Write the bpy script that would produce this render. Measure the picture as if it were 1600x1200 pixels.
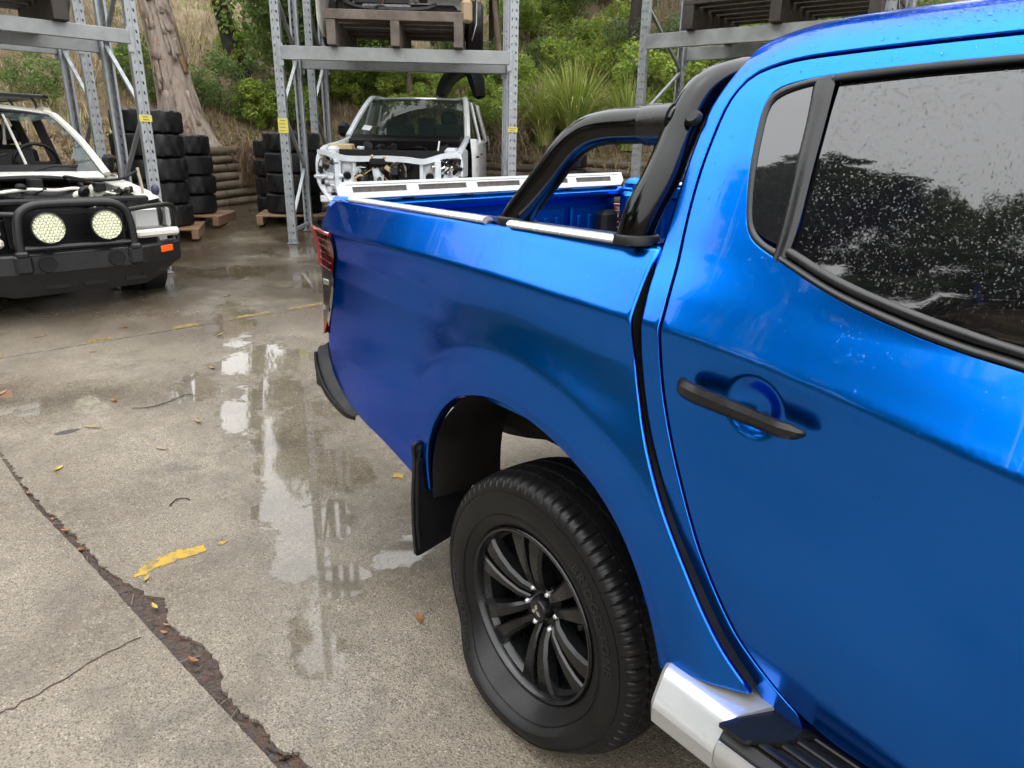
import bpy, bmesh, math, random
import numpy as np
from mathutils import Vector, Matrix, geometry
for o in list(bpy.data.objects): bpy.data.objects.remove(o, do_unlink=True)
scene = bpy.context.scene
COL = scene.collection
R_ = math.radians
rnd = random.Random(7)
rng = np.random.default_rng(11)

# ------------------------------------------------------------------ camera
cam_d = bpy.data.cameras.new('camera'); cam = bpy.data.objects.new('camera', cam_d); COL.objects.link(cam)
CAM = Vector((-0.968, -1.186, 1.514)); YAW, PITCH, ROLL = R_(38.91), R_(18.46), R_(1.065)
fw = Vector((math.sin(YAW)*math.cos(PITCH), math.cos(YAW)*math.cos(PITCH), -math.sin(PITCH)))
rt = Vector((math.cos(YAW), -math.sin(YAW), 0)); up = rt.cross(fw)
rt2 = rt*math.cos(ROLL)+up*math.sin(ROLL); up2 = -rt*math.sin(ROLL)+up*math.cos(ROLL)
m3 = Matrix((rt2, up2, -fw)).transposed()
cam.matrix_world = Matrix.Translation(CAM) @ m3.to_4x4()
cam_d.sensor_width = 36.0; cam_d.lens = 1090.0/1600.0*36.0
cam_d.clip_start = 0.05; cam_d.clip_end = 600
scene.camera = cam

# ------------------------------------------------------------------ overcast daylight
world = bpy.data.worlds.new('World'); scene.world = world; world.use_nodes = True
wn = world.node_tree.nodes; wl = world.node_tree.links; wn.clear()
SUN_EL, SUN_ROT = R_(82), R_(250)
sky = wn.new('ShaderNodeTexSky'); sky.sky_type = 'NISHITA'; sky.sun_disc = False
sky.sun_elevation = SUN_EL; sky.sun_rotation = SUN_ROT; sky.dust_density = 4.0; sky.air_density = 1.0; sky.ozone_density = 1.0
hsv = wn.new('ShaderNodeHueSaturation'); hsv.inputs['Saturation'].default_value = 0.10
bg = wn.new('ShaderNodeBackground'); bg.inputs['Strength'].default_value = 0.15
out = wn.new('ShaderNodeOutputWorld')
# even cloud layer (zenith about three times the horizon) veiling the clear sky
tcw = wn.new('ShaderNodeTexCoord'); spw = wn.new('ShaderNodeSeparateXYZ'); wl.new(tcw.outputs['Generated'], spw.inputs[0])
cl = wn.new('ShaderNodeMapRange'); cl.inputs[1].default_value = 0; cl.inputs[2].default_value = 1; cl.inputs[3].default_value = 1.45; cl.inputs[4].default_value = 4.2; wl.new(spw.outputs['Z'], cl.inputs[0])
cc = wn.new('ShaderNodeVectorMath'); cc.operation = 'SCALE'; cc.inputs[0].default_value = (.97, 1.0, 1.035); wl.new(cl.outputs[0], cc.inputs['Scale'])
mxw = wn.new('ShaderNodeMix'); mxw.data_type = 'RGBA'; mxw.inputs[0].default_value = .88
wl.new(sky.outputs[0], hsv.inputs['Color']); wl.new(hsv.outputs[0], mxw.inputs[6]); wl.new(cc.outputs[0], mxw.inputs[7]); wl.new(mxw.outputs[2], bg.inputs['Color']); wl.new(bg.outputs[0], out.inputs[0])
sun_d = bpy.data.lights.new('sun', 'SUN'); sun_d.energy = 0.8; sun_d.angle = R_(165); sun_d.color = (1.0, .97, .93)
sun = bpy.data.objects.new('sun', sun_d); COL.objects.link(sun)
sd = Vector((math.sin(SUN_ROT)*math.cos(SUN_EL), math.cos(SUN_ROT)*math.cos(SUN_EL), math.sin(SUN_EL)))
sun.rotation_euler = sd.to_track_quat('Z', 'Y').to_euler()
vs = scene.view_settings
vs.view_transform = 'Standard'; vs.look = 'None'; vs.gamma = 1.0; vs.exposure = 2.3; vs.use_curve_mapping = False
scene.cycles.max_bounces = 6; scene.cycles.diffuse_bounces = 2; scene.cycles.glossy_bounces = 2; scene.cycles.transmission_bounces = 3; scene.cycles.transparent_max_bounces = 6; scene.cycles.use_adaptive_sampling = True; scene.cycles.adaptive_threshold = .04; scene.cycles.use_light_tree = False; scene.cycles.caustics_reflective = False; scene.cycles.caustics_refractive = False
scene.cycles.use_denoising = True

# ------------------------------------------------------------------ helpers
def tag(o, label=None, cat=None, group=None, kind=None):
    if label: o['label'] = label
    if cat: o['category'] = cat
    if group: o['group'] = group
    if kind: o['kind'] = kind
    return o
def empty(name, loc=(0, 0, 0), rz=0.0, label=None, cat=None, group=None):
    o = bpy.data.objects.new(name, None); COL.objects.link(o); o.location = loc; o.rotation_euler = (0, 0, rz)
    o.empty_display_size = .1
    return tag(o, label, cat, group)
def link_mesh(name, me, mat=None, parent=None):
    o = bpy.data.objects.new(name, me); COL.objects.link(o)
    if mat is not None and not me.materials: me.materials.append(mat)
    if parent is not None: o.parent = parent
    return o
TILT = 0.021
def tilt_arr(V):
    V = np.array(V, float); V[:, 2] += TILT*(V[:, 0]-.05); return V
def frames(path, closed=False):
    P = [Vector(p) for p in path]; n = len(P); T = []
    for i in range(n):
        a = P[i-1] if (i > 0 or closed) else P[i]; b = P[(i+1) % n] if (i < n-1 or closed) else P[i]
        t = (b-a); T.append(t.normalized() if t.length > 1e-9 else Vector((0, 0, 1)))
    u = T[0].orthogonal().normalized()
    if abs(T[0].z) < .95: u = Vector((0, 0, 1)).cross(T[0]).normalized()
    F = []
    for i in range(n):
        u = (u - T[i]*u.dot(T[i])).normalized(); F.append((P[i], T[i], u, T[i].cross(u)))
    return F
class MB:
    def __init__(s): s.v = []; s.f = []
    def add(s, v, f):
        b = len(s.v); s.v += [tuple(p) for p in v]; s.f += [tuple(i+b for i in q) for q in f]; return s
    def box(s, c, d, M=None, bev=0.0):
        c = Vector(c); hx, hy, hz = d[0]/2, d[1]/2, d[2]/2; V = []; 
        M = M or Matrix.Identity(3)
        if bev <= 0:
            for sx in (-1, 1):
                for sy in (-1, 1):
                    for sz in (-1, 1): V.append(c+M@Vector((sx*hx, sy*hy, sz*hz)))
            return s.add(V, [(0, 1, 3, 2), (4, 6, 7, 5), (0, 4, 5, 1), (2, 3, 7, 6), (0, 2, 6, 4), (1, 5, 7, 3)])
        b = min(bev, hx*.9, hy*.9, hz*.9); idx = {}
        for sx in (-1, 1):
            for sy in (-1, 1):
                for sz in (-1, 1):
                    for a, p in enumerate(((sx*hx, sy*(hy-b), sz*(hz-b)), (sx*(hx-b), sy*hy, sz*(hz-b)), (sx*(hx-b), sy*(hy-b), sz*hz))):
                        idx[(sx, sy, sz, a)] = len(V); V.append(c+M@Vector(p))
        I = lambda *k: idx[k]; F = []
        for q in (-1, 1):
            f = [I(q, -1, -1, 0), I(q, 1, -1, 0), I(q, 1, 1, 0), I(q, -1, 1, 0)]; F.append(f if q > 0 else f[::-1])
            f = [I(-1, q, -1, 1), I(-1, q, 1, 1), I(1, q, 1, 1), I(1, q, -1, 1)]; F.append(f if q > 0 else f[::-1])
            f = [I(-1, -1, q, 2), I(1, -1, q, 2), I(1, 1, q, 2), I(-1, 1, q, 2)]; F.append(f if q > 0 else f[::-1])
        for p in (-1, 1):
            for q in (-1, 1):
                f = [I(p, q, -1, 0), I(p, q, -1, 1), I(p, q, 1, 1), I(p, q, 1, 0)]; F.append(f if p*q > 0 else f[::-1])
                f = [I(p, -1, q, 0), I(p, 1, q, 0), I(p, 1, q, 2), I(p, -1, q, 2)]; F.append(f if p*q > 0 else f[::-1])
                f = [I(-1, p, q, 1), I(-1, p, q, 2), I(1, p, q, 2), I(1, p, q, 1)]; F.append(f if p*q > 0 else f[::-1])
        for sx in (-1, 1):
            for sy in (-1, 1):
                for sz in (-1, 1):
                    f = [I(sx, sy, sz, 0), I(sx, sy, sz, 1), I(sx, sy, sz, 2)]; F.append(f if sx*sy*sz > 0 else f[::-1])
        return s.add(V, F)
    def bar(s, a, b, w, h, bev=0.0, upv=(0, 0, 1)):
        a, b = Vector(a), Vector(b); t = (b-a); L = t.length; t.normalize(); U = Vector(upv)
        if abs(t.dot(U)) > .98: U = Vector((1, 0, 0))
        r = t.cross(U).normalized(); u = r.cross(t); M = Matrix((r, t, u)).transposed()
        return s.box((a+b)/2, (w, L, h), M, bev)
    def tube(s, path, r, n=10, cap=True, closed=False, sx=1.0, sy=1.0, rot=0.0):
        F = frames(path, closed); k = len(F); V = []; Q = []
        for i, (p, t, u, w) in enumerate(F):
            rr = r[i] if hasattr(r, '__len__') else r
            for j in range(n):
                a = 2*math.pi*j/n+rot; V.append(p+u*(rr*sx*math.cos(a))+w*(rr*sy*math.sin(a)))
        for i in range(k if closed else k-1):
            i2 = (i+1) % k
            for j in range(n): Q.append((i*n+j, i*n+(j+1) % n, i2*n+(j+1) % n, i2*n+j))
        if cap and not closed: Q += [tuple(range(n))[::-1], tuple(range((k-1)*n, k*n))]
        return s.add(V, Q)
    def lathe(s, prof, n=24, c=(0, 0, 0), ax=(0, 0, 1), closed=False):
        A = Vector(ax).normalized(); u = A.orthogonal().normalized(); w = A.cross(u); c = Vector(c); V = []; Q = []; k = len(prof)
        for j in range(n):
            a = 2*math.pi*j/n; d = u*math.cos(a)+w*math.sin(a)
            for (r, h) in prof: V.append(c+d*r+A*h)
        for j in range(n):
            j2 = (j+1) % n
            for i in range(k if closed else k-1): 
                i2 = (i+1) % k
                Q.append((j*k+i, j2*k+i, j2*k+i2, j*k+i2))
        return s.add(V, Q)
    def prism(s, poly, o, ex, ey, ez, t):
        # polygon in the (ex, ey) plane pushed t along ez
        o, ex, ey, ez = Vector(o), Vector(ex), Vector(ey), Vector(ez); n = len(poly)
        A = [o+ex*p[0]+ey*p[1] for p in poly]; B = [p+ez*t for p in A]
        return s.add(A+B, [tuple(range(n))[::-1], tuple(range(n, 2*n))]+[(i, (i+1) % n, n+(i+1) % n, n+i) for i in range(n)])
    def sphere(s, c, r, nu=10, nv=6, sc=(1, 1, 1)):
        V = []; Q = []; c = Vector(c)
        for i in range(nv+1):
            th = math.pi*i/nv
            for j in range(nu):
                a = 2*math.pi*j/nu; V.append(c+Vector((r*sc[0]*math.sin(th)*math.cos(a), r*sc[1]*math.sin(th)*math.sin(a), r*sc[2]*math.cos(th))))
        for i in range(nv):
            for j in range(nu): Q.append((i*nu+j, (i+1)*nu+j, (i+1)*nu+(j+1) % nu, i*nu+(j+1) % nu))
        return s.add(V, Q)
    def mesh(s, name, ang=32, tilt=False, fix=True):
        me = bpy.data.meshes.new(name); V = tilt_arr(s.v) if tilt else s.v
        me.from_pydata([tuple(p) for p in V], [], s.f)
        if fix:
            bm = bmesh.new(); bm.from_mesh(me); bmesh.ops.remove_doubles(bm, verts=bm.verts, dist=1e-6)
            bmesh.ops.recalc_face_normals(bm, faces=bm.faces); bm.to_mesh(me); bm.free()
        me.shade_smooth(); me.set_sharp_from_angle(angle=R_(ang)); return me
    def build(s, name, mat, parent=None, ang=32, tilt=False, fix=True):
        return link_mesh(name, s.mesh(name, ang, tilt, fix), mat, parent)
def np_mesh(name, V, F, mat, parent=None, smooth=False):
    me = bpy.data.meshes.new(name); V = np.asarray(V, np.float32); F = np.asarray(F, np.int32); k = F.shape[1]
    me.vertices.add(len(V)); me.vertices.foreach_set('co', V.ravel())
    me.loops.add(F.size); me.loops.foreach_set('vertex_index', F.ravel())
    me.polygons.add(len(F)); me.polygons.foreach_set('loop_start', np.arange(0, F.size, k, dtype=np.int32))
    me.update(calc_edges=True); me.validate()
    if smooth: me.shade_smooth()
    return link_mesh(name, me, mat, parent)
def copy_tree(o, parent=None):
    c = o.copy(); COL.objects.link(c); c.parent = parent
    for ch in [x for x in bpy.data.objects if x.parent == o]: copy_tree(ch, c)
    return c
def spl(pts, n=8, closed=False):
    P = np.array(pts, float); out = []
    Q = np.vstack([P[-1:], P, P[:2]]) if closed else np.vstack([2*P[0]-P[1], P, 2*P[-1]-P[-2]])
    for i in range(1, len(Q)-2):
        p0, p1, p2, p3 = Q[i-1:i+3]
        for t in np.arange(n)/n: out.append(.5*((2*p1)+(p2-p0)*t+(2*p0-5*p1+4*p2-p3)*t*t+(3*p1-p0-3*p2+p3)*t**3))
    if not closed: out.append(P[-1])
    return np.array(out)
def resample(P, h):
    P = np.array(P, float); d = np.r_[0, np.cumsum(np.linalg.norm(np.diff(P, axis=0), axis=1))]
    n = max(2, int(round(d[-1]/h))+1); t = np.linspace(0, d[-1], n)
    return np.stack([np.interp(t, d, P[:, k]) for k in range(P.shape[1])], 1)
def in_poly(P, poly):
    P = np.asarray(P, float); x, y = P[:, 0], P[:, 1]; r = np.zeros(len(P), bool); q = np.asarray(poly, float); n = len(q)
    for i in range(n):
        x1, y1 = q[i]; x2, y2 = q[(i+1) % n]
        c = ((y1 > y) != (y2 > y))
        with np.errstate(divide='ignore', invalid='ignore'): xi = (x2-x1)*(y-y1)/(y2-y1)+x1
        r ^= c & (x < xi)
    return r
def seg_dist(y, z, D):
    y = np.atleast_1d(np.asarray(y, float)); z = np.atleast_1d(np.asarray(z, float)); best = np.full(y.shape, 99.)
    for a, b in zip(D[:-1], D[1:]):
        e = b-a; L = e@e+1e-12; t = np.clip(((y-a[0])*e[0]+(z-a[1])*e[1])/L, 0, 1)
        best = np.minimum(best, np.hypot(y-a[0]-t*e[0], z-a[1]-t*e[1]))
    return best
def triangulate(loops, h, extra=None, grid=True):
    """loops: outer first, then holes (each Nx2). returns pts, tris, loop index lists"""
    pts = []; edges = []; ids = []
    for L in loops:
        b = len(pts); n = len(L); pts += [tuple(p) for p in L]; edges += [(b+i, b+(i+1) % n) for i in range(n)]; ids.append(list(range(b, b+n)))
    lo = np.min(loops[0], 0); hi = np.max(loops[0], 0)
    G = []
    if grid:
        gx, gy = np.meshgrid(np.arange(lo[0], hi[0], h), np.arange(lo[1], hi[1], h)); G = np.stack([gx.ravel(), gy.ravel()], 1)
        if extra is not None: G = np.vstack([G, extra])
        k = in_poly(G, loops[0])
        for L in loops[1:]: k &= ~in_poly(G, L)
        G = G[k]
        dm = np.full(len(G), 9.)
        for L in loops: dm = np.minimum(dm, seg_dist(G[:, 0], G[:, 1], np.vstack([L, L[:1]])))
        G = G[dm > h*.45]
        pts += [tuple(p) for p in G]
    r = geometry.delaunay_2d_cdt([Vector(p) for p in pts], edges, [], 0, 1e-7)
    P = np.array([tuple(v) for v in r[0]]); T = np.array([t for t in r[2] if len(t) == 3]); om = r[3]
    m = {}
    for i, l in enumerate(om):
        for q in l: m[q] = i
    C = P[T].mean(1); k = in_poly(C, loops[0])
    for L in loops[1:]: k &= ~in_poly(C, L)
    T = T[k]
    a = P[T]; s = (a[:, 1, 0]-a[:, 0, 0])*(a[:, 2, 1]-a[:, 0, 1])-(a[:, 1, 1]-a[:, 0, 1])*(a[:, 2, 0]-a[:, 0, 0])
    T[s < 0] = T[s < 0][:, ::-1]
    return P, T, [[m[i] for i in L] for L in ids]
def panel(name, S, loops, mat, parent=None, h=.02, r=.004, depth=.02, extra=None, mirror=False, tilt=True, rolls=None):
    """sheet-metal panel: loops in (y, v); S maps them onto the body; edges roll inwards"""
    loops = [np.asarray(L, float) for L in loops]
    P, T, ids = triangulate(loops, h, extra)
    def ev(p):
        X = S(p[:, 0], p[:, 1]); e = 1e-3
        dy = (S(p[:, 0]+e, p[:, 1])-S(p[:, 0]-e, p[:, 1]))/(2*e); dv = (S(p[:, 0], p[:, 1]+e)-S(p[:, 0], p[:, 1]-e))/(2*e)
        N = np.cross(dy, dv); N /= np.linalg.norm(N, axis=1)[:, None]; N[N[:, 0] > .6] *= -1
        N[(N[:, 2] < -.7)] *= -1
        return X, dy, dv, N
    X, dy, dv, N = ev(P); V = [X]; NN = [N]; F = [T]; base = len(P)
    # orientation: make triangles agree with N
    a = X[T]; fn = np.cross(a[:, 1]-a[:, 0], a[:, 2]-a[:, 0]); flip = (fn*N[T[:, 0]]).sum(1) < 0; T[flip] = T[flip][:, ::-1]
    for li, idl in enumerate(ids):
        L = P[idl]; n = len(L)
        t = np.roll(L, -1, 0)-np.roll(L, 1, 0); t /= np.linalg.norm(t, axis=1)[:, None]+1e-12
        ar = .5*np.sum(L[:, 0]*np.roll(L[:, 1], -1)-np.roll(L[:, 0], -1)*L[:, 1])
        o2 = np.stack([t[:, 1], -t[:, 0]], 1)*(1 if ar > 0 else -1)*(1 if li == 0 else -1)
        T3 = dy[idl]*o2[:, :1]+dv[idl]*o2[:, 1:]; T3 /= np.linalg.norm(T3, axis=1)[:, None]
        N3 = N[idl]; X3 = X[idl]; rr = r
        if rolls is not None and li == 0:
            rr = rolls(L)[:, None]
        rings = [np.array(idl)]
        for th in (30, 60, 90):
            s_, c_ = math.sin(R_(th)), math.cos(R_(th))
            V.append(X3+T3*(rr*s_)-N3*(rr*(1-c_))); NN.append(N3*c_+T3*s_); rings.append(np.arange(base, base+n)); base += n
        V.append(X3+T3*rr-N3*(rr+depth)); NN.append(T3); rings.append(np.arange(base, base+n)); base += n
        for A, B in zip(rings[:-1], rings[1:]):
            A2, B2 = np.roll(A, -1), np.roll(B, -1)
            F.append(np.stack([A, A2, B2], 1)); F.append(np.stack([A, B2, B], 1))
    V = np.vstack(V); NN = np.vstack(NN); F = np.vstack(F)
    a = V[F]; fn = np.cross(a[:, 1]-a[:, 0], a[:, 2]-a[:, 0]); flip = (fn*NN[F].mean(1)).sum(1) < 0; F[flip] = F[flip][:, ::-1]
    if mirror:
        V = V.copy(); V[:, 0] = 1.80-V[:, 0]; NN = NN*np.array([-1, 1, 1]); F = F[:, ::-1]
    if tilt: V = tilt_arr(V)
    o = np_mesh(name, V, F, mat, parent, True)
    NN /= np.linalg.norm(NN, axis=1)[:, None]
    if len(o.data.vertices) == len(NN): o.data.normals_split_custom_set_from_vertices([tuple(q) for q in NN])
    return o

# ------------------------------------------------------------------ materials
MATS = {}
def nodes_of(m): return m.node_tree.nodes, m.node_tree.links
def mat(name, col=(.5, .5, .5), rough=.5, metal=0.0, coat=0.0, coat_rough=.03, spec=.5, var=0.0, vscale=8.0, bump=0.0, bscale=40.0, rvar=0.0, island=0.0, trans=0.0, ior=1.45, translucent=0.0, col2=None, detail=4.0):
    m = bpy.data.materials.new(name); m.use_nodes = True; N, L = nodes_of(m); b = N['Principled BSDF']
    b.inputs['Base Color'].default_value = (*col, 1); b.inputs['Roughness'].default_value = rough; b.inputs['Metallic'].default_value = metal
    b.inputs['Coat Weight'].default_value = coat; b.inputs['Coat Roughness'].default_value = coat_rough
    b.inputs['Specular IOR Level'].default_value = spec; b.inputs['IOR'].default_value = ior; b.inputs['Transmission Weight'].default_value = trans
    csock = None
    if var or rvar or bump or col2:
        tc = N.new('ShaderNodeTexCoord'); nz = N.new('ShaderNodeTexNoise'); nz.inputs['Scale'].default_value = vscale; nz.inputs['Detail'].default_value = detail; nz.inputs['Roughness'].default_value = .62
        L.new(tc.outputs['Object'], nz.inputs['Vector'])
    if var or col2:
        mx = N.new('ShaderNodeMix'); mx.data_type = 'RGBA'; c2 = col2 or tuple(max(0, c*(1+var)) for c in col); c1 = col if col2 else tuple(max(0, c*(1-var)) for c in col)
        mx.inputs[6].default_value = (*c1, 1); mx.inputs[7].default_value = (*c2, 1)
        rp = N.new('ShaderNodeMapRange'); rp.inputs[1].default_value = .32; rp.inputs[2].default_value = .68
        L.new(nz.outputs[0], rp.inputs[0]); L.new(rp.outputs[0], mx.inputs[0]); csock = mx.outputs[2]
    if island:
        g = N.new('ShaderNodeNewGeometry'); h = N.new('ShaderNodeHueSaturation')
        mr = N.new('ShaderNodeMapRange'); mr.inputs[3].default_value = 1-island; mr.inputs[4].default_value = 1+island
        L.new(g.outputs['Random Per Island'], mr.inputs[0]); L.new(mr.outputs[0], h.inputs['Value'])
        mh = N.new('ShaderNodeMapRange'); mh.inputs[3].default_value = .5-island*.07; mh.inputs[4].default_value = .5+island*.05
        wv = N.new('ShaderNodeMath'); wv.operation = 'FRACT'; ml = N.new('ShaderNodeMath'); ml.operation = 'MULTIPLY'; ml.inputs[1].default_value = 7.31
        L.new(g.outputs['Random Per Island'], ml.inputs[0]); L.new(ml.outputs[0], wv.inputs[0]); L.new(wv.outputs[0], mh.inputs[0]); L.new(mh.outputs[0], h.inputs['Hue'])
        if csock: L.new(csock, h.inputs['Color'])
        else: h.inputs['Color'].default_value = (*col, 1)
        csock = h.outputs[0]
    if csock: L.new(csock, b.inputs['Base Color'])
    if rvar:
        mr = N.new('ShaderNodeMapRange'); mr.inputs[1].default_value = .3; mr.inputs[2].default_value = .7; mr.inputs[3].default_value = max(0, rough-rvar); mr.inputs[4].default_value = min(1, rough+rvar)
        L.new(nz.outputs[0], mr.inputs[0]); L.new(mr.outputs[0], b.inputs['Roughness'])
    if bump:
        n2 = N.new('ShaderNodeTexNoise'); n2.inputs['Scale'].default_value = bscale; n2.inputs['Detail'].default_value = 5
        L.new(tc.outputs['Object'], n2.inputs['Vector'])
        bp = N.new('ShaderNodeBump'); bp.inputs['Strength'].default_value = bump; bp.inputs['Distance'].default_value = .01
        L.new(n2.outputs[0], bp.inputs['Height']); L.new(bp.outputs[0], b.inputs['Normal'])
    if translucent:
        o = N['Material Output']; tr = N.new('ShaderNodeBsdfTranslucent'); ms = N.new('ShaderNodeMixShader'); ms.inputs[0].default_value = translucent
        if csock: L.new(csock, tr.inputs[0])
        else: tr.inputs[0].default_value = (*col, 1)
        L.new(b.outputs[0], ms.inputs[1]); L.new(tr.outputs[0], ms.inputs[2]); L.new(ms.outputs[0], o.inputs[0])
    MATS[name] = m; return m
def paint_mat():
    m = mat('ute_blue_paint', (.0, .140, .66), rough=.25, metal=1.0, coat=.42, coat_rough=.02); N, L = nodes_of(m); b = N['Principled BSDF']; b.inputs['Specular Tint'].default_value = (.12, .34, 1, 1)
    tc = N.new('ShaderNodeTexCoord'); g = N.new('ShaderNodeNewGeometry'); sep = N.new('ShaderNodeSeparateXYZ'); L.new(g.outputs['Normal'], sep.inputs[0])
    # rain beads standing on the faces that look upwards, thin run marks below
    vo = N.new('ShaderNodeTexVoronoi'); vo.inputs['Scale'].default_value = 230; L.new(tc.outputs['Object'], vo.inputs['Vector'])
    mr = N.new('ShaderNodeMapRange'); mr.inputs[1].default_value = .12; mr.inputs[2].default_value = .42; mr.inputs[3].default_value = 1; mr.inputs[4].default_value = 0; L.new(vo.outputs['Distance'], mr.inputs[0])
    nz = N.new('ShaderNodeTexNoise'); nz.inputs['Scale'].default_value = 9; nz.inputs['Detail'].default_value = 5; L.new(tc.outputs['Object'], nz.inputs['Vector'])
    n2 = N.new('ShaderNodeMapRange'); n2.inputs[1].default_value = .47; n2.inputs[2].default_value = .62; L.new(nz.outputs[0], n2.inputs[0])
    um = N.new('ShaderNodeMapRange'); um.inputs[1].default_value = .40; um.inputs[2].default_value = .80; L.new(sep.outputs['Z'], um.inputs[0])
    a1 = N.new('ShaderNodeMath'); a1.operation = 'MULTIPLY'; L.new(mr.outputs[0], a1.inputs[0]); L.new(n2.outputs[0], a1.inputs[1])
    a2 = N.new('ShaderNodeMath'); a2.operation = 'MULTIPLY'; L.new(a1.outputs[0], a2.inputs[0]); L.new(um.outputs[0], a2.inputs[1])
    orp = N.new('ShaderNodeTexNoise'); orp.inputs['Scale'].default_value = 380; orp.inputs['Detail'].default_value = 1; L.new(tc.outputs['Object'], orp.inputs['Vector'])
    o2 = N.new('ShaderNodeMath'); o2.operation = 'MULTIPLY'; o2.inputs[1].default_value = .012; L.new(orp.outputs[0], o2.inputs[0])
    ad = N.new('ShaderNodeMath'); L.new(a2.outputs[0], ad.inputs[0]); L.new(o2.outputs[0], ad.inputs[1])
    bp = N.new('ShaderNodeBump'); bp.inputs['Strength'].default_value = .40; bp.inputs['Distance'].default_value = .0014; L.new(ad.outputs[0], bp.inputs['Height'])
    rm = N.new('ShaderNodeMapping'); rm.inputs['Scale'].default_value = (1, 48, 1.3); L.new(tc.outputs['Object'], rm.inputs[0]); rn = N.new('ShaderNodeTexNoise'); rn.inputs['Scale'].default_value = 1.0; rn.inputs['Detail'].default_value = 3; L.new(rm.outputs[0], rn.inputs['Vector'])
    rq = N.new('ShaderNodeMapRange'); rq.inputs[1].default_value = .50; rq.inputs[2].default_value = .66; rq.inputs[3].default_value = 0; rq.inputs[4].default_value = .16; L.new(rn.outputs[0], rq.inputs[0]); a5 = N.new('ShaderNodeMath'); L.new(ad.outputs[0], a5.inputs[0]); L.new(rq.outputs[0], a5.inputs[1]); L.new(a5.outputs[0], bp.inputs['Height'])
    L.new(bp.outputs[0], b.inputs['Coat Normal'])
    # film of road grime: slightly duller and paler in runs
    mp = N.new('ShaderNodeMapping'); mp.inputs['Scale'].default_value = (1, 26, 1.6); L.new(tc.outputs['Object'], mp.inputs[0])
    st = N.new('ShaderNodeTexNoise'); st.inputs['Scale'].default_value = 1.6; st.inputs['Detail'].default_value = 6; L.new(mp.outputs[0], st.inputs['Vector'])
    cr = N.new('ShaderNodeMapRange'); cr.inputs[1].default_value = .45; cr.inputs[2].default_value = .8; cr.inputs[3].default_value = .004; cr.inputs[4].default_value = .05; L.new(st.outputs[0], cr.inputs[0]); L.new(cr.outputs[0], b.inputs['Coat Roughness'])
    return m
M_BLUE = paint_mat()
M_BLUE_IN = mat('ute_blue_tub_inner', (.0, .125, .50), rough=.33, metal=1.0, coat=.25, coat_rough=.08)
M_BLACK = mat('black_gloss_bar', (.0015, .0015, .002), rough=.10, coat=0, spec=.4, bump=.03, bscale=25)
M_BLKP = mat('black_plastic', (.0055, .0055, .006), rough=.46, rvar=.10, spec=.35, bump=.08, bscale=220, vscale=14)
M_BLKS = mat('black_satin', (.006, .006, .0065), rough=.27, rvar=.08, vscale=20)
M_RUB = mat('tyre_rubber', (.0048, .0048, .005), rough=.42, rvar=.14, spec=.35, vscale=9, bump=.05, bscale=150)
M_RUBT = mat('old_tyre_rubber', (.0055, .0055, .006), rough=.5, spec=.4, rvar=.2, vscale=10, bump=.25, bscale=55, var=.4)
M_LET = mat('tyre_lettering', (.011, .011, .012), rough=.36)
M_RIM = mat('rim_satin_black', (.005, .0053, .006), rough=.30, metal=.2, coat=.3, coat_rough=.10, rvar=.08, vscale=30)
M_CHROME = mat('chrome', (.75, .75, .76), rough=.12, metal=1)
M_ALU = mat('brushed_silver', (.62, .63, .64), rough=.24, metal=.55, rvar=.06, vscale=30)
M_STEPS = mat('silver_paint_step', (.48, .49, .49), rough=.28, metal=.6, coat=.7, coat_rough=.08)
M_WHITEST = mat('white_rail_strip', (.42, .43, .44), rough=.35, var=.06, rvar=.1)
M_FOAM = mat('grey_foam_strip', (.10, .09, .085), rough=.8, var=.3, vscale=60)
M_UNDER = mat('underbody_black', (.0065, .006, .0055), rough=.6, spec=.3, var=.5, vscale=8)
M_RUST = mat('rusty_steel', (.12, .06, .03), rough=.75, var=.5, vscale=18, bump=.3, bscale=60)
M_REDL = mat('red_tail_lens', (.26, .004, .006), rough=.06, coat=1, spec=.6)
M_REDD = mat('dark_red_lamp_bowl', (.07, .002, .003), rough=.12, coat=1)
M_SMOKE = mat('smoke_lamp_bowl', (.10, .09, .08), rough=.15, metal=.5, coat=1)
M_CHRL = mat('lamp_reflector', (.6, .6, .6), rough=.15, metal=1)
M_WETPL = mat('wet_plastic', (.007, .0075, .008), rough=.22, rvar=.1, vscale=12)
def glass_dark(name, col, tr=.06):
    m = bpy.data.materials.new(name); m.use_nodes = True; N, L = nodes_of(m); b = N['Principled BSDF']; b.inputs['Base Color'].default_value = (*col, 1); b.inputs['Roughness'].default_value = .015; b.inputs['Specular IOR Level'].default_value = .5; b.inputs['IOR'].default_value = 1.52 if tr > .1 else 1.85
    t = N.new('ShaderNodeBsdfTransparent'); t.inputs[0].default_value = (.5, .55, .53, 1); ms = N.new('ShaderNodeMixShader'); ms.inputs[0].default_value = tr
    L.new(b.outputs[0], ms.inputs[1]); L.new(t.outputs[0], ms.inputs[2]); L.new(ms.outputs[0], N['Material Output'].inputs[0]); return m
M_PRIV = glass_dark('privacy_glass', (.004, .004, .005), .03)
M_QUART = glass_dark('quarter_glass', (.010, .010, .012), .0)
M_DROP = mat('water_droplet', (1, 1, 1), rough=.0, trans=1.0, ior=1.33)

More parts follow.
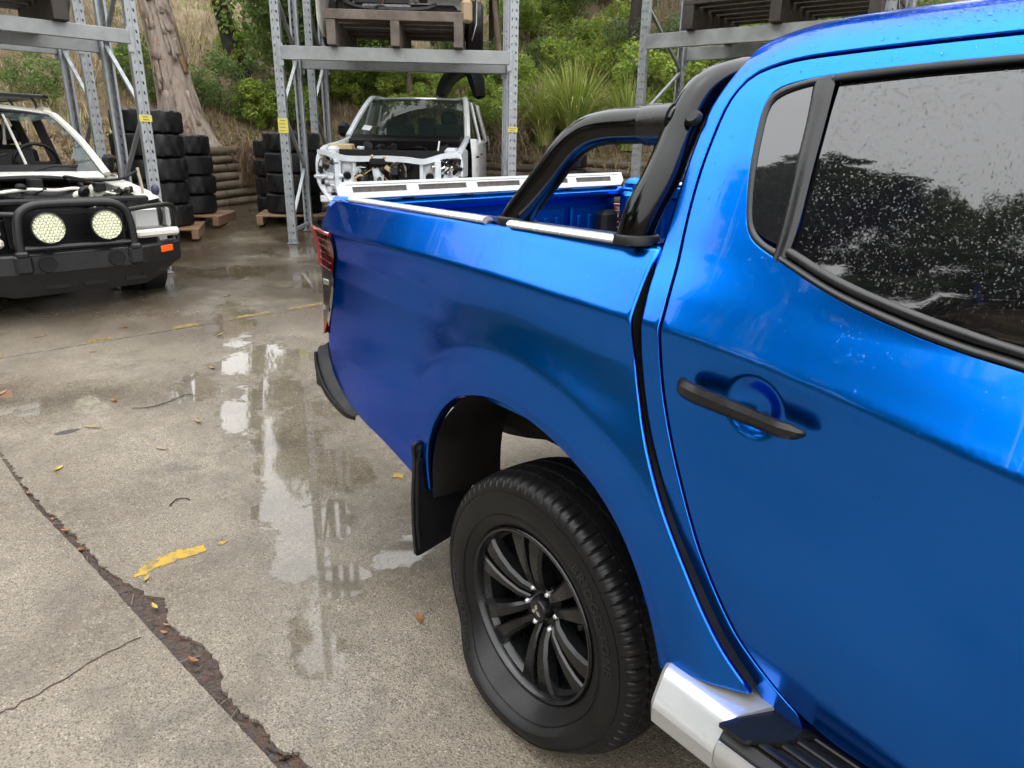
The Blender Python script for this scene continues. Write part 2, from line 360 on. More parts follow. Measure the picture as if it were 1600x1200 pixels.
# ------------------------------------------------------------------ ground
def gz(x, y):
    s = x*.537+y*.844
    return .0713*(np.sqrt((s-2.2)**2+2.25)+(s-2.2))/2-.018
def concrete_mat():
    m = bpy.data.materials.new('wet_concrete'); m.use_nodes = True; N, L = nodes_of(m); b = N['Principled BSDF']
    g = N.new('ShaderNodeNewGeometry'); pos = g.outputs['Position']
    def noise(sc, det=5, rough=.6, vec=None):
        n = N.new('ShaderNodeTexNoise'); n.noise_dimensions = '2D'; n.inputs['Scale'].default_value = sc; n.inputs['Detail'].default_value = det; n.inputs['Roughness'].default_value = rough; L.new(vec or pos, n.inputs['Vector']); return n.outputs[0]
    def rng_(s, a, b_, c=0., d=1.):
        r = N.new('ShaderNodeMapRange'); r.inputs[1].default_value = a; r.inputs[2].default_value = b_; r.inputs[3].default_value = c; r.inputs[4].default_value = d; L.new(s, r.inputs[0]); return r.outputs[0]
    def mixc(f, a, c):
        x = N.new('ShaderNodeMix'); x.data_type = 'RGBA'
        for k, q in ((0, f), (6, a), (7, c)):
            if hasattr(q, 'is_linked'): L.new(q, x.inputs[k])
            elif isinstance(q, tuple): x.inputs[k].default_value = (*q, 1)
            else: x.inputs[k].default_value = q
        return x.outputs[2]
    def math_(op, a, c=None):
        x = N.new('ShaderNodeMath'); x.operation = op; x.use_clamp = op == 'ADD'
        for k, q in ((0, a), (1, c)):
            if q is None: continue
            if hasattr(q, 'is_linked'): L.new(q, x.inputs[k])
            else: x.inputs[k].default_value = q
        return x.outputs[0]
    base = mixc(rng_(noise(1.1, 3), .35, .65), (.122, .096, .066), (.250, .214, .163))
    base = mixc(rng_(noise(14, 4, .7), .35, .7), base, (.190, .160, .120))
    # aggregate: small dark and pale stones
    vo = N.new('ShaderNodeTexVoronoi'); vo.voronoi_dimensions = '2D'; vo.inputs['Scale'].default_value = 125; L.new(pos, vo.inputs['Vector'])
    spx = N.new('ShaderNodeSeparateColor'); L.new(vo.outputs['Color'], spx.inputs[0])
    dark = math_('MULTIPLY', rng_(spx.outputs[0], .80, .84), rng_(vo.outputs['Distance'], .50, .30)); base = mixc(math_('MULTIPLY', dark, .75), base, (.045, .040, .036))
    pale = math_('MULTIPLY', rng_(spx.outputs[1], .86, .90), rng_(vo.outputs['Distance'], .5, .3)); base = mixc(math_('MULTIPLY', pale, .5), base, (.40, .36, .30))
    vo2 = N.new('ShaderNodeTexVoronoi'); vo2.voronoi_dimensions = '2D'; vo2.inputs['Scale'].default_value = 310; L.new(pos, vo2.inputs['Vector'])
    sp2 = N.new('ShaderNodeSeparateColor'); L.new(vo2.outputs['Color'], sp2.inputs[0])
    base = mixc(math_('MULTIPLY', rng_(sp2.outputs[0], .45, .95), .75), base, (.050, .044, .036))
    # grime: darker tan silt towards the racks (washed down from the bank)
    spp = N.new('ShaderNodeSeparateXYZ'); L.new(pos, spp.inputs[0])
    s = math_('ADD', math_('MULTIPLY', spp.outputs[0], .0537), math_('MULTIPLY', spp.outputs[1], .0844))
    silt = math_('MULTIPLY', rng_(s, .34, .52), rng_(noise(1.7, 3), .22, .52)); base = mixc(math_('MULTIPLY', silt, .95), base, (.050, .035, .021))
    stain = rng_(noise(2.6, 5, .68), .52, .72); base = mixc(math_('MULTIPLY', stain, .55), base, (.070, .059, .047))
    mp = N.new('ShaderNodeVectorMath')
    def spot_(cx, cy, rx, ry, soft=.75):
        m_ = N.new('ShaderNodeMapping'); m_.vector_type = 'TEXTURE'; m_.inputs['Location'].default_value = (cx, cy, 0); m_.inputs['Scale'].default_value = (rx, ry, 99); L.new(pos, m_.inputs[0]); ln = N.new('ShaderNodeVectorMath'); ln.operation = 'LENGTH'; L.new(m_.outputs[0], ln.inputs[0]); return rng_(ln.outputs['Value'], 1.0, soft)
    base = mixc(math_('MULTIPLY', spot_(-.65, 3.02, .07, .035), .85), base, (.03, .027, .024))         # oil drip
    base = mixc(math_('MULTIPLY', math_('MULTIPLY', spot_(-.47, 3.31, .10, .16, .6), rng_(noise(30, 3), .35, .6)), .8), base, (.26, .235, .19))   # pale lime spot
    for q_ in ((.05, 2.3, .25, .18), (-.75, .55, .3, .22), (-.3, 2.2, .3, .25), (.3, .75, .35, .3)): base = mixc(math_('MULTIPLY', math_('MULTIPLY', spot_(*q_, .2), rng_(noise(9, 4), .4, .65)), .5), base, (.055, .046, .037))
    # water: shallow pools where the slab dips, damp film elsewhere
    pool = None
    def blob(cx, cy, rx, ry, rot):
        mp = N.new('ShaderNodeMapping'); mp.vector_type = 'TEXTURE'; mp.inputs['Location'].default_value = (cx, cy, 0); mp.inputs['Rotation'].default_value = (0, 0, rot); mp.inputs['Scale'].default_value = (rx, ry, 99)
        L.new(pos, mp.inputs[0]); ln = N.new('ShaderNodeVectorMath'); ln.operation = 'LENGTH'; L.new(mp.outputs[0], ln.inputs[0]); return rng_(ln.outputs['Value'], 1.25, .2)
    BL = [(.48, 2.45, .35, .7, -.3), (.15, 2.7, .22, .5, -.2), (-.06, .92, .20, .16, .5), (-.27, .66, .16, .42, -.15), (.08, 1.38, .26, .42, -.3), (.33, 1.75, .3, .5, -.3), (-.12, 1.15, .22, .3, 0), (.25, .95, .3, .22, .3), (.20, 2.0, .34, 1.35, -.32), (.62, 3.55, .62, .48, 0), (.45, 2.9, .4, .6, -.3), (-.55, 3.5, .5, .33, 0), (-.95, 3.7, .35, .4, 0), (.75, 4.6, .3, 1.2, -.3), (.1, 3.3, .25, .5, -.2), (1.3, 6.3, .8, .5, -.4), (2.2, 7.0, .7, .5, -.4), (.5, 6.2, .6, .45, 0), (1.9, 5.6, .4, .9, -.4), (-.1, 1.55, .12, .12, 0)]
    for q in BL:
        v = blob(*q); pool = v if pool is None else math_('MAXIMUM', pool, v)
    nz = math_('ADD', math_('MULTIPLY', noise(3.2, 5, .7), .62), math_('MULTIPLY', noise(17, 3, .7), .30))
    wet = math_('ADD', math_('MULTIPLY', pool, .66), nz)       # clamps to 1
    pud = rng_(wet, .83, .93); film = rng_(wet, .40, .74)
    farwet = rng_(s, .30, .50); film = math_('MAXIMUM', film, math_('MULTIPLY', farwet, rng_(noise(2.2, 4), .25, .5, .72, 1.0)))
    base = mixc(math_('MULTIPLY', film, .22), base, mixc(.5, base, (.02, .018, .015)))
    base = mixc(math_('MULTIPLY', pud, .25), base, (.05, .045, .038))
    L.new(base, b.inputs['Base Color'])
    rr = N.new('ShaderNodeMix'); rr.data_type = 'FLOAT'; L.new(film, rr.inputs[0]); L.new(rng_(noise(40, 3), .3, .7, .48, .70), rr.inputs[2]); rr.inputs[3].default_value = .17
    r2 = N.new('ShaderNodeMix'); r2.data_type = 'FLOAT'; L.new(pud, r2.inputs[0]); L.new(rr.outputs[0], r2.inputs[2]); r2.inputs[3].default_value = .035; L.new(r2.outputs[0], b.inputs['Roughness'])
    h = math_('ADD', math_('MULTIPLY', noise(180, 2, .7), .6), math_('MULTIPLY', rng_(vo.outputs['Distance'], .0, .6), .3))
    inv = math_('SUBTRACT', 1.0, math_('MAXIMUM', pud, math_('MULTIPLY', film, .62)))
    bp = N.new('ShaderNodeBump'); bp.inputs['Distance'].default_value = .006; L.new(h, bp.inputs['Height']); L.new(math_('MULTIPLY', inv, .75), bp.inputs['Strength']); L.new(bp.outputs[0], b.inputs['Normal'])
    # rain-rippled film: a second soft bump so that the damp parts do not mirror cleanly
    b.inputs['Specular IOR Level'].default_value = .5; b.inputs['IOR'].default_value = 1.45
    return m
M_CONC = concrete_mat()
M_JOINT = mat('joint_debris', (.012, .009, .007), rough=.45, col2=(.055, .026, .013), vscale=38, bump=.9, bscale=70, rvar=.25)
M_SOIL = mat('bank_soil', (.10, .068, .040), rough=.95, col2=(.22, .165, .10), vscale=2.2, bump=.8, bscale=14)
M_DIRT = mat('yard_dirt', (.06, .045, .032), rough=.7, var=.4, vscale=3, bump=.5, bscale=20)

def px8(a): return a
# ragged expansion joint (plan coordinates), traced on the flat yard
JL = [(-1.30, 5.3), (-1.155, 4.55), (-.96, 2.90), (-.885, 2.25), (-.80, 1.76), (-.728, 1.33), (-.668, .96), (-.618, .66), (-.575, .40), (-.548, .225), (-.45, -.5), (-.30, -1.6), (-.1, -3)]
JR = [(-1.295, 5.3), (-1.148, 4.55), (-.952, 2.95), (-.905, 2.55), (-.850, 2.18), (-.812, 2.00), (-.765, 1.72), (-.725, 1.50), (-.690, 1.385), (-.640, 1.235), (-.608, 1.180), (-.622, 1.03), (-.575, .885), (-.555, .775), (-.575, .60), (-.560, .515), (-.532, .425), (-.530, .34), (-.505, .285), (-.488, .22), (-.38, -.5), (-.26, -1.6), (-.07, -3)]
def rag(P, amp, h, seed):
    r = np.random.default_rng(seed); Q = resample(spl(P, 8), h); n = len(Q)
    a = r.normal(0, 1, n); k = np.array([1, 2, 3, 2, 1])/9.; a = .6*np.convolve(a, k, 'same')+.4*a
    Q[:, 0] += a*amp; return Q
JLr = rag(JL, .0022, .02, 1); JRr = rag(JR, .0075, .012, 2)
FY = lambda x: 4.628+.012*(x-.3)          # cross joint along the far painted line
def ground_sheet(name, loop, h, mt, dz=0.0, depth=.03, kind='structure', par=None):
    P, T, ids = triangulate([np.asarray(loop, float)], h)
    V = np.c_[P, gz(P[:, 0], P[:, 1])+dz]; F = [T]; idl = np.array(ids[0]); n = len(idl); b = len(V)
    V = np.vstack([V, V[idl]-np.array([0, 0, depth])]); B = np.arange(b, b+n); A = idl
    F.append(np.stack([A, np.roll(A, -1), np.roll(B, -1)], 1)); F.append(np.stack([A, np.roll(B, -1), B], 1))
    o = np_mesh(name, V, np.vstack(F), mt, par, False); 
    bm = bmesh.new(); bm.from_mesh(o.data); bmesh.ops.recalc_face_normals(bm, faces=bm.faces); bm.to_mesh(o.data); bm.free()
    o.data.shade_smooth(); o.data.set_sharp_from_angle(angle=R_(35))
    if kind: o['kind'] = kind
    return o
def edge_line(x0, x1, off, seed, n=.05):
    xs = np.arange(x0, x1, n if x1 > x0 else -n); r = np.random.default_rng(seed)
    return np.stack([xs, FY(xs)+off+r.normal(0, .0025, len(xs))], 1)
jl = JLr[JLr[:, 1] < FY(-1.15)-.006]; jr = JRr[JRr[:, 1] < FY(-1.15)-.006]
slabA = np.vstack([jl, [(-9, -3), (-9, 4.51)], edge_line(-8.9, jl[0][0]-.03, -.007, 3)])
slabB = np.vstack([jr[::-1], edge_line(jr[0][0]+.03, 8.9, -.007, 4), [(9, 4.7), (9, -3)]])
ground_sheet('concrete_slab', slabA, .22, M_CONC)
ground_sheet('concrete_slab', slabB, .22, M_CONC)
slabC = np.vstack([edge_line(-8.9, 8.9, .007, 5), [(9, 13), (-9, 13)]])
ground_sheet('concrete_slab', slabC, .3, M_CONC)
gp = np.stack(np.meshgrid(np.linspace(-60, 60, 61), np.linspace(-60, 60, 61)), -1).reshape(-1, 2)
q = np.arange(60*61).reshape(60, 61)[:, :60].ravel(); gf = np.stack([q, q+1, q+62, q+61], 1)
gzv = np.minimum(gz(gp[:, 0], gp[:, 1]), 1.2)-.022
o = np_mesh('ground', np.c_[gp, gzv], gf, M_DIRT, None, True); o['kind'] = 'structure'
# debris packed in the open joint: uneven bed a little below the slab
jb = []; 
J2 = resample(spl(JR, 8), .012)
Jl2 = np.stack([np.interp(J2[:, 1][::-1], JLr[:, 1][::-1], JLr[:, 0][::-1])[::-1], J2[:, 1]], 1)
nr = len(J2); K = 7; V = []
for i in range(nr):
    for k in range(K):
        t = (k/(K-1))*1.3-.15; x = Jl2[i, 0]*(1-t)+J2[i, 0]*t; y = J2[i, 1]
        V.append((x, y, float(gz(x, y))-.011+rng.normal(0, .0035)))
F = [(i*K+k, i*K+k+1, (i+1)*K+k+1, (i+1)*K+k) for i in range(nr-1) for k in range(K-1)]
o = np_mesh('joint_debris', np.array(V), np.array(F), M_JOINT); tag(o, 'dark wet leaf mulch packed along the ragged concrete joint', 'debris', kind='stuff')

# worn yellow bay markings
def yellow_mat():
    m = mat('worn_yellow_paint', (.62, .38, .015), rough=.38); N, L = nodes_of(m); b = N['Principled BSDF']
    g = N.new('ShaderNodeNewGeometry'); n = N.new('ShaderNodeTexNoise'); n.inputs['Scale'].default_value = 26; n.inputs['Detail'].default_value = 8; n.inputs['Roughness'].default_value = .75; L.new(g.outputs['Position'], n.inputs['Vector'])
    r = N.new('ShaderNodeMapRange'); r.inputs[1].default_value = .46; r.inputs[2].default_value = .58; L.new(n.outputs[0], r.inputs[0])
    x = N.new('ShaderNodeMix'); x.data_type = 'RGBA'; x.inputs[6].default_value = (.36, .225, .012, 1); x.inputs[7].default_value = (.13, .105, .06, 1); L.new(r.outputs[0], x.inputs[0]); L.new(x.outputs[2], b.inputs['Base Color']); return m
M_YEL = yellow_mat()
M_YELF = M_YEL.copy(); M_YELF.name = 'faint_yellow_paint'
for n_ in M_YELF.node_tree.nodes:
    if n_.type == 'MAP_RANGE': n_.inputs[1].default_value = .34; n_.inputs[2].default_value = .56
    if n_.type == 'MIX': n_.inputs[7].default_value = (.11, .085, .05, 1)
def paint_patch(poly, seed, lab=None):
    r = np.random.default_rng(seed); P = resample(np.vstack([poly, poly[:1]]), .012)[:-1]; P = P+r.normal(0, .006, P.shape)
    o = ground_sheet('painted_line', P, .05, M_YELF if P[:, 1].mean() > 3 else M_YEL, dz=.003, depth=.003); return o
paint_patch([(-.655, 1.40), (-.60, 1.455), (-.50, 1.475), (-.395, 1.46), (-.40, 1.405), (-.50, 1.405), (-.58, 1.40), (-.655, 1.375)], 1)
paint_patch([(-.352, 1.44), (-.325, 1.455), (-.315, 1.425), (-.345, 1.415)], 2)
paint_patch([(.49, 1.53), (.53, 1.555), (.56, 1.53), (.53, 1.49)], 3)
paint_patch([(-1.1, 4.67), (-.82, 4.69), (-.80, 4.64), (-1.1, 4.62)], 4)
paint_patch([(.30, 4.70), (.52, 4.71), (.50, 4.66), (.31, 4.65)], 5)
paint_patch([(.80, 4.705), (1.10, 4.72), (1.08, 4.675), (.82, 4.665)], 6); paint_patch([(1.25, 4.715), (1.62, 4.73), (1.60, 4.69), (1.27, 4.675)], 8)
ck = rag([(-1.75, .70), (-1.45, .80), (-1.25, .86), (-1.095, .904), (-.95, .945), (-.82, .995), (-.715, 1.015)], .0, .02, 9); ck[:, 1] += np.random.default_rng(3).normal(0, .004, len(ck)); wd = .0022+.0016*np.abs(np.sin(np.arange(len(ck))*1.7))
V = np.vstack([np.c_[ck[:, 0], ck[:, 1]-wd], np.c_[ck[:, 0], ck[:, 1]+wd]]); n = len(ck)
o = np_mesh('hairline_crack', np.c_[V, gz(V[:, 0], V[:, 1])+.0015], np.array([(i, i+1, n+i+1, n+i) for i in range(n-1)]), M_JOINT); o['kind'] = 'structure'
paint_patch([(-.30, 4.70), (-.12, 4.70), (-.14, 4.655), (-.29, 4.65)], 7)
# ================================================================== the blue ute
UTE = empty('blue_ute', (0, 0, 0), 0, 'metallic blue dual-cab ute with black sports bar and a flat rear tyre', 'ute')
def _sm(xs, ys, n, sg):
    t = np.linspace(xs[0], xs[-1], n); v = np.interp(t, xs, ys); dx = t[1]-t[0]; k = max(1, int(3*sg/dx)); g = np.exp(-.5*(np.arange(-k, k+1)*dx/sg)**2); g /= g.sum()
    vp = np.concatenate([v[0]+(v[1]-v[0])*np.arange(-k, 0), v, v[-1]+(v[-1]-v[-2])*np.arange(1, k+1)]); return t, np.convolve(vp, g, 'valid')
ARCH = [(.492, .50), (.486, .60), (.462, .695), (.40, .795), (.305, .876), (.215, .915), (.118, .937), (.016, .936), (-.122, .905), (-.248, .849), (-.328, .786), (-.380, .721), (-.422, .651), (-.458, .565), (-.478, .50)]
ARCHD = spl(ARCH, 6)
ZC = _sm([-2.6, -1.6, -.98, -.81, -.6, -.4, -.31, .05, .66, .98, 1.45], [.99, 1.06, 1.127, 1.157, 1.19, 1.208, 1.210, 1.230, 1.243, 1.243, 1.24], 400, .06)
zc = lambda y: np.interp(y, *ZC)
CABL = _sm([-.85, -.70, -.62, -.52, -.38, -.22, -.10, -.02, 0, .03, .20], [.125, .085, .058, .038, .028, .027, .031, .0305, .027, .041, .116], 700, .007)
CABU = _sm([1.0, 1.20, 1.34, 1.50, 1.62, 1.66, 1.72], [-.02, .036, .091, .149, .201, .222, .255], 400, .01)
def Fcab(y, z, dish=True):
    q = z-zc(y); a = np.interp(q, *CABL); b = np.interp(z, *CABU); t = np.clip((z-1.26)/.10, 0, 1); t = t*t*(3-2*t); x = a*(1-t)+b*t
    if dish:
        r2 = ((y+.588)/.062)**2+((z-1.116-.05*(y+.588))/.058)**2; u_ = np.clip((1-np.sqrt(r2))/.8, 0, 1); x = x+.024*u_*u_*(3-2*u_)
    return x
ROOFX = _sm([1.60, 1.66, 1.70, 1.745, 1.80, 1.90, 2.10, 2.40], [.1918, .222, .247, .281, .332, .43, .63, .93], 500, .016)
ROOFZ = _sm([1.60, 1.66, 1.70, 1.745, 1.80, 1.90, 2.10, 2.40], [1.60, 1.66, 1.694, 1.722, 1.741, 1.757, 1.771, 1.778], 500, .016)
def S_cab(y, v):
    y = np.asarray(y, float); v = np.asarray(v, float); lo = Fcab(y, np.minimum(v, 1.66)); t = np.clip((v-1.61)/.04, 0, 1)
    x = lo*(1-t)+np.interp(v, *ROOFX)*t; z = np.where(v < 1.61, v, np.interp(v, *ROOFZ)*t+v*(1-t))
    # the roof falls away towards its rear edge, the pillar wraps round to the back wall
    bk = np.clip((y+.52)/.20, 0, 1)**2; z = z-.028*bk*np.clip((v-1.60)/.12, 0, 1); x = x+.014*np.clip((y+.42)/.12, 0, 1)**2*np.clip((v-1.2)/.2, 0, 1)
    return np.stack([x, y, z], -1)
TUB = _sm([-.85, -.72, -.62, -.45, -.28, -.17, -.09, -.02, 0, .095, .13], [.11, .074, .060, .050, .052, .058, .053, .034, .031, .076, .095], 700, .006)
def Ftub(y, z):
    y = np.asarray(y, float); z = np.asarray(z, float); b = np.interp(z-zc(y), *TUB)+.05*np.clip((y-.55)/.7, 0, 2)**2
    b = b+.10*np.clip((y-1.24)/.14, 0, 1.5)**2
    d = seg_dist(y.ravel(), z.ravel(), ARCHD).reshape(b.shape); u = np.clip((y-.08)/.56, 0, 1); fade = 1-.92*u*u*(3-2*u); t = np.clip(.5*((d-.125)+np.sqrt((d-.125)**2+.011**2))/.26, 0, 1)
    w = ((1-t)**2.0)*fade
    edge = .007*np.clip(1-d/.03, 0, 1)**2
    return b*(1-w)+(.004+edge)*w
S_tub = lambda y, v: np.stack([Ftub(y, v), np.asarray(y, float), np.asarray(v, float)], -1)

# ---- tub (load bed) sides
def archpts(h): return resample(ARCHD, h)
tubfront = spl([(-.301, 1.334), (-.298, 1.280), (-.299, 1.221), (-.307, 1.131), (-.351, 1.014), (-.431, .872), (-.508, .757), (-.589, .646), (-.655, .578)], 6)
tail_edge = spl([(1.078, 1.236), (1.085, 1.19), (1.150, 1.081), (1.195, .957), (1.272, .832)], 6)
A_ = archpts(.02)
outline = np.vstack([resample(spl([(-.655, .578), (-.58, .566), (-.521, .545), (-.478, .518)], 6), .02)[:-1], A_[::-1][1:-1],
    resample(spl([(.492, .506), (.565, .520), (.789, .566), (.995, .594), (1.172, .653), (1.255, .71), (1.315, .775)], 6), .02),
    resample(np.array([(1.315, .775), (1.272, .828)]), .02)[1:], resample(tail_edge[::-1], .02)[1:],
    resample(spl([(1.078, 1.236), (1.14, 1.243), (1.20, 1.262), (1.185, 1.31), (1.12, 1.334), (1.05, 1.337)], 6), .02)[1:],
    resample(np.array([(1.05, 1.337), (-.301, 1.335)]), .02)[1:], resample(tubfront, .02)[1:-1]])
ex = [p for d in (.120, .130) for p in (lambda A: A)(np.array([]).reshape(0, 2))]
# extra points that hold the crisp flare crease and the shoulder crease
ext = []
tt = np.gradient(ARCHD, axis=0); tt /= np.linalg.norm(tt, axis=1)[:, None]; nn_ = np.stack([-tt[:, 1], tt[:, 0]], 1); nn_ = nn_*np.sign(((ARCHD-np.array([0, .5]))*nn_).sum(1))[:, None]
for d in (.117, .125, .133, .142): ext.append(ARCHD+nn_*d)
ys = np.arange(-.3, 1.2, .012)
for k in (-.10, -.02, -.012, -.004, .004, .012, .02): ext.append(np.stack([ys, zc(ys)+k], 1))
def tub_rolls(L):
    r = np.full(len(L), .006); top = L[:, 1] > 1.325; r[top] = .014; r[(L[:, 0] > 1.1) & (L[:, 1] > 1.24)] = .02; return r
for mir in (False, True):
    o = panel('tub_side', S_tub, [outline], M_BLUE, UTE, h=.013 if not mir else .03, r=.006, depth=.03, extra=np.vstack(ext) if not mir else None, mirror=mir, rolls=tub_rolls)
# inner skin, floor, front wall, rail caps
b = MB(); b.box((.90, .44, .855), (1.50, 1.50, .03)); [b.box((.25+.13*k, .44, .873), (.06, 1.46, .014), bev=.006) for k in range(11)]; b.build('bed_floor', M_BLUE_IN, UTE, tilt=True)
for mir in (0, 1):
    b = MB(); sx = lambda x: 1.80-x if mir else x
    prof = [(.105, 1.338), (.165, 1.345), (.185, 1.335), (.185, 1.295), (.150, 1.28), (.150, .87)]
    V = []; yy = [-.29, 1.18]
    for y in yy: V += [(sx(x), y, z) for x, z in prof]
    n = len(prof); b.add(V, [(i, i+1, n+i+1, n+i) for i in range(n-1)])
    b.build('inner_skin', M_BLUE_IN, UTE, tilt=True)
    b = MB()
    for k in range(8): 
        y = -.16+.165*k
        if not (-.0 < y < .42 and False): b.box((sx(.152), y, 1.10), (.022, .085, .34), bev=.009)
    b.build('wall_rib', M_BLUE_IN, UTE, tilt=True)
    wh = MB(); wh.prism([(-.40, .87), (-.36, 1.03), (-.22, 1.10), (.22, 1.10), (.36, 1.03), (.40, .87)], (sx(.15), 0, 0), (0, 1, 0), (0, 0, 1), (1, 0, 0), -.2 if mir else .2); wh.build('wheel_tub', M_BLUE_IN, UTE, tilt=True)
b = MB(); b.box((.90, -.285, 1.09), (1.56, .022, .47), bev=.006)
for k in range(7): b.box((.30+.2*k, -.270, 1.08), (.10, .02, .36), bev=.008)
b.box((.90, -.28, 1.33), (1.60, .05, .03), bev=.01); b.build('front_bulkhead', M_BLUE_IN, UTE, tilt=True)
# tailgate
tg = MB(); tg.box((.90, 1.285, 1.075), (1.50, .03, .46), bev=.01); tg.box((.90, 1.255, 1.305), (1.50, .10, .05), bev=.018)
tgo = tg.build('tailgate', M_BLUE, UTE, tilt=True)
b = MB()
def frame_rib(cx, w, z0, z1, y):
    b.box((cx, y, (z0+z1)/2), (w, .016, z1-z0), bev=.007)
for k in range(5): frame_rib(.345+.278*k, .235, .90, 1.245, 1.262)
b.build('pressed_panel', M_BLUE_IN, tgo, tilt=True)
b = MB()
for k in range(5):
    for j in (-1, 0, 1): b.box((.345+.278*k+j*.068, 1.251, 1.07), (.026, .012, .27), bev=.005)
b.build('pressed_rib', M_BLUE_IN, tgo, tilt=True)
# inner tail corner posts with stepped pressing
for mir in (0, 1):
    sx = lambda x: 1.80-x if mir else x
    b = MB(); b.box((sx(.150), 1.17, 1.10), (.085, .12, .50), bev=.03); b.box((sx(.165), 1.16, 1.20), (.085, .085, .24), bev=.025); b.box((sx(.172), 1.15, 1.245), (.085, .055, .13), bev=.02)
    if mir: b.sphere((sx(.13), 1.16, 1.345), .06, 12, 8, (1, 1, .5))
    b.build('tail_corner_post', M_BLUE_IN, UTE, tilt=True)
# slotted pale strip along the top of the tailgate
o = MB()
V2 = [(.16, 0), (1.64, 0)]
st = MB(); y0, y1 = 1.20, 1.275
L0 = [np.array([(.155, .0), (1.635, .0), (1.635, .075), (.155, .075)])]
for k in range(5):
    a = .215+.278*k; w = .225
    L0.append(np.array([(a, .026), (a+w, .026), (a+w, .052), (a, .052)]))
P, T, ids = triangulate([resample(np.vstack([L0[0], L0[0][:1]]), .05)[:-1]]+L0[1:], .05, grid=False)
V = [(p[0], 1.205+p[1]*.35, 1.338+p[1]*.75) for p in P]; n0 = len(V)
V2 = [(x, y+.006, z-.004) for x, y, z in V]; b = MB(); b.add(V+V2, [tuple(t) for t in T]+[tuple(n0+i for i in t[::-1]) for t in T])
for L in ids: b.f += [(L[i], L[(i+1) % len(L)], n0+L[(i+1) % len(L)], n0+L[i]) for i in range(len(L))]
st = b.build('tailgate_strip', M_WHITEST, UTE, tilt=True)
b = MB(); b.box((.90, 1.232, 1.360), (1.42, .012, .05)); b.build('foam_backing', M_FOAM, st, tilt=True)
# half-round rail strips on the near side
def rail(y0, y1, x0, x1):
    b = MB(); path = [(x0+(x1-x0)*t, y0+(y1-y0)*t, 1.349) for t in np.linspace(0, 1, 8)]; b.tube(path, .013, 14, sx=1.25, sy=.75); o = b.build('rail_strip', M_ALU, UTE, tilt=True); return o
rail(1.03, .235, .118, .092); rail(.135, -.245, .088, .082)
for mir in (0, 1):
    V = []; yy = np.concatenate([np.linspace(-.30, 1.0, 14), np.linspace(1.03, 1.16, 6)])
    for y in yy:
        xo = float(Ftub(np.array([y]), np.array([1.334]))[0])+.013; dz = -.035*max(0, (y-1.03)/.13)**2; xi = .172
        for t_ in np.linspace(0, 1, 5): V.append(((1.8-(xo+(xi-xo)*t_)) if mir else xo+(xi-xo)*t_, y, 1.3485+dz+.002*math.sin(math.pi*t_)))
    b = MB(); b.add(V, [(i*5+k, i*5+k+1, (i+1)*5+k+1, (i+1)*5+k) for i in range(len(yy)-1) for k in range(4)]); b.build('rail_cap', M_BLUE, UTE, tilt=True)
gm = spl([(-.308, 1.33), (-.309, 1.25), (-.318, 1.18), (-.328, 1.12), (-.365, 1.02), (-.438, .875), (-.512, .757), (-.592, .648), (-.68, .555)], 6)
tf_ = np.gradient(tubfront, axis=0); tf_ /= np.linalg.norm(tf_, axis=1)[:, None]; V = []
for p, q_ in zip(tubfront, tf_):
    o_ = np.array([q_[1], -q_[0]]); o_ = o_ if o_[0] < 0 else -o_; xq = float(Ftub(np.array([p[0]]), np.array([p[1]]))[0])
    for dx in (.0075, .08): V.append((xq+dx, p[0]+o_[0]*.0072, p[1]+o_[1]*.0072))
b = MB(); b.add(V, [(2*i, 2*i+1, 2*i+3, 2*i+2) for i in range(len(tubfront)-1)]); b.build('tub_edge_shade_strip', M_UNDER, UTE)  # black strip added over the tub's front flange, standing in for shade
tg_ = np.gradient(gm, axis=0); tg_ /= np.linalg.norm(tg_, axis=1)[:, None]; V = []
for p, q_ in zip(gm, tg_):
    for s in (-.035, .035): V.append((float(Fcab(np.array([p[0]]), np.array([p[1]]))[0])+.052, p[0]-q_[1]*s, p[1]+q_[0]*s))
b = MB(); b.add(V, [(2*i, 2*i+1, 2*i+3, 2*i+2) for i in range(len(gm)-1)]); b.build('gap_shade_strip', M_UNDER, UTE)  # dark ribbon added behind the tub-to-cab gap so it looks shaded
rail(1.03, -.245, 1.690, 1.715)

# ---- cab: door, pillar and roof shell
door_cut = spl([(-1.30, .575), (-1.0, .578), (-.894, .574), (-.808, .572), (-.728, .595), (-.634, .662), (-.564, .749), (-.503, .857), (-.443, .992), (-.406, 1.095), (-.389, 1.178), (-.384, 1.236), (-.374, 1.303), (-.361, 1.370), (-.354, 1.437), (-.354, 1.510), (-.361, 1.590), (-.383, 1.640), (-.43, 1.660), (-.53, 1.668), (-.80, 1.674), (-1.15, 1.670), (-1.30, 1.664)], 8)
DC = resample(door_cut, .02)
front_edge = resample(np.array([(-1.30, 1.664), (-1.30, .575)]), .03)
opening = np.vstack([resample(spl([(-.478, 1.402), (-.457, 1.464), (-.440, 1.538), (-.434, 1.592), (-.449, 1.622), (-.499, 1.635), (-.60, 1.643), (-.73, 1.647), (-.90, 1.648), (-1.20, 1.642)], 6), .015),
    resample(np.array([(-1.20, 1.642), (-1.23, 1.215)]), .03)[1:],
    resample(spl([(-1.23, 1.215), (-1.05, 1.238), (-.935, 1.254), (-.859, 1.263), (-.773, 1.279), (-.670, 1.307), (-.564, 1.347), (-.529, 1.36), (-.498, 1.376), (-.478, 1.402)], 6), .015)[1:-1]])
inset = lambda L, d: L+d*np.array([-(np.roll(L, -1, 0)-np.roll(L, 1, 0))[:, 1], (np.roll(L, -1, 0)-np.roll(L, 1, 0))[:, 0]]).T/np.linalg.norm(np.roll(L, -1, 0)-np.roll(L, 1, 0), axis=1)[:, None]
door_out = np.vstack([DC[:-1], front_edge[:-1]])
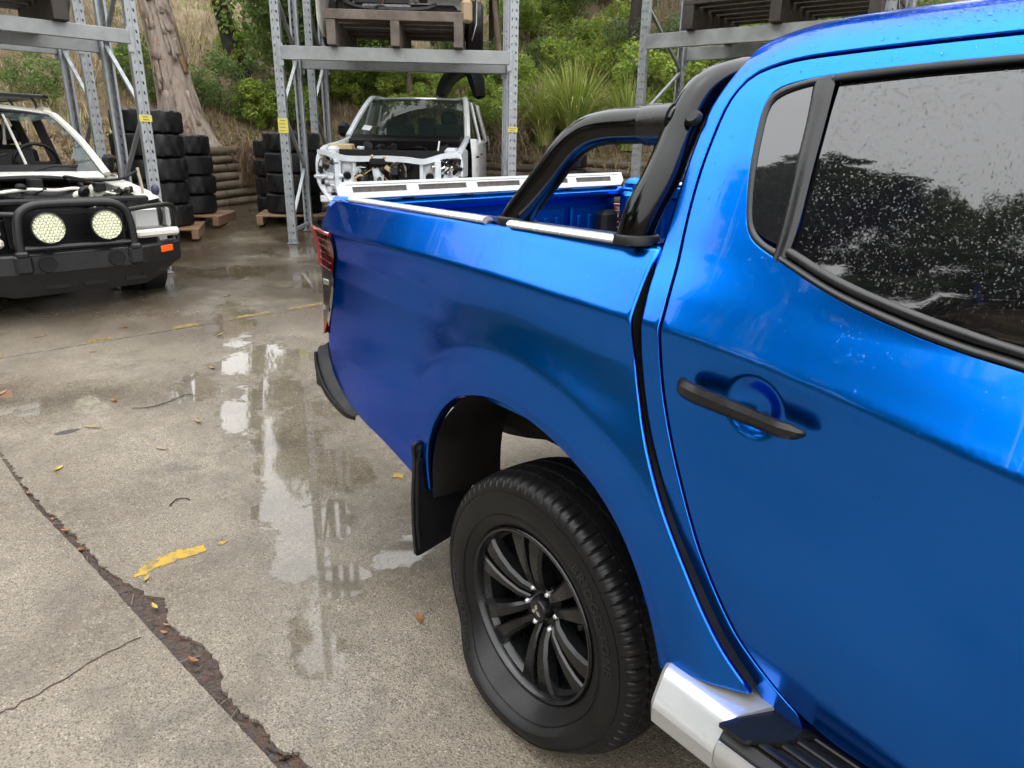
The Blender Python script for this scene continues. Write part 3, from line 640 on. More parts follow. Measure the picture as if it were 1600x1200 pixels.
ext = []; ys = np.arange(-1.28, -.36, .014)
for k in (-.10, -.02, -.012, -.004, .004, .012, .02, .03): ext.append(np.stack([ys, zc(ys)+k], 1))
aa = np.arange(0, 2*np.pi, .16)
for f in (.3, .6, .8, .9, .97, 1.03): ext.append(np.stack([-.588+.062*f*np.cos(aa), 1.116+.058*f*np.sin(aa)+.05*(.062*f*np.cos(aa))], 1))
EXD = np.vstack(ext)
for mir in (False, True):
    door = panel('rear_door', S_cab, [door_out, opening], M_BLUE, UTE, h=.014 if not mir else .03, r=.004, depth=.03, extra=EXD if not mir else None, mirror=mir)
    def S_off(d): 
        return lambda y, v: S_cab(y, v)+np.array([d, 0, 0])
    if not mir: DOOR = door
    # shell round the door: C pillar and roof
    cut_o = DC.copy(); t = np.gradient(cut_o, axis=0); t /= np.linalg.norm(t, axis=1)[:, None]; cut_o = cut_o+np.stack([t[:, 1], -t[:, 0]], 1)*(.0125)
    k0 = np.argmin(np.hypot(cut_o[:, 0]+.735, cut_o[:, 1]-.585))
    rear = spl([(-.715, .515), (-.697, .534), (-.643, .589), (-.586, .659), (-.512, .763), (-.440, .883), (-.375, 1.035), (-.346, 1.143), (-.338, 1.216), (-.326, 1.273), (-.318, 1.339), (-.315, 1.394), (-.314, 1.463), (-.318, 1.550), (-.330, 1.618), (-.346, 1.672), (-.352, 1.73), (-.345, 1.80), (-.335, 1.95), (-.33, 2.10), (-.33, 2.37)], 6)
    shell = np.vstack([resample(rear, .02), resample(np.array([(-.33, 2.37), (-2.3, 2.37)]), .05)[1:], resample(np.array([(-2.3, 2.37), (-2.3, 1.68)]), .03)[1:], resample(np.array([(-2.3, 1.68), (-1.30, 1.68)]), .03)[1:-1], cut_o[k0:][::-1], [(-.76, .525)]])
    def shell_roll(L):
        r = np.full(len(L), .003); rearm = (L[:, 0] > -.66) & (seg_dist(L[:, 0], L[:, 1], rear) < .002); r[rearm] = .006; up_ = rearm & (L[:, 1] > 1.30); r[up_] = .016; r[(L[:, 1] > 2.3)] = .0005; return r
    panel('cab_shell', S_cab, [shell], M_BLUE, UTE, h=.016 if not mir else .035, r=.003, depth=.045, mirror=mir, rolls=shell_roll)
    # front door, simply continuing the side
    fd = np.vstack([resample(np.array([(-1.308, .575), (-2.3, .60)]), .05), resample(np.array([(-2.3, .60), (-2.3, 1.16)]), .05)[1:], resample(np.array([(-2.3, 1.16), (-1.75, 1.664)]), .05)[1:], resample(np.array([(-1.75, 1.664), (-1.308, 1.664)]), .05)[1:], resample(np.array([(-1.308, 1.664), (-1.308, .575)]), .03)[1:-1]])
    fo = resample(np.array([(-1.36, 1.20), (-1.36, 1.635), (-1.74, 1.635), (-2.15, 1.17), (-1.36, 1.20)]), .04)[:-1]
    fdo = panel('front_door', S_cab, [fd, fo], M_BLUE, UTE, h=.035, r=.004, depth=.03, mirror=mir)
    panel('window_glass', S_off(.012), [fo], M_PRIV, fdo, h=.05, r=.002, depth=.002, mirror=mir)
    # rear door window glass and quarter glass
    gl = panel('window_glass', S_off(.010), [np.vstack([resample(np.array([(-.556, 1.633), (-.566, 1.489), (-.575, 1.386), (-.566, 1.372)]), .03)[::-1], resample(spl([(-.556, 1.633), (-.64, 1.638), (-.74, 1.641), (-.9, 1.643), (-1.20, 1.638)], 5), .03)[1:], resample(np.array([(-1.20, 1.638), (-1.225, 1.235)]), .03)[1:], resample(spl([(-1.225, 1.235), (-.927, 1.279), (-.851, 1.290), (-.764, 1.307), (-.660, 1.334), (-.566, 1.372)], 5), .03)[1:-1]])], M_PRIV, door, h=.04, r=.001, depth=.002, mirror=mir)
    if not mir: GLASS = gl
    ql = np.vstack([resample(spl([(-.476, 1.408), (-.461, 1.464), (-.445, 1.538), (-.440, 1.590), (-.453, 1.615), (-.499, 1.628), (-.545, 1.632)], 6), .015), resample(spl([(-.545, 1.632), (-.555, 1.578), (-.562, 1.489), (-.568, 1.40), (-.560, 1.366)], 6), .015)[1:], resample(spl([(-.560, 1.366), (-.526, 1.374), (-.495, 1.388), (-.476, 1.408)], 6), .015)[1:-1]])
    panel('quarter_glass', S_off(.005), [inset(ql, .007 if True else 0)], M_QUART, door, h=.03, r=.003, depth=.002, mirror=mir)
# seals and mouldings of the rear door (near side)
def strip(name, A, B, d, mt, n=3, parent=None, bulge=.004, tilt=True):
    A = resample(spl(A, 6), .012); m_ = len(A); Bq = resample(spl(B, 6), .012); t = np.linspace(0, 1, m_); s_ = np.linspace(0, 1, len(Bq)); B2 = np.stack([np.interp(t, s_, Bq[:, k]) for k in (0, 1)], 1)
    V = []; F = []; n = 7
    for i in range(m_):
        for k in range(n):
            f = k/(n-1); p = A[i]*(1-f)+B2[i]*f; X = S_cab(p[:1], p[1:])[0].copy(); X[0] += d-bulge*(1-(2*f-1)**4)
            V.append(X)
    F = [(i*n+k, i*n+k+1, (i+1)*n+k+1, (i+1)*n+k) for i in range(m_-1) for k in range(n-1)]
    mb = MB(); mb.add(V, F); o = mb.build(name, mt, parent or DOOR, ang=60, tilt=tilt); return o
lowb = [(-1.225, 1.216), (-.935, 1.256), (-.859, 1.265), (-.773, 1.281), (-.670, 1.309), (-.566, 1.348)]
midb = [(-1.225, 1.229), (-.931, 1.268), (-.855, 1.278), (-.769, 1.295), (-.666, 1.321), (-.562, 1.359)]
topb = [(-1.225, 1.243), (-.927, 1.283), (-.851, 1.295), (-.764, 1.312), (-.660, 1.339), (-.562, 1.375)]
strip('belt_moulding', lowb, midb, .002, M_BLKS, bulge=.009); strip('belt_seal', midb, topb, .006, M_BLKS, bulge=.006)
strip('window_top_trim', [(-.548, 1.641), (-.64, 1.6465), (-.73, 1.649), (-.9, 1.650), (-1.2, 1.644)], [(-.552, 1.626), (-.646, 1.631), (-.735, 1.634), (-.9, 1.636), (-1.2, 1.630)], .006, M_BLKP, bulge=.008)
strip('window_divider', [(-.512, 1.632), (-.526, 1.559), (-.538, 1.458), (-.546, 1.372), (-.545, 1.355)], [(-.549, 1.638), (-.557, 1.578), (-.566, 1.489), (-.573, 1.40), (-.570, 1.345)], .004, M_BLKS, bulge=.006)
strip('quarter_surround', [(-.562, 1.348), (-.529, 1.361), (-.498, 1.377), (-.478, 1.403), (-.457, 1.464), (-.441, 1.538), (-.435, 1.592), (-.450, 1.621), (-.499, 1.635), (-.548, 1.640)], [(-.562, 1.363), (-.529, 1.372), (-.505, 1.386), (-.487, 1.408), (-.468, 1.466), (-.453, 1.538), (-.447, 1.586), (-.458, 1.608), (-.499, 1.622), (-.548, 1.628)], .004, M_BLKS, bulge=.005)
# door handle
h = empty('door_handle'); bpy.data.objects.remove(h)
def hb(yz, x, r, name, sx=1.0, sy=1.0):
    mb = MB(); mb.tube([(xx, y, z) for (y, z), xx in zip(yz, x)], r, 8, sx=sx, sy=sy, rot=math.pi/8); return mb.build(name, M_BLKS, DOOR, ang=28, tilt=True)
hy = np.concatenate([[-.455, -.458, -.466], np.linspace(-.475, -.675, 15), [-.686, -.693, -.696]]); tq = (hy+.455)/-.241; hz = 1.1275-.018*tq
hx = np.interp(hy, [-.696, -.686, -.66, -.50, -.47, -.455], [.010, .000, -.008, -.010, -.004, .012]); rr = np.interp(hy, [-.696, -.690, -.675, -.62, -.50, -.466, -.458, -.455], [.003, .0085, .0125, .0135, .0158, .0160, .0125, .004])
HANDLE = hb(list(zip(hy, hz)), hx, rr, 'door_handle', .70, 1.12)
mb = MB(); mb.tube([(-.0085, -.5050, 1.1237), (-.0085, -.5066, 1.1236)], .0163, 8, sx=.72, sy=1.13, rot=math.pi/8); mb.build('handle_seam', M_UNDER, HANDLE, tilt=True)
# roof-side weather line, cab back wall, dark cabin
b = MB(); b.prism([(.11, .55), (1.69, .55), (1.69, 1.30), (1.52, 1.62), (1.40, 1.68), (.40, 1.68), (.28, 1.62), (.11, 1.30)], (0, -.345, 0), (1, 0, 0), (0, 0, 1), (0, 1, 0), .012); b.build('cab_back_panel', M_BLUE, UTE, tilt=True)
bw = MB(); bw.add([(.30, -.329, 1.34), (1.50, -.329, 1.34), (1.38, -.329, 1.66), (.42, -.329, 1.66)], [(0, 1, 2, 3)]); bw.build('rear_window', M_PRIV, UTE, tilt=True)
b = MB(); b.box((.9, -1.3, .60), (1.6, 1.9, .04)); [b.box((x, -.78, .95), (.5, .2, .6), bev=.06) for x in (.45, 1.3)]; [b.box((x, -.72, 1.38), (.27, .10, .17), bev=.04) for x in (.45, 1.3)]; [b.box((x, -1.75, 1.0), (.5, .2, .7), bev=.06) for x in (.45, 1.3)]
b.build('cabin_seats', M_UNDER, UTE, tilt=True)
b = MB(); b.box((.9, -2.31, 1.0), (1.6, .02, .9)); b.build('firewall', M_BLUE, UTE, tilt=True)
b = MB(); b.add([(.10, -2.3, 1.16), (1.70, -2.3, 1.16), (1.52, -1.76, 1.70), (.28, -1.76, 1.70)], [(0, 1, 2, 3)]); b.build('windscreen', M_PRIV, UTE, tilt=True)
# bonnet, front wings and front wheel, simply shaped (behind the photographer)
V = []; F = []; yy = np.linspace(-2.3, -3.75, 10); 
for i, y in enumerate(yy):
    t = (y+2.3)/-1.45; w = .02+.10*t**3; zt = 1.17-.12*t**1.5
    sec = [(w+.02, .62), (w, .85), (w+.01, zt-.14), (w+.09, zt-.03), (.5, zt), (.9, zt+.01)]
    V += [(x, y, z) for x, z in sec]+[(1.8-x, y, z) for x, z in sec[::-1][1:]]
n = 11; F = [(i*n+k, i*n+k+1, (i+1)*n+k+1, (i+1)*n+k) for i in range(9) for k in range(n-1)]+[tuple(range(9*n, 10*n))]
b = MB(); b.add(V, F); b.build('front_body', M_BLUE, UTE, tilt=True)

# rain drops: on the door glass, the door frame, the pillar, the roof edge and the tub shoulder
def droplets(S, n, yr, vr, keep, off, parent, mu, sg, rmin, rmax, h0=.5):
    y = rng.uniform(*yr, n*4); v = rng.uniform(*vr, n*4); k = keep(y, v); y = y[k][:n]; v = v[k][:n]; n = len(y)
    r = np.clip(rng.lognormal(mu, sg, n), rmin, rmax); ax = rng.uniform(.8, 1.2, n); az = rng.uniform(.85, 1.5, n); e = 1e-3
    dy = (S(y+e, v)-S(y-e, v))/(2*e); dv = (S(y, v+e)-S(y, v-e))/(2*e); N = np.cross(dy, dv); N /= np.linalg.norm(N, axis=1)[:, None]; N[(N[:, 0] > .2) | (N[:, 2] < -.5)] *= -1
    Ty = dy/np.linalg.norm(dy, axis=1)[:, None]; Tz = np.cross(N, Ty); Tz /= np.linalg.norm(Tz, axis=1)[:, None]
    P = tilt_arr(S(y, v)+np.array([off, 0, 0])); K = 8; a = np.arange(K)*2*np.pi/K; c, s_ = np.cos(a)[None, :, None], np.sin(a)[None, :, None]; Vs = []
    for f, hh in ((1.0, -.10), (.86, h0*.55), (.5, h0*.92)): Vs.append(P[:, None]+Ty[:, None]*(r*ax*f)[:, None, None]*c+Tz[:, None]*(r*az*f)[:, None, None]*s_+N[:, None]*(r*hh)[:, None, None])
    top = P+N*(r*h0)[:, None]; V = np.concatenate(Vs+[top[:, None]], 1).reshape(-1, 3); base = np.arange(n)*(3*K+1); T = []
    for j in range(K):
        j2 = (j+1) % K
        for q in (0, K): T += [np.stack([base+q+j, base+q+j2, base+q+K+j2], 1), np.stack([base+q+j, base+q+K+j2, base+q+K+j], 1)]
        T.append(np.stack([base+2*K+j, base+2*K+j2, base+3*K], 1))
    o = np_mesh('rain_droplets', V, np.vstack(T), M_DROP, parent, True); o['kind'] = 'stuff'; return o
def on_glass(y, v):
    low = np.interp(-y, [.56, .66, .76, .85, .93, 1.06], [1.378, 1.343, 1.316, 1.298, 1.287, 1.272]); left = np.interp(v, [1.38, 1.49, 1.63], [-.578, -.569, -.558])
    cl = .5+.5*np.sin(y*23+np.sin(v*31)*1.7)*np.cos(v*27-y*9)
    return (v > low+.003) & (y < left-.004) & (rng.uniform(0, 1, len(y)) < .45+.55*cl)
droplets(S_cab, 6000, (-1.06, -.562), (1.27, 1.628), on_glass, .010, GLASS, -7.15, .40, .0004, .0020, .42)
patchy = lambda y, v: .5+.5*np.sin(y*17+np.sin(v*21)*2)*np.cos(v*19+y*7)
def on_body(y, v):
    op = in_poly(np.stack([y, v], 1), opening); cutd = seg_dist(y, v, DC)
    w = np.where(v > 1.652, .9, np.where(v > 1.22, .35, .05))*patchy(y, v)
    return ~op & (cutd > .006) & (rng.uniform(0, 1, len(y)) < w) & (y < np.interp(v, [.9, 1.1, 1.2, 1.6, 1.75], [-.45, -.37, -.35, -.34, -.37])) & (v > 1.0)
droplets(S_cab, 3400, (-1.15, -.34), (1.0, 1.78), on_body, 0.0, UTE, -7.0, .4, .0005, .0022, .45)
droplets(S_tub, 900, (-.29, 1.05), (1.02, 1.333), lambda y, v: (rng.uniform(0, 1, len(y)) < patchy(y*.7, v)*np.where(v > 1.245, .9, .12)), 0.0, UTE, -6.95, .4, .0006, .0022, .45)

# ---- sports bar
hoop = [(.105, -.235, 1.345), (.115, -.245, 1.40), (.150, -.256, 1.47), (.188, -.252, 1.530), (.222, -.250, 1.585), (.262, -.254, 1.628), (.33, -.266, 1.655), (.42, -.276, 1.667), (.60, -.284, 1.672), (.90, -.285, 1.673)]
half = spl(hoop, 6); full = np.vstack([half, (half[::-1]*np.array([-1, 1, 1])+np.array([1.8, 0, 0]))[1:]])
BAR = empty('sports_bar'); bpy.data.objects.remove(BAR)
b = MB(); b.tube(full, .0375, 22, sx=1, sy=1); BARO = b.build('sports_bar', M_BLACK, UTE, tilt=True)
for mir in (0, 1):
    f = (lambda P: [(1.8-x, y, z) for x, y, z in P]) if mir else (lambda P: [tuple(p) for p in P])
    leg = spl([(.135, .185, 1.345), (.140, .165, 1.372), (.158, .096, 1.453), (.172, .045, 1.515), (.182, -.005, 1.550), (.190, -.062, 1.563), (.196, -.14, 1.566), (.205, -.245, 1.567)], 6)
    b = MB(); b.tube(f(leg), .0365, 22); b.build('side_leg', M_BLACK, BARO, tilt=True)
    b = MB(); b.tube(f([(.198, -.165, 1.566), (.199, -.180, 1.5665), (.204, -.235, 1.567)]), [.039, .0405, .0405], 22); b.build('leg_collar', M_BLKS, BARO, tilt=True)
    for (x, y, w, l) in ((.108, -.238, .052, .056), (.137, .180, .052, .062)):
        b = MB(); xx = 1.8-x if mir else x; b.lathe([(w*.92, 0), (w*.92, .008), (w*.86, .016), (w*.78, .019)], 20, (xx, y, 1.343), (0, 0, 1)); b.build('bar_foot', M_BLKP, BARO, tilt=True)
b = MB(); b.lathe([(0, .012), (.012, .012), (.016, .006), (.017, 0)], 16, (.190, -.29, 1.575), (-.8, -.1, .5)); b.build('bar_plug', M_BLKP, BARO, tilt=True)

# ---- tail lamp
def tail_lamp(mir):
    L = empty('tail_lamp'); L.parent = UTE; L.location = (0, 0, 0)
    mx = lambda P: [(1.8-x, y, z) for x, y, z in P] if mir else P
    zs = np.linspace(1.236, .835, 26); fr = np.interp(zs, [.832, .957, 1.081, 1.19, 1.236], [1.272, 1.195, 1.150, 1.085, 1.078])
    bk = np.interp(zs, [.832, .90, 1.0, 1.1, 1.236], [1.30, 1.335, 1.352, 1.362, 1.358])
    def surf(t0, t1, push):
        V = []
        for z, f, k in zip(zs, fr, bk):
            for u in np.linspace(0, 1, 9):
                y = f+.004+(k-f)*u; x = float(Ftub(np.array([min(y, 1.24)]), np.array([z]))[0])-.008+.040*u**2.5+push
                V.append((x, y, z))
        return V
    n = 9
    def part(name, za, zb, mt, push):
        V = surf(0, 0, push); F = []
        for i in range(len(zs)-1):
            zc_ = (zs[i]+zs[i+1])/2
            if za <= zc_ <= zb: F += [(i*n+k, i*n+k+1, (i+1)*n+k+1, (i+1)*n+k) for k in range(n-1)]
        b = MB(); b.add(mx(V), F); return b.build(name, mt, L, ang=60, tilt=True)
    part('red_lens', 1.085, 1.24, M_REDD, 0); part('clear_lens', .905, 1.085, M_SMOKE, 0); part('lower_red_lens', .83, .905, M_REDL, 0)
    b = MB()
    for z in (1.205, 1.178, 1.151, 1.124, 1.097):
        i = np.argmin(abs(zs-z)); f, k = fr[i], bk[i]; pts = [(float(Ftub(np.array([min(f+.008+(k-f)*u, 1.24)]), np.array([z]))[0])-.0060+.040*u**2.5, f+.008+(k-f)*u, z) for u in np.linspace(.05, .85, 7)]
        b.tube(mx(pts), .0026, 6)
    i0 = [np.argmin(abs(zs-z)) for z in np.linspace(1.232, 1.09, 8)]
    b.tube(mx([(float(Ftub(np.array([1.24]), np.array([zs[i]]))[0])+.026, bk[i]-.010, zs[i]) for i in i0]), .007, 8); b.tube(mx([(float(Ftub(np.array([min(fr[0]+(bk[0]-fr[0])*u, 1.24)]), np.array([1.232]))[0])-.006+.040*u**2.5, fr[0]+.01+(bk[0]-fr[0])*u, 1.233) for u in np.linspace(0, .95, 6)]), .006, 8)
    b.build('red_light_bar', M_REDL, L, tilt=True)
    b = MB()
    for z in (1.045, .945): 
        i = np.argmin(abs(zs-z)); y = fr[i]+.055; b.box(mx([(float(Ftub(np.array([y]), np.array([z]))[0])-.006, y, z)])[0], (.008, .07, .022), bev=.003); b.build('reversing_reflector', M_CHRL, L, tilt=True); b = MB()
    b = MB(); b.box(mx([(.235, 1.265, 1.03)])[0], (.11, .12, .38), bev=.02); b.build('lamp_housing', M_UNDER, L, tilt=True)
tail_lamp(0); tail_lamp(1)

# ---- rear bumper end (black cap seen past the tail)
bp_ = spl([(.105, 1.400, .735), (.095, 1.37, .680), (.086, 1.30, .622), (.086, 1.21, .580), (.092, 1.13, .558), (.105, 1.08, .552)], 6)
b = MB(); b.tube(bp_, [.007+.010*math.sin(math.pi*min(1, .15+i/(len(bp_)-1)*.85)) for i in range(len(bp_))], 12, sx=.55, sy=1.3); BUM = b.build('bumper_end', M_BLKP, UTE, tilt=True)
b = MB(); V = [tuple(p) for p in bp_]+[(p[0]+.05, p[1]-.01, p[2]+.035) for p in bp_]+[(p[0]+.20, p[1]+.02, p[2]+.03) for p in bp_]; n_ = len(bp_); b.add(V, [(k*n_+i, k*n_+i+1, (k+1)*n_+i+1, (k+1)*n_+i) for k in range(2) for i in range(n_-1)]); b.build('bumper_wing', M_BLKP, UTE, tilt=True)
b = MB(); b.box((.90, 1.44, .62), (1.55, .10, .14), bev=.03); b.box((.90, 1.40, .72), (1.50, .18, .03), bev=.01); b.build('rear_bumper', M_BLKP, UTE, tilt=True)

# ---- wheel arch liner, mud flap and running gear
sec = [(.470, .50), (.466, .62), (.440, .715), (.385, .80), (.30, .868), (.20, .905)]
secs = resample(spl(sec, 6), .03); V = []; n = 6; W = [.06, .10, .16, .24, .30, .33]
for (y, z) in secs:
    for k, x in enumerate(W): V.append((x, y-.004-.01*math.sin(k), z-.006))
b = MB(); b.add(V, [(i*n+k, i*n+k+1, (i+1)*n+k+1, (i+1)*n+k) for i in range(len(secs)-1) for k in range(n-1)]); b.build('arch_liner', M_UNDER, UTE)
for f_ in ([(.20, .905), (.118, .920), (.016, .92), (-.122, .89), (-.248, .835), (-.328, .772), (-.380, .707), (-.422, .64), (-.45, .55)],):
    q = resample(spl(f_, 6), .03); V = []
    for (y, z) in q: V += [(.05, y, z), (.12, y, z-.004), (.16, y, z+.02)]
    b = MB(); b.add(V, [(i*3+k, i*3+k+1, (i+1)*3+k+1, (i+1)*3+k) for i in range(len(q)-1) for k in range(2)]); b.build('arch_inner_lip', M_UNDER, UTE)
# underside of the tub
b = MB(); b.box((.90, 1.02, .83), (1.5, .5, .02)); b.box((.90, -.02, .965), (1.46, 1.5, .012)); b.build('tub_underside', M_UNDER, UTE)
flap = spl([(.025, .655), (.028, .60), (.020, .50), (.018, .40), (.022, .30), (.032, .275), (.10, .288), (.17, .305), (.21, .33), (.235, .42), (.245, .50), (.24, .54), (.30, .56), (.325, .60), (.30, .625), (.20, .605), (.12, .588), (.088, .598), (.075, .625), (.072, .66), (.05, .668)], 4, closed=True)
b = MB(); b.prism([tuple(p) for p in flap], (0, .515, 0), (1, 0, 0), (0, 0, 1), (0, 1, 0), .014); FL = b.build('mud_flap', M_BLKP, UTE)
for p in ((.048, .645), (.048, .60), (.11, .575), (.20, .575), (.28, .59)):
    b = MB(); b.lathe([(0, .010), (.007, .010), (.008, .006), (.014, .004), (.014, 0)], 12, (p[0], .515, p[1]), (0, -1, 0)); b.build('flap_bolt', M_RUST if p[0] > .15 else M_BLKS, FL)
b = MB(); b.tube([(.05, .512, .66), (.035, .510, .60), (.03, .509, .50), (.028, .509, .40), (.034, .51, .30)], .006, 6); b.build('flap_rib', M_BLKP, FL)
# chassis rails, axle, springs, shock
b = MB()
for x in (.36, 1.44): b.tube(spl([(x, -2.3, .56), (x, -.8, .56), (x, -.35, .66), (x, .2, .74), (x, .65, .70), (x, 1.3, .68)], 5), .055, 4, rot=.785, sx=.8, sy=1.2)
b.box((.9, .95, .69), (1.0, .06, .08)); b.box((.9, -.6, .60), (1.0, .06, .08)); b.build('chassis_rail', M_UNDER, UTE)
b = MB(); b.tube([(.24, 0, .345), (.75, 0, .355), (.80, 0, .355), (1.02, 0, .355), (1.07, 0, .355), (1.58, 0, .36)], [.04, .045, .11, .11, .045, .04], 14); b.build('rear_axle', M_UNDER, UTE)
for x in (.33, 1.47):
    b = MB()
    for k in range(4): b.tube(spl([(x, -.62+.12*k, .50-.02*k-.02*k), (x, -.3+.04*k, .435-.02*k), (x, 0, .405-.02*k), (x, .35-.04*k, .445-.02*k), (x, .68-.13*k, .53-.03*k)], 4), .011, 4, rot=.785, sx=3.0, sy=1); 
    b.build('leaf_spring', M_RUST, UTE)
b = MB(); b.tube([(.42, -.15, .80), (.40, -.02, .58)], .028, 10); b.tube([(.40, -.02, .58), (.385, .05, .36)], .02, 10); b.build('shock_absorber', M_UNDER, UTE)
b = MB(); b.lathe([(0, -.10), (.33, -.10), (.36, -.06), (.36, .06), (.33, .10), (0, .10)], 28, (.90, .86, .58), (0, 0, 1)); b.build('spare_wheel', M_RUB, UTE)

# ---- wheels
WX, WZ = .171, .3435       # mid plane and hub height of the near rear wheel
def flat_def(V, flat):
    V = np.array(V, float)
    if not flat: return V
    dz = V[:, 2]; rad = np.hypot(V[:, 1], V[:, 2]); th = np.arctan2(V[:, 2], V[:, 1])
    low = np.clip((np.cos(th+np.pi/2)-.45)/.55, 0, 1); low = low*low*(3-2*low)
    mid = np.clip((rad-.236)/.06, 0, 1)*np.clip((.392-rad)/.05, 0, 1)
    V[:, 0] = V[:, 0]*(1+.48*low*mid)
    # the carcass folds: squeeze radially towards the rim then rest on the ground
    k = low*np.clip((rad-.245)/.14, 0, 1); V[:, 2] += .040*k
    V[:, 1] *= 1+.05*low*np.clip((rad-.25)/.1, 0, 1)
    V[:, 2] = np.maximum(V[:, 2], -WZ+.004+.0*rad)
    return V
def make_tyre(name, flat, nseg=600):
    prof = []   # (w, r, kind): kind 1 shoulder block, 2 sidewall rib, 0 plain
    half = [(-.093, .231, 0), (-.103, .236, 0), (-.113, .246, 0), (-.121, .262, 0), (-.1265, .280, 0), (-.1285, .288, 0), (-.1295, .300, 0), (-.1300, .312, 0), (-.1292, .326, 0), (-.1275, .338, 0), (-.1262, .344, 0), (-.1265, .3465, 2), (-.1235, .356, 2), (-.1195, .364, 1), (-.1140, .3705, 1), (-.1060, .3765, 1), (-.0940, .3805, 1), (-.0800, .3828, 1), (-.0735, .3835, 3), (-.0715, .3765, 4), (-.0655, .3765, 4), (-.0635, .3848, 3), (-.045, .3860, 3), (-.0295, .3866, 3), (-.0275, .3795, 4), (-.0225, .3795, 4), (-.0205, .3870, 3), (-.008, .3874, 3), (0, .3875, 3)]
    prof = half+[(-w, r, k) for w, r, k in half[::-1][1:]]; n = len(prof); V = []
    NB = 75
    for j in range(nseg):
        a = 2*math.pi*j/nseg; ph = (a*NB/(2*math.pi)) % 1.0
        for (w, r, k) in prof:
            rr, aa = r, a
            s = w/.12
            if k in (1, 2):
                p2 = (ph+s*.25) % 1.0
                if p2 < .19: rr -= .0055 if k == 1 else .0022
                elif k == 1 and .52 < p2 < .62: rr -= .0016
            elif k == 3:
                p2 = ((a*NB/(2*math.pi))+abs(s)*3.0) % 1.0
                if p2 < .13: rr -= .0022
            ww = w
            if k in (3, 4): ww = w+.0022*math.sin(a*NB)
            V.append((ww, rr*math.cos(aa), rr*math.sin(aa)))
    V = flat_def(V, flat); F = [(j*n+i, ((j+1) % nseg)*n+i, ((j+1) % nseg)*n+i+1, j*n+i+1) for j in range(nseg) for i in range(n-1)]
    b = MB(); b.add(V, F); me = b.mesh(name, 24); return me
def arc_text(txt, a0, r, size, spacing=1.0):
    """raised letters running clockwise (as seen from outside) on the sidewall"""
    cu = bpy.data.curves.new('t', 'FONT'); cu.body = txt; cu.size = size; cu.extrude = .0006; cu.space_character = spacing; cu.resolution_u = 2
    ob = bpy.data.objects.new('t', cu); COL.objects.link(ob); dg = bpy.context.evaluated_depsgraph_get(); me = bpy.data.meshes.new_from_object(ob.evaluated_get(dg)); V = np.array([v.co[:] for v in me.vertices]); F = [tuple(p.vertices) for p in me.polygons]
    bpy.data.objects.remove(ob); bpy.data.curves.remove(cu); bpy.data.meshes.remove(me)
    out_ = []
    for x, y, z in V:
        rad = r+y; th = a0-x/r; w = np.interp(rad, [.262, .280, .288, .300, .312, .326, .338, .344], [-.121, -.1265, -.1285, -.1295, -.13, -.1292, -.1275, -.1262])-.0012-(.0010 if z > 0 else -.002)
        # seen from -x: y runs to the left of the picture, so clockwise means from +y over +z to -y
        out_.append((w, rad*math.cos(math.pi-th), rad*math.sin(th)))
    return out_, F
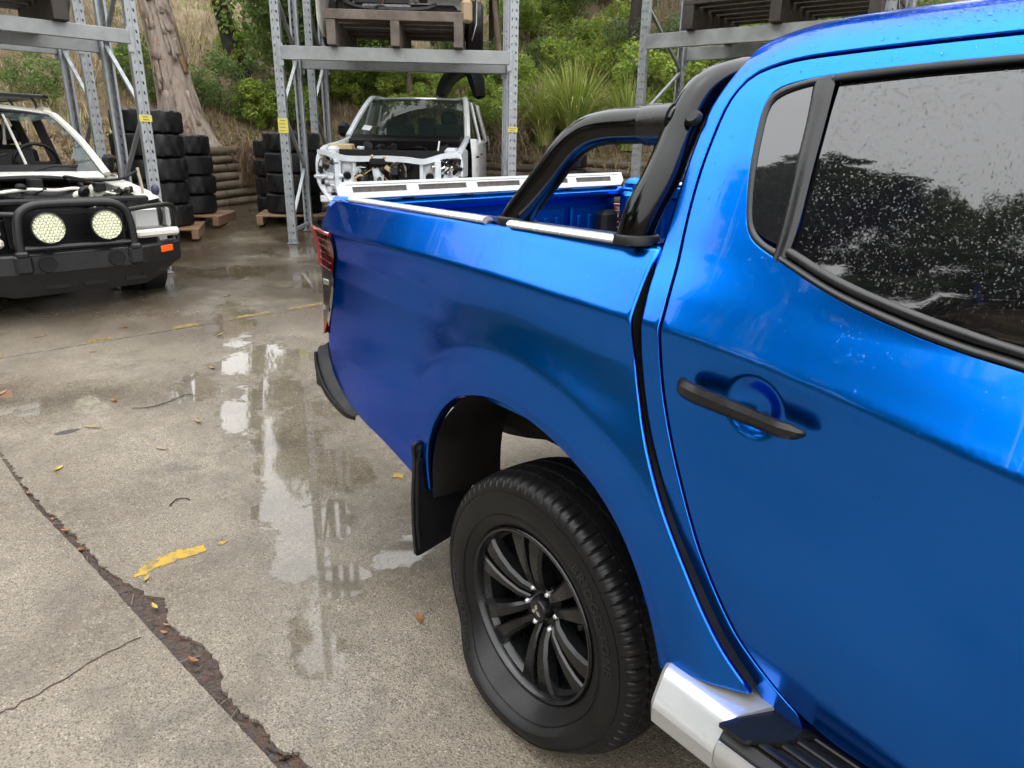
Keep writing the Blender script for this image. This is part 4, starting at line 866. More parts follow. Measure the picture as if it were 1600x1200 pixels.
def make_wheel(loc, side, flat, near):
    W = empty('wheel'); W.parent = UTE; W.location = loc
    if side > 0: W.rotation_euler = (0, 0, math.pi)
    ty = link_mesh('tyre', make_tyre('tyre', flat, 675 if near else 96), M_RUB, W)
    if near:
        for (tx, a0, r, sz) in (('DUELER H/T', R_(228), .297, .036), ('BRIDGESTONE', R_(55), .297, .036)):
            b = MB(); V, F = arc_text(tx, a0, r, sz, 1.16); b.add(flat_def(V, flat), F); b.build('sidewall_lettering', M_LET, ty, fix=False)
        b = MB(); b.tube([(-.1285, .278*math.cos(t), .278*math.sin(t)) for t in np.linspace(0, 2*np.pi, 97)[:-1]], .0012, 4, closed=True); b.tube([(-.1272, .342*math.cos(t), .342*math.sin(t)) for t in np.linspace(0, 2*np.pi, 97)[:-1]], .0014, 4, closed=True); b.v = [tuple(q) for q in flat_def(b.v, flat)]; b.build('sidewall_rib', M_RUB, ty)
    rim = MB(); rim.lathe([(.238, -.118), (.241, -.114), (.240, -.104), (.232, -.098), (.227, -.085), (.216, -.075), (.208, -.03), (.208, .06), (.226, .09), (.240, .105)], 72, (0, 0, 0), (1, 0, 0)); rim.lathe([(.241, -.112), (.238, -.119), (.232, -.1175), (.226, -.108), (.224, -.095)], 72, (0, 0, 0), (1, 0, 0))
    RIM = rim.build('rim', M_RIM, W)
    sp = MB()
    for k in range(6):
        th = R_(60*k+22)
        for sgn in (-1, 1):
            stn = [(.050, .0160, .0135, -.066, .05), (.080, .0180, .0155, -.086, .045), (.125, .0220, .0185, -.099, .040), (.165, .0275, .0225, -.1045, .036), (.200, .0335, .0270, -.1055, .034), (.231, .0410, .0330, -.1010, .032)]
            V = []; 
            for (r, off, hw, xf, dp) in stn:
                cz = sgn*off; a_in, a_out = cz-sgn*hw*.85, cz+sgn*hw
                for (t_, x_) in ((a_in, xf+dp), (a_in+sgn*.001, xf+.006), (a_in+sgn*.005, xf), (a_out-sgn*.008, xf+.0015), (a_out, xf+.010), (a_out+sgn*.004, xf+dp)):
                    V.append((x_, r*math.cos(th)-t_*math.sin(th), r*math.sin(th)+t_*math.cos(th)))
            m_ = 6; sp.add(V, [(i*m_+q, i*m_+(q+1) % m_, (i+1)*m_+(q+1) % m_, (i+1)*m_+q) for i in range(len(stn)-1) for q in range(m_)]+[tuple(range(m_)), tuple(range(5*m_, 6*m_))])
    sp.build('spoke', M_RIM, RIM, ang=28)
    hb_ = MB(); hb_.lathe([(0, -.052), (.04, -.052), (.078, -.056), (.082, -.048), (.082, .02)], 36, (0, 0, 0), (1, 0, 0)); hb_.lathe([(0, -.084), (.024, -.0838), (.030, -.081), (.0335, -.074), (.036, -.052)], 36, (0, 0, 0), (1, 0, 0)); hb_.build('hub_cap', M_RIM, RIM)
    if near:
        b = MB()
        for a in (90, 210, 330):
            c, s = math.cos(R_(a)), math.sin(R_(a)); q = [(.001, 0), (.0105, -.0062), (.020, 0), (.0105, .0062)]
            b.prism([(c*u-s*v, s*u+c*v) for u, v in q], (-.0842, 0, 0), (0, 1, 0), (0, 0, 1), (-1, 0, 0), .0012)
        b.build('three_diamond_badge', M_CHROME, RIM)
    for k in range(6):
        a = R_(60*k+52); b = MB(); c = (-.050, .0585*math.cos(a), .0585*math.sin(a)); b.lathe([(0, -.022), (.005, -.021), (.0078, -.017), (.0088, -.011), (.0095, 0)], 6 if not near else 12, c, (1, 0, 0)); b.build('wheel_nut', M_ALU, RIM)
    b = MB(); b.tube([(-.070, .205*math.cos(R_(160)), .205*math.sin(R_(160))), (-.095, .195*math.cos(R_(160)), .195*math.sin(R_(160)))], .0055, 8); b.tube([(-.088, .199*math.cos(R_(160)), .199*math.sin(R_(160))), (-.104, .192*math.cos(R_(160)), .192*math.sin(R_(160)))], .008, 10); b.build('valve_cap', M_BLKP, RIM)
    b = MB(); b.lathe([(0, -.02), (.15, -.02), (.155, -.01), (.155, .06), (0, .06)], 36, (0, 0, 0), (1, 0, 0)); b.build('brake_drum', M_UNDER, W)
    return W
make_wheel((WX, 0, WZ), -1, True, True)
make_wheel((1.635, 0, .388+float(gz(1.63, 0))), 1, False, False)
make_wheel((.17, -3.0, .388), -1, False, False); make_wheel((1.635, -3.0, .388), 1, False, False)

# ---- side step
sec = [(-.050, .448), (-.060, .458), (-.061, .492), (-.056, .502), (-.022, .546), (-.010, .553), (.10, .562), (.12, .556), (.12, .45), (.05, .436), (-.03, .438)]
def step_sec(y0, y1, k, name, mt, cap=True, sec=sec, rake=0.0):
    b = MB(); n = len(sec); P = spl(sec, 3, closed=True); n = len(P); V = []
    ys = np.linspace(y0, y1, k)
    for y in ys: V += [(x, y+rake*max(0, (x+.06))*(1 if y == ys[-1] else 0), z) for x, z in P]
    F = [(i*n+j, i*n+(j+1) % n, (i+1)*n+(j+1) % n, (i+1)*n+j) for i in range(k-1) for j in range(n)]
    if cap: F += [tuple(range(n))[::-1], tuple(range((k-1)*n, k*n))]
    b.add(V, F); return b.build(name, mt, UTE, ang=40)
# end cap with a slanted nose
b = MB(); P = resample(np.vstack([sec, sec[:1]]), .012)[:-1]; n = len(P); V = []; st = [(-.505, .90), (-.515, 1.0), (-.56, 1.0), (-.60, 1.0), (-.655, 1.0)]
cx, cz_ = .03, .497
for i, (y, s_) in enumerate(st): V += [(cx+(x-cx)*s_, y+(.20*(x+.06) if i < 2 else .10*(x+.06) if i == 2 else (-.45*max(0, x+.03) if i == 4 else 0)), cz_+(z-cz_)*s_) for x, z in P]
b.add(V, [(i*n+j, i*n+(j+1) % n, (i+1)*n+(j+1) % n, (i+1)*n+j) for i in range(4) for j in range(n)]+[tuple(range(n))[::-1], tuple(range(4*n, 5*n))]); STEP = b.build('side_step', M_STEPS, UTE, ang=24)
sec2 = [(-.050, .457), (-.058, .475), (-.058, .503), (-.052, .515), (-.047, .515), (-.047, .46)]
b = MB(); V = []; P2 = sec2; n = len(P2)
for y in (-.657, -2.3): V += [(x, y, z) for x, z in P2]
b.add(V, [(j, (j+1) % n, n+(j+1) % n, n+j) for j in range(n)]+[tuple(range(n)), tuple(range(n, 2*n))]); b.build('outer_trim', M_STEPS, STEP)
b = MB(); b.add([(x, y, z) for y in (-.66, -2.3) for x, z in ((-.046, .46), (-.046, .522), (-.03, .534), (.10, .540), (.12, .45))], [(j, j+1, 5+j+1, 5+j) for j in range(4)]+[(0, 1, 2, 3, 4), (9, 8, 7, 6, 5)]); b.build('step_tread', M_BLKP, STEP)
b = MB()
for x in (-.018, .012, .042, .072): b.tube([(x, -.72, .541), (x, -2.25, .541)], .006, 8, sx=1.5, sy=.7)
b.build('tread_rib', M_WETPL, STEP)
b = MB(); b.prism([(-.046, -.652), (.10, -.70), (.115, -.735), (.09, -.79), (.05, -.765), (.0, -.745), (-.046, -.70)], (0, 0, .541), (1, 0, 0), (0, 1, 0), (0, 0, 1), .009); b.build('tread_end', M_WETPL, STEP)
# sill below the doors
b = MB(); b.add([(x, y, z) for y in (-.70, -2.3) for x, z in ((.055, .57), (.075, .54), (.11, .50), (.14, .44), (.30, .42))], [(j, j+1, 5+j+1, 5+j) for j in range(4)]); b.build('sill', M_BLUE, UTE)
b = MB(); b.box((.9, -1.4, .50), (1.3, 1.7, .05)); b.build('floor_pan', M_UNDER, UTE)
# ================================================================== racks
def galv_mat():
    m = mat('galvanised_steel', (.22, .235, .25), rough=.42, metal=.5, col2=(.31, .325, .335), vscale=11, rvar=.12, bump=.05, bscale=60); return m
M_GALV = galv_mat()
M_GALVD = mat('weathered_galv_beam', (.18, .19, .19), rough=.45, metal=.4, col2=(.27, .28, .275), vscale=6, rvar=.15)
M_SIGN = mat('yellow_load_sign', (.5, .43, .08), rough=.4)
M_SIGNT = mat('sign_print', (.05, .045, .02), rough=.6)
def upright_mesh(H):
    """perforated upright: front face at local y=0, slanted slot pairs, returned flanges"""
    w, d, t = .095, .072, .003; pit = .088; b = MB(); n = int(H/pit)
    cols = [(-.047, -.004), (.004, .047)]; V = []; F = []
    def quad(a, c, e, f): b.add([a, c, e, f], [(0, 1, 2, 3)])
    quad((-.004, .0035, 0), (.004, .0035, 0), (.004, .0035, n*pit), (-.004, .0035, n*pit))
    for ci, (x0, x1) in enumerate(cols):
        sg = 1 if ci == 0 else -1
        for r in range(n):
            z0, z1 = r*pit, (r+1)*pit; cx, cz = (x0+x1)/2+sg*.001, (z0+z1)/2; hw, hh, sk = .0062, .0150, sg*.0045
            h = [(cx-hw+sk, cz+hh*.85), (cx+hw+sk*.6, cz+hh), (cx+hw-sk, cz-hh*.8), (cx-hw-sk*.6, cz-hh)]
            c = [(x0, z1), (x1, z1), (x1, z0), (x0, z0)]
            b.add([(x, 0, z) for x, z in h]+[(x, 0, z) for x, z in c]+[(x, .012, z) for x, z in h], [(4, 5, 1, 0), (5, 6, 2, 1), (6, 7, 3, 2), (7, 4, 0, 3), (0, 1, 9, 8), (1, 2, 10, 9), (2, 3, 11, 10), (3, 0, 8, 11)])
    Hh = n*pit
    for s in (-1, 1):
        b.box((s*.0475, d/2, Hh/2), (t, d, Hh)); b.box((s*.038, d, Hh/2), (.022, t, Hh))
        b.add([(s*.004, 0, 0), (s*.004, .0035, 0), (s*.004, .0035, Hh), (s*.004, 0, Hh)], [(0, 1, 2, 3)])
    return b.mesh('upright', 30)
UPM = upright_mesh(6.2)
b = MB(); b.box((0, .036, .004), (.13, .12, .008)); FOOT_ME = b.mesh('foot_plate')
b = MB(); b.box((0, 0, 0), (1, 1, 1)); 
def make_rack(loc, yaw, xs, depth, beams, label, heights=(0,), group='galvanised racks round the yard', sign=None, back=True):
    """local: x along the beams, y to the back; xs = x of the frames; beams = list of (z0, z1)"""
    T = empty('pallet_rack', loc, -R_(yaw), label, 'rack', group)
    gl = lambda x, y: float(gz(loc[0]+math.cos(R_(yaw))*x+math.sin(R_(yaw))*y, loc[1]-math.sin(R_(yaw))*x+math.cos(R_(yaw))*y))-loc[2]
    for x in xs:
        for y, fl in ((0, 0), (depth, math.pi)):
            o = link_mesh('upright', UPM, M_GALV, T); g = gl(x, y); o.location = (x, y, g); o.rotation_euler = (0, 0, fl)
            f = link_mesh('foot_plate', FOOT_ME, M_GALV, o); f.location = (0, 0, .004)
        z = .25; k = 0
        while z < 5.2:
            b = MB(); a0, a1 = ((.05, z), (depth-.05, z+.62)) if k % 2 == 0 else ((depth-.05, z), (.05, z+.62))
            b.bar((x, a0[0], a0[1]), (x, a1[0], a1[1]), .028, .038, upv=(1, 0, 0)); b.build('brace', M_GALV, T); z += .66; k += 1
        b = MB(); b.bar((x, .06, .16), (x, depth-.06, .16), .03, .04); b.build('brace', M_GALV, T)
    x0, x1 = min(xs)+.048, max(xs)-.048
    for z0, z1 in beams:
        for y in ((-.026, depth+.026) if back else (-.026,)):
            b = MB(); b.box(((x0+x1)/2, y+(.006 if y < .5 else -.006), (z0+z1)/2-loc[2]), (x1-x0-.006, .05, z1-z0), bev=.004)
            bo = b.build('beam', M_GALVD, T)
            for xe, s in ((x0, 1), (x1, -1)):
                b = MB(); b.box((xe-s*.0, y*1.0+(-.004 if y < .5 else .004), (z0+z1)/2-loc[2]-.02), (.05, .006, z1-z0+.09)); b.build('end_connector', M_GALV, bo)
    if sign:
        for (x, z0, z1) in sign:
            b = MB(); b.box((x, -.004, (z0+z1)/2-loc[2]), (.115, .004, z1-z0)); so = b.build('load_sign', M_SIGN, T); b = MB()
            nl = max(2, int((z1-z0)/.04))
            for i in range(nl): b.box((x+rnd.uniform(-.006, .006), -.0065, z1-loc[2]-(i+.7)*(z1-z0)/(nl+.4)), (rnd.uniform(.05, .085), .0012, .006))
            b.build('sign_print', M_SIGNT, so)['kind'] = 'stuff'
    return T
def rack_loc(o, yaw, x, y): t = R_(yaw); X = o[0]+math.cos(t)*x+math.sin(t)*y; Yy = o[1]-math.sin(t)*x+math.cos(t)*y; return (X, Yy, float(gz(X, Yy)))
LO, LY = (.74, 6.6), -5
RK_L = make_rack(rack_loc(LO, LY, 0, 0), LY, (0, -2.75), .95, [(2.39, 2.508), (4.6, 4.72)], 'galvanised rack over the wrecked wagon, frontmost on the left', sign=[(0, 1.72, 1.78)])
make_rack(rack_loc(LO, LY, .0, 1.67), LY, (0, -2.75), .95, [(2.50, 2.62), (4.6, 4.72)], 'second galvanised rack standing behind the one over the wagon')
MO, MY = (2.40, 7.39), 36
RK_M = make_rack(rack_loc(MO, MY, 0, 0), MY, (0, 2.72), .95, [(2.467, 2.612), (4.75, 4.9)], 'galvanised rack bay standing over the stripped white ute', sign=[(0, 1.67, 1.835), (2.72, 1.73, 1.785)])
make_rack(rack_loc(MO, MY, 0, 1.67), MY, (0, 2.72), .95, [(2.62, 2.75), (4.75, 4.9)], 'rear galvanised rack behind the bay over the white ute')
RO, RY = (6.21, 5.25), 74
RK_R = make_rack(rack_loc(RO, RY, 0, 0), RY, (0, 2.72), 1.25, [(2.731, 2.896), (5.0, 5.16)], 'galvanised rack at the right behind the sports bar and cab')

# ================================================================== pallets
M_WOOD = mat('weathered_pallet_wood', (.075, .06, .048), rough=.75, col2=(.145, .118, .095), vscale=7, bump=.3, bscale=40)
M_WOODD = mat('dark_wet_pallet_wood', (.012, .009, .007), rough=.55, col2=(.034, .025, .018), vscale=7, bump=.3, bscale=40)
M_WOODT = mat('orange_tan_pallet_wood', (.15, .08, .04), rough=.65, col2=(.20, .125, .07), vscale=9)
def make_pallet(loc, rz, lx, ly, hgt, mt, label, boards=5, bearers=3, bt=.075, name='timber_pallet', top=.03):
    T = empty(name, loc, rz, label, 'pallet')
    for i in range(bearers):
        x = -lx/2+bt/2+(lx-bt)*i/(bearers-1); b = MB(); b.box((x, 0, (hgt-top)/2), (bt, ly, hgt-top), bev=.005); b.build('bearer', mt, T)
    for i in range(boards):
        w = ly/boards*.72; y = -ly/2+w/2+(ly-w)*i/(boards-1); b = MB(); b.box((0, y, hgt-top/2+rnd.uniform(-.002, .002)), (lx+.02, w, top), Matrix.Rotation(rnd.uniform(-.012, .012), 3, 'Z'), bev=.004); b.build('board', mt, T)
    return T
PM = make_pallet(rack_loc(MO, MY, 1.37, .55)[:2]+(2.614,), -R_(MY), 1.52, 1.5, .36, M_WOOD, 'grey weathered timber pallet on the beams above the white ute', boards=5, top=.10, bt=.10)
make_pallet(rack_loc(LO, LY, -1.42, .5)[:2]+(2.51,), -R_(LY), 1.75, 1.3, .27, M_WOODD, 'dark wet timber pallet on the beams above the wrecked wagon', boards=6, top=.06, bt=.12)
make_pallet(rack_loc(RO, RY, 1.62, .62)[:2]+(2.898,), -R_(RY), 2.1, 1.6, .30, M_WOODD, 'dark timber pallet high on the right rack above the cab roof', boards=6, top=.05, bt=.12)

# ================================================================== materials of the wrecks
M_CARW = mat('white_car_paint', (.78, .79, .79), rough=.25, coat=.8, coat_rough=.06, var=.05, vscale=5)
M_CARC = mat('cream_white_car_paint', (.58, .57, .51), rough=.3, coat=.6, coat_rough=.1, var=.10, vscale=6)
M_CARB = mat('pale_blue_white_steel', (.62, .66, .70), rough=.4, coat=.3, coat_rough=.2, var=.10, vscale=9)
M_ENG = mat('engine_metal', (.11, .105, .10), rough=.4, metal=.6, var=.6, vscale=22)
M_ENGD = mat('engine_black', (.005, .005, .0055), rough=.5, spec=.35, var=.5, vscale=16)
M_TAN = mat('yellowed_plastic_tank', (.50, .38, .20), rough=.4)
M_WSG = glass_dark('windscreen_glass', (.03, .05, .045), .55)
M_CLG = glass_dark('clear_broken_glass', (.10, .13, .13), .55)
M_HLG = mat('headlight_lens', (.45, .47, .48), rough=.08, metal=.35, coat=1)
M_AMB = mat('amber_lens', (.75, .10, .01), rough=.2, coat=.5)
M_BARP = mat('bull_bar_powdercoat', (.0085, .009, .010), rough=.34, rvar=.1, vscale=15, bump=.12, bscale=240)
M_LED = mat('led_reflector', (.72, .74, .55), rough=.18, metal=.75)
M_LEDC = mat('led_lens', (.80, .82, .62), rough=.12, coat=1)
M_STICK = mat('white_sticker', (.75, .75, .74), rough=.5)
M_CLOTH = mat('black_liner_plastic', (.002, .002, .003), rough=.6, spec=.3, bump=.15, bscale=20)
def clutter(parent, seed, box, n, mats, name='engine_part', smin=.03, smax=.12):
    """hoses, brackets and housings of a stripped bay, every one a part"""
    r = random.Random(seed); (x0, x1), (y0, y1), (z0, z1) = box
    for i in range(n):
        c = Vector((r.uniform(x0, x1), r.uniform(y0, y1), r.uniform(z0, z1))); k = r.random(); b = MB(); mt = r.choice(mats)
        if k < .45:
            P = [c]; 
            for q in range(3): P.append(P[-1]+Vector((r.uniform(-1, 1), r.uniform(-.6, .6), r.uniform(-.7, .5)))*r.uniform(.06, .16))
            P = [Vector((min(max(p.x, x0), x1), min(max(p.y, y0), y1), min(max(p.z, z0), z1))) for p in P]
            b.tube(spl([tuple(p) for p in P], 4), r.uniform(.006, .018), 7); nm = 'hose'
        elif k < .75:
            b.box(c, [r.uniform(smin, smax) for _ in range(3)], Matrix.Rotation(r.uniform(-.6, .6), 3, r.choice('XYZ')), bev=.008); nm = 'bracket'
        else:
            R0 = r.uniform(smin, smax)*.6; b.lathe([(0, -R0*.5), (R0*.8, -R0*.5), (R0, -R0*.3), (R0, R0*.4), (R0*.5, R0*.6), (0, R0*.6)], 12, c, (r.uniform(-.5, .5), r.uniform(-1, 1), r.uniform(-.4, .4))); nm = 'housing'
        b.build(nm, mt, parent)
def sheet(mb, A, B):   # ruled strip between two polylines of equal length
    n = len(A); mb.add(list(A)+list(B), [(i, i+1, n+i+1, n+i) for i in range(n-1)]); return mb
def solid(name, V, F, mt, par, th=.006, ang=35):
    mb = MB(); mb.add(V, F); o = mb.build(name, mt, par, ang); md = o.modifiers.new('s', 'SOLIDIFY'); md.thickness = th; md.offset = 0; return o

# ================================================================== wrecked wagon with the bull bar (left)
CY = -11
W4 = empty('wrecked_wagon', (-.135, 5.40, float(gz(-.135, 5.4))), -R_(CY), 'wrecked cream-white four-wheel-drive wagon without bonnet, behind a black bull bar', 'car')
def both(f):
    for s in (-1, 1): f(s)
# body: inner guards, wings, cowl, pillars, roof, sides
for s in (-1, 1):
    A = [(s*x, y, z) for x, y, z in [(.775, .24, .905), (.78, .45, .955), (.775, .8, 1.01), (.765, 1.25, 1.06)]]
    Bq = [(s*(x-.13), y, z-.03) for x, y, z in [(.775, .26, .905), (.78, .45, .955), (.775, .8, 1.01), (.765, 1.25, 1.06)]]
    Cq = [(s*x, y, z) for x, y, z in [(.83, .22, .80), (.85, .45, .85), (.85, .8, .86), (.845, 1.25, .86)]]
    Dq = [(s*x, y, z) for x, y, z in [(.84, .24, .58), (.865, .45, .66), (.865, .8, .70), (.855, 1.25, .40)]]
    V = Bq+A+Cq+Dq; F = [(k*4+i, k*4+i+1, (k+1)*4+i+1, (k+1)*4+i) for k in range(3) for i in range(3)]
    solid('front_wing', V, F, M_CARC, W4)
    # side of the cabin
    V = [(s*.855, 1.25, .38), (s*.855, 4.2, .38), (s*.85, 4.2, 1.06), (s*.845, 1.25, 1.06), (s*.80, 1.40, 1.09), (s*.80, 4.2, 1.09)]
    solid('body_side', V, [(0, 1, 2, 3), (3, 2, 5, 4)], M_CARC, W4)
    b = MB(); b.tube(spl([(s*.745, 1.22, 1.075), (s*.71, 1.62, 1.36), (s*.645, 1.98, 1.585), (s*.60, 2.12, 1.64)], 5), .034, 8, sx=1.1, sy=.8); b.build('windscreen_pillar', M_CARC, W4)
    for y, l in ((2.65, .05), (3.35, .05)):
        b = MB(); b.bar((s*.80, y, 1.08), (s*.665, y+.05, 1.62), .05, .09, bev=.01); b.build('door_pillar', M_ENGD, W4)
    b = MB(); b.tube(spl([(s*.61, 2.12, 1.645), (s*.66, 2.5, 1.66), (s*.665, 4.1, 1.64)], 4), .04, 8); b.build('roof_rail', M_CARC, W4)
b = MB(); V = []; NX = 11
for y, zc_, hw in ((2.06, 1.655, .60), (2.14, 1.682, .63), (2.4, 1.712, .65), (3.2, 1.725, .66), (4.15, 1.69, .66)):
    for k in range(NX): u = -1+2*k/(NX-1); V.append((u*hw, y, zc_-.045*abs(u)**2.4))
b.add(V, [(i*NX+k, i*NX+k+1, (i+1)*NX+k+1, (i+1)*NX+k) for i in range(4) for k in range(NX-1)]); b.build('roof', M_CARC, W4)
b = MB(); b.tube([(x, 2.05+.02*abs(x), 1.635-.04*abs(x/.6)**2.4) for x in np.linspace(-.60, .60, 9)], .024, 8); b.build('header_rail', M_ENGD, W4)
# what is left of the windscreen: a ragged blue-white rim along the right pillar and top
rim_o = spl([(.735, 1.24, 1.085), (.70, 1.62, 1.355), (.63, 1.97, 1.575), (.40, 2.03, 1.612), (.1, 2.035, 1.625), (-.35, 2.03, 1.615)], 6); rr_ = random.Random(5)
inn = [(p[0]-(.035+.09*abs(math.sin(i*.9))*rr_.random()+ (.10 if i < 5 else 0)), p[1]-.02, p[2]-(.02+.05*rr_.random())) for i, p in enumerate(rim_o)]
b = MB(); sheet(b, [tuple(p) for p in rim_o], inn); b.build('windscreen_shards', M_CLG, W4)
b = MB(); b.box((0, 1.32, 1.03), (1.50, .25, .06), bev=.02); b.build('cowl', M_ENGD, W4); b = MB(); b.box((0, 1.17, 1.065), (1.36, .14, .05), Matrix.Rotation(.25, 3, 'X'), bev=.02); b.build('scuttle_panel', M_CARC, W4)
b = MB(); b.box((0, 1.62, 1.05), (1.44, .42, .20), bev=.07); b.build('dashboard', M_ENGD, W4)
b = MB(); b.tube([(.36+.19*math.cos(t), 1.88-.05*math.sin(t), 1.16+.18*math.sin(t)) for t in np.linspace(0, 2*np.pi, 25)[:-1]], .016, 8, closed=True); b.bar((.2, 1.88, 1.16), (.52, 1.88, 1.16), .05, .03); b.build('steering_wheel', M_ENGD, W4)
for x in (-.36, .36):
    b = MB(); b.box((x, 2.55, 1.02), (.48, .14, .62), Matrix.Rotation(-.2, 3, 'X'), bev=.06); b.box((x, 2.66, 1.42), (.26, .10, .17), bev=.04); b.build('front_seat', M_ENGD, W4)
b = MB(); b.box((0, 3.0, .40), (1.6, 3.0, .06)); b.box((0, 4.18, .95), (1.6, .04, 1.2)); b.build('cabin_floor', M_ENGD, W4)
for a, c in (((-.42, 1.28, 1.09), (-.02, 1.34, 1.25)), ((.10, 1.28, 1.09), (.52, 1.34, 1.14))):
    b = MB(); b.tube([a, tuple((Vector(a)+Vector(c))/2+Vector((0, 0, .03))), c], .009, 6); b.build('wiper_arm', M_ENGD, W4)
b = MB(); b.tube([(.235, 1.75, 1.15), (.19, 2.0, 1.6)], .013, 6); b.tube([(.30, 2.62, 1.15), (.36, 2.62, 1.58)], .018, 6); b.build('seat_belt', M_CARC, W4)
# door mirror, right wing bits, aerial
b = MB(); b.box((.845, 1.42, 1.175), (.12, .08, .16), Matrix.Rotation(.3, 3, 'Z'), bev=.035); b.build('door_mirror', M_ENGD, W4)
b = MB(); b.tube(spl([(.72, .42, .90), (.715, .42, 1.02), (.705, .42, 1.10), (.70, .42, 1.155)], 4), .014, 8); b.build('bonnet_stay', mat('dirty_beige_rod', (.36, .31, .24), rough=.6), W4)
b = MB(); b.tube(spl([(.70, .42, 1.13), (.55, .46, 1.06), (.35, .6, 1.05), (.22, .75, 1.075), (.30, .9, 1.02)], 5), .012, 7); b.build('torn_wiring', M_ENGD, W4)
b = MB(); b.sphere((.795, .34, .965), .045, 10, 8, (.8, .8, 1.1)); b.build('wing_repeater', mat('dark_blue_plastic', (.02, .022, .05), rough=.4), W4)
# engine bay
b = MB(); b.box((0, .75, .66), (1.34, 1.0, .05)); b.box((0, .30, .62), (1.45, .05, .30)); b.build('engine_bay_floor', M_ENGD, W4)
b = MB(); b.box((.02, .80, .86), (.50, .60, .22), bev=.05); b.build('engine_block', M_ENGD, W4)
b = MB(); b.tube(spl([(-.62, .55, .93), (-.40, .50, .96), (-.15, .52, .985), (.05, .50, .975), (.22, .55, .985), (.34, .60, .95), (.36, .62, .90)], 5), .014, 8); b.build('hard_line', M_CARC, W4)
b = MB(); b.tube(spl([(-.75, .85, 1.04), (-.3, .95, 1.05), (.1, .92, 1.06), (.4, .98, 1.03), (.52, 1.0, 1.0)], 5), .022, 8); b.build('wiring_loom', M_ENGD, W4)
b = MB(); b.box((-.52, .52, .80), (.22, .18, .20), bev=.02); b.build('battery', M_ENGD, W4)
clutter(W4, 3, ((-.66, .60), (.36, 1.05), (.78, 1.02)), 34, [M_ENGD, M_ENGD, M_ENGD, M_ENG, M_RUST, M_CARC])
clutter(W4, 8, ((.48, .74), (.45, .95), (.86, .98)), 12, [M_CARC, M_ENG, M_RUST, M_ENGD], smin=.02, smax=.07)
b = MB(); b.box((0, .22, .70), (.86, .04, .28)); [b.box((0, .195, .58+.012*k), (.84, .012, .004)) for k in range(20)]; b.build('radiator', M_ENGD, W4)
b = MB(); b.box((0, .24, .905), (1.35, .08, .05), bev=.015); b.build('slam_panel', M_ENGD, W4)
for s in (-1, 1):
    b = MB(); b.box((s*.60, .20, .745), (.25, .10, .185), Matrix.Rotation(s*.16, 3, 'Z'), bev=.025); b.build('headlamp', M_HLG, W4)
    b = MB(); b.sphere((s*.755, .25, .755), .085, 12, 8, (.35, .5, 1.1)); b.build('lamp_cavity', M_ENGD, W4)
    b = MB(); b.box((s*.825, .29, .735), (.05, .12, .17), Matrix.Rotation(s*.35, 3, 'Z'), bev=.02); b.build('corner_lamp', M_HLG, W4)
    b = MB(); b.box((s*.68, .20, .615), (.42, .14, .07), Matrix.Rotation(s*.2, 3, 'Z'), bev=.02); b.build('lamp_surround', M_CARC, W4)
# roof rack
RKK = empty('roof_rack_parts'); bpy.data.objects.remove(RKK)
b = MB(); ring = spl([(-.62, 2.42, 1.80), (.62, 2.42, 1.80), (.66, 2.5, 1.80), (.66, 4.0, 1.80), (-.66, 4.0, 1.80), (-.66, 2.5, 1.80)], 3, closed=True); b.tube(ring, .018, 8, closed=True); ROOFR = b.build('roof_rack', M_BARP, W4)
for k in range(9):
    b = MB(); b.box((0, 2.50+.18*k, 1.80), (1.28, .07, .022), bev=.005); b.build('slat', M_BARP, ROOFR)
for s in (-1, 1):
    for y in (2.48, 3.2, 3.9):
        b = MB(); b.tube([(s*.60, y, 1.79), (s*.63, y+.01, 1.745), (s*.64, y+.01, 1.68)], .014, 8); b.build('rack_foot', M_BARP, ROOFR)
# bull bar
BB = MB(); n = 13; xs_ = np.array([-.98, -.90, -.72, -.50, -.42, -.2, 0, .2, .42, .50, .72, .90, .98]); yo = np.array([.42, .24, .13, .02, .0, 0, 0, 0, .0, .02, .13, .24, .42]); V = []
for x, y in zip(xs_, yo):
    low = .0 if abs(x) < .6 else .10*(abs(x)-.6)/.38
    V += [(x, y+.10, .535), (x, y+.015, .53), (x, y-.01, .515), (x, y-.012, .385), (x, y+.0, .365), (x, y+.03, .27+low), (x, y+.06, .20+1.9*low), (x, y+.16, .19+1.9*low)]
m = 8; BB.add(V, [(i*m+k, i*m+k+1, (i+1)*m+k+1, (i+1)*m+k) for i in range(n-1) for k in range(m-1)]+[tuple(range(m)), tuple(range((n-1)*m, n*m))]); BBO = BB.build('bull_bar', M_BARP, W4, ang=25)
b = MB(); b.tube(spl([(-.41, 0, .50), (-.415, 0, .60), (-.405, 0, .74), (-.375, 0, .84), (-.29, 0, .893), (-.15, 0, .905), (.15, 0, .905), (.29, 0, .893), (.375, 0, .84), (.405, 0, .74), (.415, 0, .60), (.41, 0, .50)], 6), .033, 14); b.build('centre_hoop', M_BARP, BBO)
b = MB(); b.tube([(-.40, 0, .575), (.40, 0, .575)], .020, 10); b.build('lower_tube', M_BARP, BBO)
